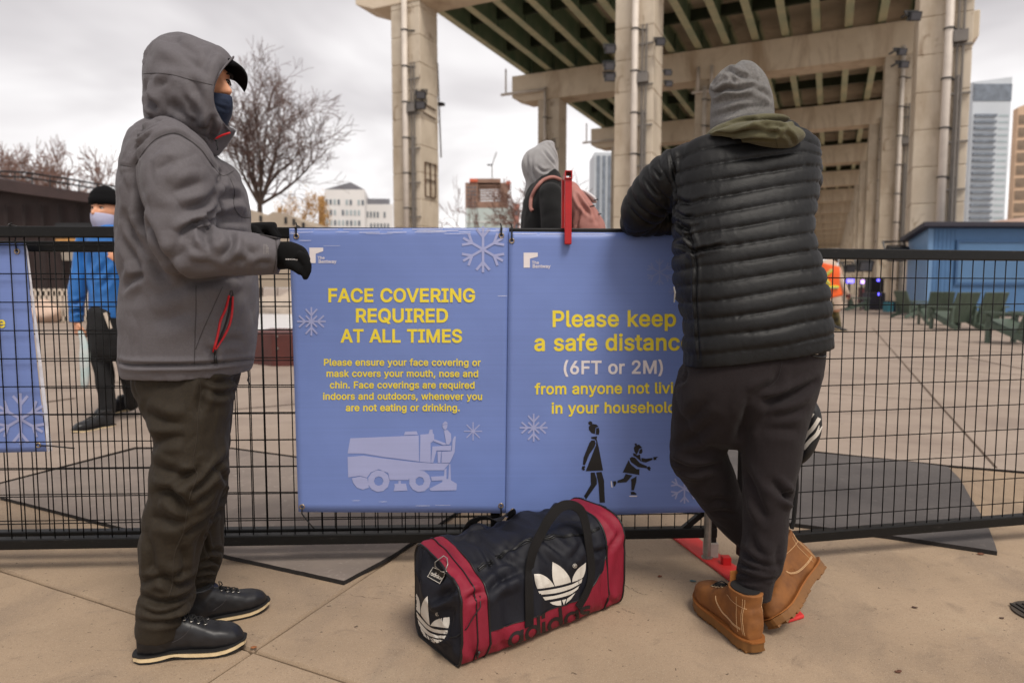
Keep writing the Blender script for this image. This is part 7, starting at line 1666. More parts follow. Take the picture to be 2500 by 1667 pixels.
smooth_me(tr, 1, .25)
trs = link('trousers', tr, M_olive, P1, True)
seam_on(tr, T3([(470, 85), (478, 160), (465, 260), (458, 380), (440, 500), (462, 560), (430, 640), (410, 740), (395, 830), (350, 940), (340, 1080), (320, 1150)]), 'seam', mat('olive_seam', lin(46, 38, 28), .9, 0), trs, .0017, .0003, 10)
k = MB(); k.tube([at(605, 905, 1.93), at(607, 918, 1.93), at(604, 928, 1.93), at(611, 940, 1.93)], .0018, 5); k.build('drawcord', M_pipe, trs)
# boots
bo1 = gnd(332, 1612); bt1 = gnd(594, 1577); boot(P1, bo1 + Vector((.004, 0, .001)), bt1 - bo1, zS, (bt1 - bo1).length * 1.0, 'black', -1)
bo2 = gnd(442, 1536); bt2 = gnd(651, 1484); boot(P1, bo2 + Vector((.0, 0, .001)), bt2 - bo2, zS, (bt2 - bo2).length * 1.02, 'black', 1)
k = MB(); k.tube([at(497, 1432, 2.06), at(492, 1462, 2.06)], .045, 16); k.build('sock', mat('navy_sock', lin(34, 38, 62), .9, .2, 80), P1, smooth=True)
# head, mask, cap
hc = at(484, 209, 1.95); (hv, hf), fr, hrot = head_parts(hc, -26, .96, roll=-6, pitch=2)
body = union([(hv, hf), loft(px([(470, 240, 1.94, 46, .058), (455, 300, 1.95, 44, .056), (440, 345, 1.95, 70, .10)]), 4, 18), loft(shrink(aT, .72), 4, 20), loft(shrink(aU, .6), 4, 16), loft(shrink(aF, .6), 4, 16), loft(shrink(aU2, .6), 4, 16), loft(shrink(aF2, .6), 4, 16), loft(shrink(aP, .75), 4, 18), loft(shrink(aL1[:-2], .62), 3, 16), loft(shrink(aL2[:-1], .62), 3, 16)], .0040, 1)
bd = link('body', body, M_skin, P1, True); eyes(fr, bd)
mk = MB(); V = []; nu, nvv = 20, 14
for i in range(nvv + 1):
    for j in range(nu + 1):
        a = R(-80 + 160 * j / nu); z = -.044 - .082 * i / nvv; t = i / nvv; bul = math.sin(math.pi * min(1, t * .9 + .12)) * .012
        rx = .106 + .022 * math.exp(-(a / .35) ** 2) * (1 - t * .5) + bul - .018 * t * t; ry = .080 - .014 * t * t
        V.append(fr(rx * math.cos(a), ry * math.sin(a), z + .012 * (1 - math.cos(a)) * (-1 if i < 3 else .2) + .004 * math.cos(a)))
mk.add(V, [(i * (nu + 1) + j, i * (nu + 1) + j + 1, (i + 1) * (nu + 1) + j + 1, (i + 1) * (nu + 1) + j) for i in range(nvv) for j in range(nu)])
mo = mk.build('face_mask', M_mask, P1, smooth=True); s_ = mo.modifiers.new('t', 'SOLIDIFY'); s_.thickness = .0025
folds(mo.data, [([(528, 247), (550, 250), (572, 246)], .003, .0035), ([(531, 256), (550, 266), (572, 262)], .004, .004)])
k = MB(); V = []; nb = 24
for i in range(2):
    for q in range(9):
        for j in range(nb + 1):
            a = -.16 + 1.30 * j / nb; t = q / 8 * 1.3 - .3
            x = .090 * math.cos(a * .78) + .060 * t * max(.12, math.cos(a * .95)) * min(1, (a + .26) / .3); y = (.080 + .020 * t) * math.sin(a); z = .066 - .026 * max(0, t) ** 1.5 - .040 * (abs(a) / 1.25) ** 1.6 * (.85 + .15 * t) + (.009 if i == 0 else 0)
            V.append(fr(x, y, z))
w1 = nb + 1; sh_ = 9 * w1; F = []
for q in range(8):
    for j in range(nb): F += [(q * w1 + j, q * w1 + j + 1, (q + 1) * w1 + j + 1, (q + 1) * w1 + j), (sh_ + q * w1 + j, sh_ + (q + 1) * w1 + j, sh_ + (q + 1) * w1 + j + 1, sh_ + q * w1 + j + 1)]
F += [(8 * w1 + j, 8 * w1 + j + 1, sh_ + 8 * w1 + j + 1, sh_ + 8 * w1 + j) for j in range(nb)] + [(q * w1, (q + 1) * w1, sh_ + (q + 1) * w1, sh_ + q * w1) for q in range(8)] + [(q * w1 + nb, sh_ + q * w1 + nb, sh_ + (q + 1) * w1 + nb, (q + 1) * w1 + nb) for q in range(8)]
k.add(V, F)
cp = MB(); cp.sphere((0, 0, 0), (.098, .078, .056), 28, 14); cV = [fr(v[0] - .004, v[1], .045 + v[2]) for v in cp.V if True]
cap_ = k.build('cap_brim', M_knitblk, P1, smooth=True)
k = MB(); keep = [f for f in cp.F if all(cp.V[i][2] > -.034 for i in f)]; k.add(cV, keep); cb_ = k.build('knit_cap', M_knitblk, P1, smooth=True); s_ = cb_.modifiers.new('t', 'SOLIDIFY'); s_.thickness = .004
# gloves
G = lambda P: [(600 + x / 7.84, 520 + y / 7.84) for x, y in P]
gl = [loft(px([(676, 627, 1.77, 33, .045), (692, 624, 1.77, 34, .042), (712, 624, 1.765, 33, .046), (728, 629, 1.765, 29, .046), (737, 636, 1.765, 23, .042)]), 4, 22, 2.3)]
for i, Yf in enumerate((1.725, 1.75, 1.777, 1.803)):
    ln = (1, 1.04, .98, .86)[i]; kx = MB()
    P = [at(726, 622, Yf), at(740, 628, Yf), at(740 + 10 * ln, 628 + 18 * ln, Yf), at(740 + 10.5 * ln, 628 + 33 * ln, Yf), at(740 + 5 * ln, 628 + 46 * ln, Yf)]
    kx.tube(P, [.0125, .0125, .0115, .0105, .0085], 10); gl.append((kx.V, kx.F)); kx = MB(); kx.sphere(P[-1], .0088, 10, 8); gl.append((kx.V, kx.F))
kx = MB(); P = [at(706, 640, 1.735), at(720, 650, 1.722), at(731, 660, 1.722), at(737, 668, 1.726)]; kx.tube(P, [.018, .0145, .012, .0095], 10); gl.append((kx.V, kx.F))
gm = union(gl, .0032, 4); rough_noise(gm, .0018, 40); gv = link('glove', gm, M_glove, P1, True)
gt = bvh(gm); k = MB(); L, W_ = text_loops('ROCKBR', .012)
for o, hs in L:
    V, F = tri([o] + hs); Q = []
    for x, y in V:
        h, nn = hit(gt, 727.2 - x / W_ * 30.5, 632.6 + y * 5.6 - x / W_ * 1.0); Q.append(h + nn * .0008 if h is not None else None)
    F = [f for f in F if all(Q[i] is not None for i in f)]; k.add([q or Vector((0, 0, 0)) for q in Q], F)
k.build('glove_print', mat('glove_white_print', lin(206, 200, 196), .6, 0), gv, fix=False)
g2 = union(fingers(at(592, 560, 2.14), Vector((.9, .1, .1)), Vector((-.2, -.2, 1)), Vector((0, -1, .2)), 1.05, (60, 75, 60), 4, 1.4), .0034, 4); link('glove', g2, M_glove, P1, True)
# ================================================== man in the black puffer jacket leaning on the rail
P2 = thing('person', 'man from behind in black puffer jacket, grey beanie and tan boots', 'person', (at(1850, 900, 2.08).x, 2.08, 0))
TO = [(1842, 342, 2.31, 112, .085, 0), (1834, 360, 2.30, 150, .11, 2), (1822, 384, 2.28, 180, .125, 4), (1822, 430, 2.25, 186, .138, 7), (1822, 490, 2.225, 181, .142, 8), (1818, 550, 2.195, 178, .145, 9), (1817, 610, 2.17, 176, .148, 9), (1827, 680, 2.145, 181, .15, 9), (1845, 755, 2.12, 180, .152, 8), (1850, 820, 2.11, 184, .156, 8), (1852, 858, 2.105, 187, .156, 8), (1852, 870, 2.105, 186, .154, 8)]
UA = [(1700, 400, 2.285, 56, .095), (1662, 420, 2.30, 62, .10), (1618, 456, 2.34, 62, .095), (1582, 496, 2.39, 55, .088), (1560, 525, 2.43, 46, .08), (1553, 540, 2.45, 36, .07)]
FA = [(1548, 536, 2.45, 38, .068), (1590, 540, 2.475, 37, .064), (1650, 540, 2.49, 34, .06), (1720, 540, 2.50, 30, .055), (1760, 538, 2.505, 26, .05)]
UB = [(1955, 395, 2.27, 56, .09), (1950, 450, 2.33, 54, .09), (1925, 510, 2.42, 48, .08), (1905, 535, 2.455, 38, .07)]
FB_ = [(1905, 532, 2.455, 36, .065), (1860, 538, 2.48, 33, .06), (1800, 538, 2.50, 28, .052)]
aTO, aUA, aFA, aUB, aFB = px(TO), px(UA), px(FA), px(UB), px(FB_)
pj = union([loft(aTO, 6, 44, 2.5, cap=(1, 0)), loft(aUA, 6, 30, 2.1), loft(aFA, 6, 26, 2.1), loft(aUB, 6, 26), loft(aFB, 6, 24)], .0052, 5)
# quilting: horizontal baffles round the trunk, rings round the sleeves
v = getv(pj); nrm = getn(pj)
def axis_q(A, v):
    C = catmull(A[:, :3], 8); seg = np.diff(C, axis=0); ln = np.linalg.norm(seg, axis=1); cum = np.concatenate([[0], np.cumsum(ln)]); best = np.full(len(v), 9.); q = np.zeros(len(v)); rr = catmull(np.linalg.norm(A[:, 3:6], axis=1)[:, None], 8)[:, 0]; rb_ = np.zeros(len(v))
    for i in range(len(seg)):
        t = np.clip(((v - C[i]) @ seg[i]) / (ln[i] ** 2 + 1e-12), 0, 1); d = np.linalg.norm(v - (C[i] + t[:, None] * seg[i]), axis=1); m = d < best; best[m] = d[m]; q[m] = cum[i] + t[m] * ln[i]; rb_[m] = rr[i]
    return q, best / rb_
qA, dA_ = axis_q(np.vstack([aUA[:-1], aFA[1:]]), v); qB, dB_ = axis_q(np.vstack([aUB[:-1], aFB[1:]]), v)
xc = at(1830, 600, 2.15).x; xl = at(1646, 500, 2.2).x
tz = v[:, 2] - .155 * (v[:, 0] - xc) * np.clip((1.50 - v[:, 2]) / .12 + .35, .35, 1) + .35 * np.clip(np.abs(v[:, 0] - xc) - .16, 0, 1) * np.clip((v[:, 2] - 1.38) / .1, 0, 1)
lean = (v[:, 1] - 2.1)
tz = tz + .10 * np.clip(v[:, 1] - 2.22, 0, .2)
isA = (v[:, 0] < xl - .0) | ((v[:, 1] > 2.40)); isA = isA & (dA_ < 1.6)
isB = (v[:, 1] > 2.40) & (v[:, 0] > at(1780, 540, 2.5).x) & (dB_ < 1.5)
def puff(q, pitch, ph=0, warp=None):
    w_ = (q / pitch + ph + (0 if warp is None else warp)) % 1.0; return np.sqrt(np.clip(1 - np.abs(2 * w_ - 1) ** 2.6, 0, 1)), np.minimum(w_, 1 - w_)
wn = np.array([noise.noise(Vector(p) * 7) for p in v]); pk = np.array([noise.noise(Vector((p[0] * 55, p[1] * 55, p[2] * 14))) for p in v])
hT, eT = puff(tz, .0515, .30, wn * .10); hA, eA = puff(qA, .040, .1, wn * .12); hB, eB = puff(qB, .040, .1, wn * .1)
h = np.where(isB, hB, np.where(isA, hA, hT)); e_ = np.where(isB, eB, np.where(isA, eA, eT))
hemz = at(1852, 840, 2.1).z + .13 * (v[:, 0] - at(1852, 840, 2.1).x)
hemk = np.clip((v[:, 2] - hemz + .002) / .012, 0, 1); h = h * np.where(isA | isB, 1, hemk) + .45 * (1 - np.where(isA | isB, 1, hemk))
disp = .0120 * (1 + .45 * wn) * (h - .75) + .0022 * pk * np.clip(1 - e_ / .28, 0, 1) + .004 * wn
setv(pj, v + nrm * disp[:, None]); smooth_me(pj, 1, .35)
H3 = lambda P: [(1480 + x / 3.337, 130 + y / 3.337) for x, y in P]; H4 = lambda P: [(1600 + x / 3.408, 540 + y / 3.408) for x, y in P]
folds(pj, [(H3([(520, 800), (540, 900), (560, 1020), (580, 1180), (560, 1290), (545, 1420)]), .007, .011, .5), (H3([(560, 1290), (640, 1340), (700, 1330)]), .007, .007), (H3([(570, 1350), (640, 1430), (760, 1400)]), .007, .006), (H3([(570, 1180), (680, 1230), (800, 1190)]), .008, .005), (H3([(600, 1330), (610, 1440), (680, 1510)]), .006, .006),
           (H4([(180, 30), (260, 60), (290, 150), (330, 240)]), .008, .008), (H4([(160, 190), (230, 200), (330, 260), (400, 230)]), .007, .008), (H4([(270, 160), (320, 260), (340, 400), (335, 600), (345, 800), (355, 1000), (365, 1140)]), .005, .006, .5), (H4([(330, 250), (450, 230), (560, 200)]), .007, .006), (H3([(380, 930), (430, 1000), (440, 1010)]), .006, .006), (H3([(310, 1020), (370, 1110), (420, 1170)]), .006, .006)])
jac2 = link('puffer_jacket', pj, M_puff, P2, True)
seam_on(pj, H4([(290, 170), (330, 300), (338, 450), (335, 620), (345, 800), (355, 1000), (365, 1140)]), 'seam', M_pipe, jac2, .0013, 0, 8)
k = MB(); k.tube([at(1645, 700, 2.03), at(1648, 715, 2.03), at(1646, 738, 2.03)], [.002, .003, .002], 6); k.build('zip_puller', M_galv, jac2)
# trousers
PE = [(1848, 835, 2.115, 168, .145, 8), (1842, 880, 2.115, 174, .155, 7), (1830, 930, 2.115, 176, .158, 4), (1818, 985, 2.115, 166, .145, 0), (1810, 1030, 2.12, 140, .115, 0)]
L1 = [(1742, 930, 2.16, 92, .11), (1722, 1000, 2.17, 86, .108), (1712, 1055, 2.175, 79, .10), (1704, 1100, 2.18, 74, .094), (1704, 1132, 2.185, 70, .09)]
L1b = [(1706, 1108, 2.185, 68, .09), (1728, 1160, 2.20, 64, .088), (1764, 1222, 2.215, 52, .08), (1806, 1276, 2.22, 47, .075), (1860, 1330, 2.20, 42, .07), (1908, 1366, 2.17, 36, .062), (1935, 1382, 2.15, 32, .056)]
L2 = [(1905, 920, 2.09, 108, .12, 0), (1896, 985, 2.07, 97, .118, 0), (1886, 1060, 2.05, 84, .11, 0), (1884, 1120, 2.035, 76, .102, 0), (1878, 1180, 2.02, 66, .096, 0), (1872, 1240, 2.0, 60, .09, 0), (1869, 1300, 1.985, 58, .087, 0), (1864, 1350, 1.97, 57, .084, 0), (1853, 1388, 1.96, 54, .08, 0), (1844, 1412, 1.955, 50, .070, 0), (1841, 1436, 1.948, 47, .066, 0), (1840, 1458, 1.945, 44, .06, 0)]
aPE, aL1c, aL1d, aL2c = px(PE), px(L1), px(L1b), px(L2)
pt = union([loft(aPE, 5, 36, 2.4), loft(aL1c, 5, 28, 2.1), loft(aL1d, 5, 26, 2.1), loft(aL2c, 5, 28, 2.2, cap=(1, 0))], .0058, 5)
rough_noise(pt, .004, 7, (1, 1, .8), 12); crumple(pt, .006, 8, (1, 1, 1), 12)
T5 = lambda P: [(1580 + x / 3.484, 850 + y / 3.484) for x, y in P]; T6 = lambda P: [(1580 + x / 3.734, 1200 + y / 3.734) for x, y in P]
folds(pt, [(T5([(1420, 300), (1250, 400), (1080, 450), (930, 455)]), .014, .013), (T5([(1450, 270), (1300, 350), (1100, 410), (940, 430)]), .010, .008), (T5([(1120, 200), (1080, 300), (960, 370), (880, 420)]), .014, .010), (T5([(870, 400), (850, 560), (810, 700), (780, 800)]), .018, .016, .3), (T5([(1340, 500), (1200, 560), (1050, 580)]), .013, .008), (T5([(1300, 700), (1150, 680), (980, 690)]), .018, .006),
           (T5([(190, 860), (320, 800), (440, 720), (560, 600)]), .018, .008), (T5([(215, 960), (330, 1010), (450, 1020), (600, 1000)]), .011, .013), (T5([(240, 1030), (380, 1060), (480, 1045)]), .009, .010), (T5([(300, 900), (420, 900), (560, 860)]), .016, .009), (T5([(250, 300), (330, 260), (330, 180)]), .010, .006), (T5([(300, 660), (420, 560), (520, 440)]), .018, .006),
           (T5([(1060, 1130), (1110, 1180), (1190, 1250), (1240, 1280)]), .012, .011), (T5([(840, 1050), (900, 1180), (960, 1300), (1020, 1420)]), .016, .010), (T5([(1240, 1180), (1200, 1250), (1230, 1290)]), .010, .008), (T5([(700, 1320), (620, 1290), (560, 1300)]), .012, .006), (T5([(750, 1420), (650, 1390), (560, 1400)]), .011, .006),
           (T6([(940, 30), (1010, 150), (1080, 250)]), .013, .008), (T6([(1340, 20), (1290, 50), (1200, 20)]), .011, .009), (T6([(860, 520), (960, 620), (1080, 680), (1200, 680)]), .010, .010), (T6([(820, 640), (950, 700), (1090, 740), (1200, 740)]), .007, .011), (T6([(820, 720), (930, 770), (1060, 790), (1180, 780)]), .007, .011), (T6([(840, 800), (960, 820), (1100, 830)]), .006, .009), (T6([(960, 400), (1000, 520), (1100, 620)]), .012, .006), (T6([(1210, 480), (1180, 600), (1200, 680)]), .011, .007)])
smooth_me(pt, 1)
tr2 = link('joggers', pt, M_char, P2, True)
seam_on(pt, T5([(1150, 60), (1140, 160), (1110, 260), (1040, 330)]), 'seam', mat('charcoal_seam', lin(38, 34, 36), .9, 0), tr2, .0011, .0002)
k = MB(); k.tube(surf_line(bvh(pt), T5([(1400, 60), (1460, 75), (1510, 70), (1545, 40)]), .001, 5), .0028, 6); pz = k.build('pocket_zip', M_pipe, tr2, smooth=True)
h_, n_ = hit(bvh(pt), *T5([(1435, 46)])[0])
if h_: k = MB(); k.box(h_ + n_ * .003, (.008, .004, .005)); k.build('zip_puller', M_metal, pz, bevel=.001)
# boots: one planted, one up on its toe behind
h0 = gnd(1846, 1594); h1 = gnd(1716, 1480)
dfoot = (h1 - h0); dfoot.z = 0
boot(P2, h0 + Vector((0, 0, .001)), dfoot, zS, .315, 'tan', -1)
toe = gnd(1897, 1541, .012); heel = at(2000, 1398, 2.12); xd = (toe - heel).normalized()
zl = Vector((-.86, -.10, .42)); bu_, bW_, bt_ = boot(P2, toe - xd * .30 - Vector((.004, 0, 0)), xd, zl, .30, 'tan', 1)
k = MB(); m0 = (1934, 1396)
def mk_(pl, closed=False):
    Q = [hit(bt_, *p) for p in pl]; Q = [h + n * .0004 for h, n in Q if h is not None]
    if len(Q) > 2: k.tube(Q, .0009, 5, closed=closed)
mk_([(m0[0] + 8 * math.cos(a), m0[1] + 9 * math.sin(a)) for a in np.linspace(-2.2, 4.0, 14)]); mk_([(m0[0] - 1, m0[1] - 7), (m0[0], m0[1]), (m0[0] + 1, m0[1] + 9)]); mk_([(m0[0] - 5, m0[1] - 3), (m0[0] - 2, m0[1] + 1), (m0[0], m0[1] + 2)]); mk_([(m0[0] + 5, m0[1] - 4), (m0[0] + 2, m0[1]), (m0[0], m0[1] + 2)])
if k.V: k.build('stamped_emblem', mat('stamped_leather', lin(120, 70, 24), .7, 0), bu_)
# beanie and neck, hoodie
bc = [(1813, 322, 2.365, 78, .108), (1812, 300, 2.365, 80, .112), (1812, 270, 2.365, 79, .115), (1811, 243, 2.362, 77, .113), (1807, 222, 2.36, 74, .108), (1802, 204, 2.355, 72, .10), (1799, 186, 2.352, 62, .088), (1795, 170, 2.35, 45, .066), (1790, 163, 2.35, 26, .036)]
aB = px(bc); bn = union([loft(aB, 6, 40, 2.15, cap=(0, 0))], .0046, 4); rough_noise(bn, .003, 14, (1, 1, 1), 3)
folds(bn, [(H3([(840, 300), (900, 330), (980, 290), (1080, 300), (1200, 270)]), .008, .011, .9), (H3([(870, 250), (930, 190), (1000, 140), (1080, 180), (1180, 215)]), .008, .009, .9), (H3([(960, 90), (970, 150), (1020, 190), (1060, 260)]), .005, .006), (H3([(850, 430), (960, 400), (1100, 370), (1260, 380)]), .012, .006), (H3([(860, 520), (1000, 480), (1150, 440), (1330, 440)]), .012, .006), (H3([(1160, 110), (1200, 200), (1240, 240)]), .008, .006), (H3([(1200, 300), (1290, 320), (1340, 370)]), .010, .006)])
smooth_me(bn, 1); link('beanie', bn, M_bean, P2, True)
hd = union([loft(px([(1734, 333, 2.25, 11, .04), (1756, 322, 2.235, 17, .05), (1800, 308, 2.215, 19, .05), (1850, 297, 2.20, 19, .05), (1890, 294, 2.21, 16, .045), (1912, 296, 2.22, 11, .035)]), 5, 20),
            loft(px([(1748, 333, 2.22, 11, .06), (1800, 326, 2.18, 22, .075), (1850, 328, 2.145, 36, .08), (1895, 334, 2.14, 39, .078), (1925, 338, 2.15, 31, .06), (1938, 338, 2.16, 20, .045)]), 5, 24),
            loft(px([(1850, 311, 2.10, 10, .03), (1890, 314, 2.095, 12, .032), (1922, 308, 2.11, 11, .03)]), 4, 16),
            loft(px([(1760, 335, 2.36, 30, .07), (1830, 330, 2.37, 36, .09), (1900, 333, 2.36, 34, .07)]), 4, 18)], .0045, 5)
folds(hd, [(H3([(900, 650), (1050, 650), (1200, 630), (1330, 650), (1420, 660)]), .006, .012, .8), (H3([(1180, 610), (1280, 615), (1380, 640), (1440, 600)]), .006, .011, .8), (H3([(1230, 580), (1340, 600), (1450, 590)]), .006, .010, .8), (H3([(880, 680), (1030, 700), (1200, 690), (1350, 690)]), .007, .008), (H3([(1000, 570), (1130, 545), (1280, 560)]), .007, .006), (H3([(1440, 640), (1500, 680), (1540, 760)]), .007, .006)])
smooth_me(hd, 1); ho = link('hoodie_hood', hd, M_hood, P2, True)
seam_on(hd, H3([(1375, 680), (1390, 730), (1400, 800)]), 'seam', mat('olive_fleece_seam', lin(74, 72, 50), .9, 0), ho, .0012, .0002)
hc2 = at(1812, 268, 2.375); (hv, hf), fr2, hr2 = head_parts(hc2, 100, .98)
b2_ = union([(hv, hf), loft(px([(1815, 300, 2.37, 40, .055), (1825, 350, 2.34, 60, .07)]), 4, 18), loft(shrink(aTO, .7), 4, 20), loft(shrink(aUA, .6), 4, 14), loft(shrink(aFA, .62), 4, 14), loft(shrink(aUB, .6), 4, 14), loft(shrink(aFB, .62), 4, 14), loft(shrink(aPE, .72), 4, 18), loft(shrink(aL1c, .62), 3, 14), loft(shrink(aL1d, .62), 3, 14), loft(shrink(aL2c[:-1], .62), 3, 14)]
            + fingers(at(1768, 536, 2.505), Vector((.9, .1, -.1)), Vector((0, .2, 1)), Vector((0, 1, 0)), .98, (25, 40, 30)) + fingers(at(1795, 536, 2.515), Vector((-.9, .1, .05)), Vector((0, .2, 1)), Vector((0, 1, 0)), .98, (25, 40, 30)), .0048, 2)
bd2 = link('body', b2_, M_skin2, P2, True); eyes(fr2, bd2)
# black bag with pale stripes slung in front of him
sb_ = thing('shoulder_bag', 'black bag with pale diagonal stripes hanging beside the dark jogger leg', 'bag', at(1965, 1050, 2.24))
sbm = union([loft(px([(1960, 968, 2.24, 24, .05), (1970, 1000, 2.24, 34, .07), (1972, 1040, 2.24, 36, .075), (1964, 1080, 2.24, 34, .07), (1950, 1115, 2.24, 22, .05), (1940, 1135, 2.24, 10, .03)]), 5, 22)], .0045, 4)
rough_noise(sbm, .004, 20); sbo = link('bag_body', sbm, mat('black_polyester', lin(26, 26, 28), .6, .15, 20, .2, 150), sb_, True)
stt = bvh(sbm)
for pl in ([(1985, 1008), (1970, 1030), (1955, 1060)], [(2000, 1020), (1985, 1045), (1970, 1062), (1958, 1082)], [(2006, 1030), (1995, 1058), (1978, 1076), (1962, 1096)]):
    P = catmull(pl, 8); k = MB(); V = []
    for i in range(len(P)):
        t = P[min(i + 1, len(P) - 1)] - P[max(i - 1, 0)]; t /= np.linalg.norm(t); nn_ = np.array([-t[1], t[0]]) * 4.5
        V.append([hit(stt, *(P[i] + nn_)), hit(stt, *(P[i] - nn_))])
    V = [x for x in V if x[0][0] is not None and x[1][0] is not None]
    k.add([q[0] + q[1] * .0014 for x in V for q in x], [(2 * i, 2 * i + 1, 2 * i + 3, 2 * i + 2) for i in range(len(V) - 1)])
    if k.F: k.build('stripe', M_print, sbo, fix=False)
k = MB(); k.tube([at(1958, 970, 2.24), at(1950, 930, 2.26), at(1930, 850, 2.28)], .006, 6); k.tube([at(1944, 1128, 2.24), at(1945, 1190, 2.24), at(1938, 1270, 2.24), at(1933, 1290, 2.24)], .007, 6); k.build('strap', M_web, sb_)
# ================================================== man in the blue jacket beyond the fence
Yb_ = 5.0
P3 = thing('person', 'man in a blue jacket, black beanie and pale mask walking beyond the fence at left', 'person', (at(255, 800, Yb_).x, Yb_, 0))
M_bjk = mat('blue_shell', lin(34, 104, 176), .55, .1, 8, .2, 100, sheen=.1); M_blk2 = mat('black_denim', lin(20, 20, 22), .85, .2, 20)
tB = [(264, 550, Yb_, 26, .09), (265, 568, Yb_, 54, .12), (266, 600, Yb_, 57, .135), (267, 680, Yb_, 54, .13), (268, 740, Yb_, 54, .135), (268, 776, Yb_, 53, .135)]
aB1 = [(214, 572, Yb_, 24, .08), (203, 610, Yb_, 24, .08), (196, 660, Yb_ - .02, 25, .08), (190, 710, Yb_ - .04, 25, .075), (187, 750, Yb_ - .05, 22, .065), (186, 786, Yb_ - .05, 19, .055)]
aB2 = [(314, 575, Yb_, 23, .08), (324, 640, Yb_ - .03, 24, .08), (330, 690, Yb_ - .1, 22, .07), (318, 668, Yb_ - .24, 20, .06), (304, 640, Yb_ - .28, 17, .05)]
aTB, aBL, aBR = px(tB), px(aB1), px(aB2)
m = union([loft(aTB, 5, 30, 2.3, cap=(1, 0)), loft(aBL, 5, 22, cap=(1, 0)), loft(aBR, 5, 22, cap=(1, 0)), loft(px([(258, 560, Yb_, 36, .1), (258, 550, Yb_, 32, .09)]), 3, 20)], .009, 4)
rough_noise(m, .010, 6, seed=4); rough_noise(m, .005, 14, seed=8); B8 = lambda P: [(60 + x / 6.82, 600 + y / 6.82) for x, y in P]
folds(m, [(B8([(1090, 100), (1070, 300), (1090, 500), (1110, 740)]), .02, .03, .2), (B8([(760, 950), (860, 960), (960, 900)]), .015, .012), (B8([(780, 1120), (880, 1080), (980, 1100)]), .013, .012), (B8([(1220, 520), (1300, 380), (1370, 250)]), .02, .012), (B8([(1250, 720), (1360, 600), (1420, 480)]), .02, .010)])
bj = link('jacket', m, M_bjk, P3, True)
pB = [(266, 760, Yb_, 55, .15), (264, 800, Yb_, 55, .15), (262, 850, Yb_, 50, .13)]
lB1 = [(246, 820, Yb_, 28, .10), (246, 870, Yb_, 28, .10), (256, 920, Yb_, 25, .09), (260, 970, Yb_ + .01, 23, .08), (261, 1012, Yb_ + .02, 23, .075)]
lB2 = [(298, 820, Yb_ + .02, 28, .10), (312, 890, Yb_ + .1, 26, .10), (322, 950, Yb_ + .25, 23, .085), (326, 985, Yb_ + .40, 21, .07)]
aPB, aB3, aB4 = px(pB), px(lB1), px(lB2)
m = union([loft(aPB, 4, 26), loft(aB3, 4, 22), loft(aB4, 4, 22)], .009, 4); rough_noise(m, .010, 9, seed=6); link('trousers', m, M_blk2, P3, True)
f0 = gnd(284, 1043); f1 = gnd(201, 1058); boot(P3, f0 + Vector((-.02, 0, .002)), f1 - f0, zS, .29, 'black', 1)
f0 = gnd(330, 1010); f0.y = Yb_ + .45; boot(P3, f0 + Vector((0, .05, .04)), Vector((-.55, -.8, -.1)), zS, .29, 'black', -1)
hcb = at(257, 515, Yb_ - .0); (hv, hf), fr3, hr3 = head_parts(hcb, -97, 1.05, pitch=0)
hb_ = fingers(at(186, 785, Yb_ - .05), Vector((.12, -.1, -1)), Vector((-.6, -.75, 0)), Vector((.6, -.6, 0)), 1.0, (30, 50, 35))
hb2 = fingers(at(304, 640, Yb_ - .28), Vector((-.7, -.2, .6)), Vector((0, -.8, .4)), Vector((0, .1, 1)), 1.0, (20, 35, 25))
m = union([(hv, hf), loft(px([(258, 535, Yb_ + .01, 20, .06), (262, 560, Yb_, 24, .07)]), 4, 16), loft(shrink(aTB, .75), 4, 18), loft(shrink(aBL, .6), 4, 14), loft(shrink(aBR, .6), 4, 14), loft(shrink(aPB, .75), 4, 16), loft(shrink(aB3, .65), 4, 14), loft(shrink(aB4, .65), 4, 14)] + hb_ + hb2, .005, 1)
bd3 = link('body', m, M_skin, P3, True); eyes(fr3, bd3, 1.05)
def beanie(fr, parent, m, z0=.028, sc=1.0, cuff=True, top=.15):
    k = MB(); V = []; nu = 30; prof_ = [(z0, 1.10), (z0 + .045, 1.12), (z0 + .05, 1.06), (z0 + .075, 1.0), (z0 + .10, .82), (top - .004, .5), (top + .003, .18), (top + .004, .01)] if cuff else [(z0, 1.07), (z0 + .05, 1.07), (z0 + .085, .95), (top - .02, .7), (top, .3), (top + .003, .01)]
    for z, r in prof_:
        for j in range(nu): a = 2 * math.pi * j / nu; V.append(fr(-.004 + .102 * r * math.cos(a), .084 * r * math.sin(a), z))
    F = [(i * nu + j, i * nu + (j + 1) % nu, (i + 1) * nu + (j + 1) % nu, (i + 1) * nu + j) for i in range(len(prof_) - 1) for j in range(nu)]; k.add(V, F); o = k.build('beanie', m, parent, smooth=True); s_ = o.modifiers.new('t', 'SOLIDIFY'); s_.thickness = .004; return o
beanie(fr3, P3, M_knitblk, .036, top=.165)
M_mask3 = weave(mat('pale_blue_cotton', lin(186, 186, 212), .85, .05, 30), (20, 20, 900), .5, .001)
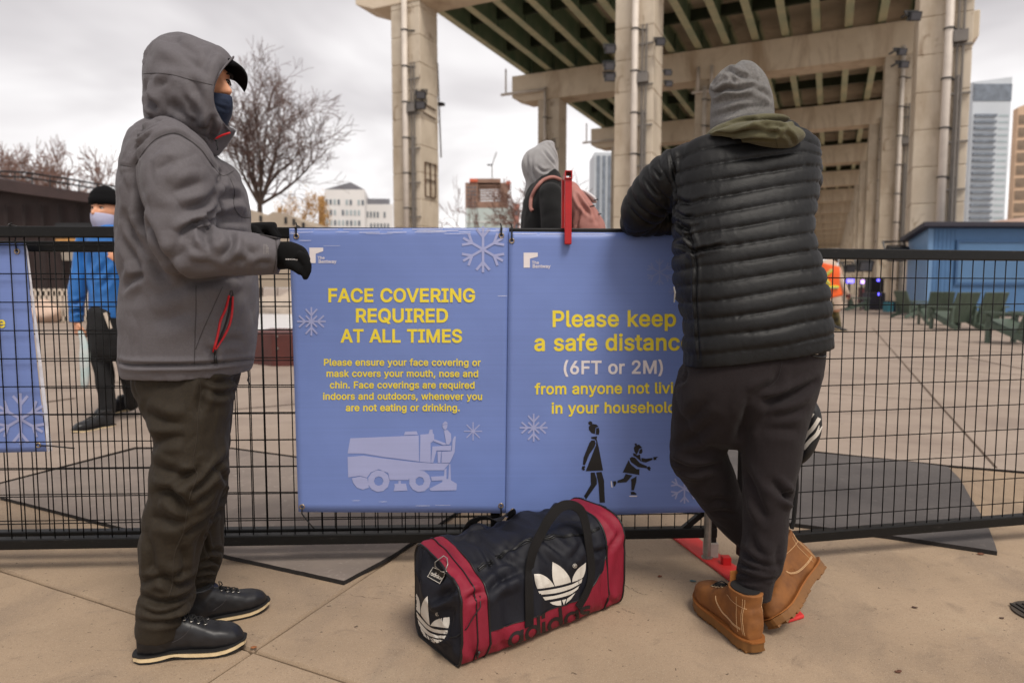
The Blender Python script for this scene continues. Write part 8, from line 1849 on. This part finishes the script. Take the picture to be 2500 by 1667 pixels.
def face_mask(fr, parent, m):
    mk = MB(); V = []; nu, nvv = 20, 12
    for i in range(nvv + 1):
        for j in range(nu + 1):
            a = R(-82 + 164 * j / nu); t = i / nvv; z = -.022 - .100 * t; rx = .100 + .022 * math.exp(-(a / .4) ** 2) * (1 - t * .5) + .010 * math.sin(math.pi * t) - .016 * t * t
            V.append(fr(rx * math.cos(a), (.082 - .014 * t * t) * math.sin(a), z - .014 * (1 - math.cos(a)) * (1 - t) + .02 * (1 - math.cos(a)) * t))
    mk.add(V, [(i * (nu + 1) + j, i * (nu + 1) + j + 1, (i + 1) * (nu + 1) + j + 1, (i + 1) * (nu + 1) + j) for i in range(nvv) for j in range(nu)]); o = mk.build('face_mask', m, parent, smooth=True); s_ = o.modifiers.new('t', 'SOLIDIFY'); s_.thickness = .0025
face_mask(fr3, P3, M_mask3)
k = MB(); k.box(at(263, 783, Yb_ - .17), (.025, .006, .12), (Vector((.95, 0, .3)), Vector((0, 1, 0)), Vector((-.3, 0, .95)))); k.build('belt_tag', M_cream, P3, bevel=.002)
pbg = thing('plastic_bag', 'limp white and teal plastic bag hanging from the hand of the man in blue', 'bag', at(206, 860, Yb_ - .1))
m = union([loft(px([(196, 808, Yb_ - .09, 6, .012), (204, 840, Yb_ - .1, 12, .02), (207, 880, Yb_ - .1, 14, .026), (207, 925, Yb_ - .1, 11, .024), (206, 944, Yb_ - .1, 7, .014)]), 5, 18)], .007, 2); rough_noise(m, .012, 18, (1, 1, .4))
link('bag_body', m, mat('thin_plastic', lin(206, 208, 206), .4, .05, 6, col2=lin(150, 190, 190)), pbg, True)
# ================================================== hooded person with the pink backpack
Yk = 3.6
P4 = thing('person', 'person in pale grey hood and black fleece beyond the fence', 'person', (at(1325, 600, Yk).x, Yk, 0))
M_ghood = weave(mat('grey_jersey', lin(150, 148, 148), .95, .08, 25, .3, 200, sheen=.3), (900, 900, 900), .3, .0008); M_fleece = mat('black_fleece', lin(10, 10, 11), .95, .2, 60, .9, 220, sheen=.05)
hdm = union([loft(px([(1330, 360, Yk, 24, .065, 0), (1322, 378, Yk, 40, .10, -4), (1318, 405, Yk, 46, .118, -8), (1318, 432, Yk, 44, .118, -14), (1314, 458, Yk, 34, .10, -24), (1300, 474, Yk, 22, .08, -30)]), 5, 30)], .006, 4)
rough_noise(hdm, .004, 12); H5 = lambda P: [(900 + x / 3.618, 250 + y / 3.618) for x, y in P]
folds(hdm, [(H5([(1580, 360), (1640, 440), (1670, 520)]), .007, .006), (H5([(1540, 420), (1600, 500), (1650, 560)]), .008, .007), (H5([(1400, 420), (1400, 520), (1430, 640)]), .012, .006), (H5([(1480, 560), (1540, 610), (1600, 600)]), .007, .006), (H5([(1440, 480), (1450, 600), (1490, 700)]), .010, .006)])
link('hood', hdm, M_ghood, P4, True)
tK = [(1345, 425, Yk, 26, .10, -20), (1343, 450, Yk, 40, .15, -15), (1335, 480, Yk, 52, .19, -8), (1330, 530, Yk, 57, .20, 0), (1330, 600, Yk, 58, .20, 0), (1330, 700, Yk, 57, .19, 0), (1330, 780, Yk, 56, .19, 0)]
aTK = px(tK); aK1 = px([(1345, 470, Yk - .2, 30, .07), (1350, 540, Yk - .24, 30, .07), (1350, 620, Yk - .24, 27, .06), (1330, 690, Yk - .22, 24, .06), (1310, 740, Yk - .22, 20, .05)]); aK2 = px([(1335, 470, Yk + .2, 28, .07), (1340, 560, Yk + .24, 28, .07), (1340, 640, Yk + .24, 25, .06), (1325, 740, Yk + .22, 18, .05)])
m = union([loft(aTK, 5, 30, 2.2, cap=(1, 0)), loft(aK1, 4, 20), loft(aK2, 4, 20)], .008, 3); rough_noise(m, .006, 20); fj = link('fleece_jacket', m, M_fleece, P4, True)
aK3 = px([(1330, 760, Yk, 52, .16), (1330, 830, Yk, 48, .15)]); aK4 = px([(1326, 820, Yk - .09, 36, .08), (1326, 950, Yk - .09, 28, .07), (1330, 1100, Yk - .09, 22, .06), (1330, 1150, Yk - .09, 20, .055)]); aK5 = px([(1332, 820, Yk + .09, 36, .08), (1334, 950, Yk + .09, 28, .07), (1336, 1090, Yk + .09, 22, .06), (1336, 1125, Yk + .09, 20, .055)])
m = union([loft(aK3, 4, 20), loft(aK4, 4, 18), loft(aK5, 4, 18)], .009, 4); link('trousers', m, M_blk2, P4, True)
for yy in (-.09, .09):
    c = Vector((at(1330, 1150, Yk + yy).x + .08, Yk + yy, .001)); boot(P4, c, Vector((-1, 0, 0)), zS, .27, 'black', 1 if yy > 0 else -1)
hck = at(1324, 428, Yk); (hv, hf), fr4, hr4 = head_parts(hck, 128, .9, pitch=6)
m = union([(hv, hf), loft(px([(1322, 440, Yk, 20, .055), (1336, 475, Yk, 26, .07)]), 4, 16), loft(shrink(aTK, .75), 4, 16), loft(shrink(aK1, .6), 3, 12), loft(shrink(aK2, .6), 3, 12), loft(shrink(aK3, .7), 3, 12), loft(shrink(aK4, .6), 3, 12), loft(shrink(aK5, .6), 3, 12)] + fingers(at(1308, 744, Yk - .22), Vector((-.5, 0, -.8)), Vector((0, -1, 0)), Vector((-.8, 0, .4)), .9) + fingers(at(1322, 746, Yk + .22), Vector((-.4, 0, -.9)), Vector((0, 1, 0)), Vector((-.8, 0, .4)), .9), .006, 2)
bd4 = link('body', m, M_skin2, P4, True); eyes(fr4, bd4, .95)
M_pinkb = mat('rose_canvas', lin(164, 110, 100), .6, .1, 10, .4, 40, bdist=.003)
bp_ = thing('backpack', 'rose pink backpack with a pale rounded top worn by the person in the grey hood', 'backpack', at(1425, 540, Yk))
m = union([loft(px([(1402, 456, Yk, 16, .06, -18), (1408, 480, Yk, 34, .12, -16), (1420, 520, Yk, 46, .145, -10), (1428, 560, Yk, 50, .15, -4), (1430, 640, Yk, 50, .15, 0), (1425, 690, Yk, 42, .13, 0)]), 5, 28, 2.4)], .006, 3); rough_noise(m, .007, 14)
folds(m, [(H5([(1830, 800), (1880, 900), (1960, 1000)]), .010, .010), (H5([(1870, 960), (1840, 1060), (1830, 1100)]), .010, .008), (H5([(1920, 860), (1980, 960), (2010, 1060)]), .010, .008)])
link('pack_body', m, M_pinkb, bp_, True)
m = union([loft(px([(1404, 468, Yk + .02, 12, .05, 10), (1418, 468, Yk + .02, 15, .07, 0), (1440, 482, Yk + .02, 14, .06, 0), (1450, 492, Yk + .02, 8, .04, 0)]), 4, 18)], .005, 3); link('pale_top', m, mat('pale_fabric', lin(206, 202, 204), .8, .04, 10), bp_, True)
ft_ = bvh(fj.data); P = surf_line(ft_, H5([(1690, 690), (1620, 670), (1540, 700), (1480, 770), (1445, 850), (1440, 930), (1455, 960)]), .006, 5)
if len(P) > 3: k = MB(); k.tube(P, .0095, 8); k.build('shoulder_strap', M_pinkb, bp_, smooth=True)
for u, v in ((1455, 485), (1446, 500), (1462, 520)):
    k = MB(); h_, n_ = hit(bvh(m), u, v); c = at(u, v, Yk - .12); k.bar(c - Vector((.012, 0, .01)), c + Vector((.012, 0, -.004)), .006, .006); k.build('buckle', M_pipe, bp_)
# ================================================== worker in the orange vest
Yw = gnd(2045, 810).y
P5 = thing('person', 'worker in an orange and yellow safety vest over beige clothes with camouflage leggings, far side of the right fence', 'person', (at(2035, 700, Yw).x, Yw, 0))
P5['label'] = 'worker in orange and yellow safety vest and beige coat walking beyond the right fence'
M_bg = mat('beige_coat', lin(186, 164, 146), .85, .08, 4); M_vo = mat('orange_vest', lin(236, 96, 32), .55, .06, 4); M_vy = mat('yellow_tape', lin(206, 214, 60), .5, .05, 4); M_vg = mat('reflective_grey', lin(150, 146, 130), .35, .05, 6); M_camo = mat('camouflage', lin(40, 40, 30), .9, .3, 9, col2=lin(112, 100, 58))
W4 = lambda P: [(1990 + x / 6.82, 600 + y / 6.82) for x, y in P]
tW = [(2031, 640, Yw, 12, .12), (2024, 648, Yw, 27, .19), (2024, 668, Yw, 30, .21), (2026, 695, Yw, 27, .19), (2030, 725, Yw, 27, .18), (2036, 742, Yw, 22, .17), (2038, 756, Yw, 20, .16)]
aTW = px(tW); aW1 = px([(2044, 656, Yw - .1, 9, .075), (2049, 675, Yw - .12, 9.5, .08), (2056, 695, Yw - .12, 8.5, .07), (2066, 712, Yw - .12, 7, .06), (2070, 718, Yw - .12, 6, .05)]); aW2 = px([(2004, 655, Yw, 10, .08), (2000, 690, Yw, 10, .08), (2002, 715, Yw, 8, .07)])
m = union([loft(aTW, 5, 26, 2.3, cap=(1, 0)), loft(aW1, 4, 18), loft(aW2, 4, 18)], .016, 3); rough_noise(m, .012, 6); link('coat', m, M_bg, P5, True)
vA = aTW[1:5].copy(); vA[:, 3:] *= 1.07; VV, FF = loft(vA, 5, 30, 2.3, cap=(0, 0)); k = MB(); k.add(VV, FF[:-2]); vst = k.build('safety_vest', M_vo, P5, smooth=True); s_ = vst.modifiers.new('t', 'SOLIDIFY'); s_.thickness = .008
vt = bvh(vst.data)
def vtape(pl, r, m, off):
    P = surf_line(vt, pl, off, 5)
    if len(P) > 2: k = MB(); k.tube(P, r, 5); k.build('vest_tape', m, vst)
vtape(W4([(160, 690), (260, 690), (380, 690)]), .045, M_vy, .004); vtape(W4([(160, 700), (260, 700), (380, 700)]), .018, M_vg, .03)
vtape(W4([(120, 540), (190, 480), (280, 400)]), .04, M_vy, .004); vtape(W4([(110, 440), (160, 540), (240, 640)]), .04, M_vy, .004); vtape(W4([(130, 520), (200, 460), (270, 390)]), .014, M_vg, .03); vtape(W4([(170, 540), (200, 590), (240, 630)]), .014, M_vg, .03)
aW3 = px([(2032, 745, Yw, 14, .13), (2040, 772, Yw + .02, 11, .10), (2047, 795, Yw + .03, 8, .08), (2047, 802, Yw + .03, 7.5, .075)]); aW4 = px([(2024, 745, Yw - .1, 13, .12), (2022, 775, Yw - .35, 10, .1), (2026, 790, Yw - .2, 8, .08)])
m = union([loft(aW3, 4, 16), loft(aW4, 4, 16)], .016, 3); link('leggings', m, M_camo, P5, True)
p = gnd(2044, 811); boot(P5, p + Vector((-.02, .1, .003)), Vector((.95, -.1, 0)), zS, .29, 'black', 1)
boot(P5, at(2022, 800, Yw - .3), Vector((.9, 0, -.25)), zS, .28, 'black', -1)
hcw = at(2036, 640, Yw); (hv, hf), fr5, hr5 = head_parts(hcw, 60, 1.0, pitch=12)
m = union([(hv, hf), loft(shrink(aTW, .75), 3, 14), loft(shrink(aW1, .6), 3, 12), loft(shrink(aW2, .6), 3, 12), loft(shrink(aW3, .65), 3, 12), loft(shrink(aW4, .65), 3, 12)] + fingers(at(2070, 718, Yw - .12), Vector((.5, 0, -.8)), Vector((.6, -.6, 0)), Vector((.4, -.6, 0)), 1.05) + fingers(at(2003, 716, Yw), Vector((-.1, 0, -1)), Vector((-1, 0, 0)), Vector((0, -1, 0)), 1.05), .009, 2)
bd5 = link('body', m, M_skin, P5, True); eyes(fr5, bd5)
beanie(fr5, P5, M_knitblk, .0, top=.15)
gk = MB(); gk.sphere(at(2071, 722, Yw - .12), (.055, .05, .07), 12, 8); gk.build('glove', mat('maroon_glove', lin(70, 18, 24), .7, .2, 20), P5, smooth=True)
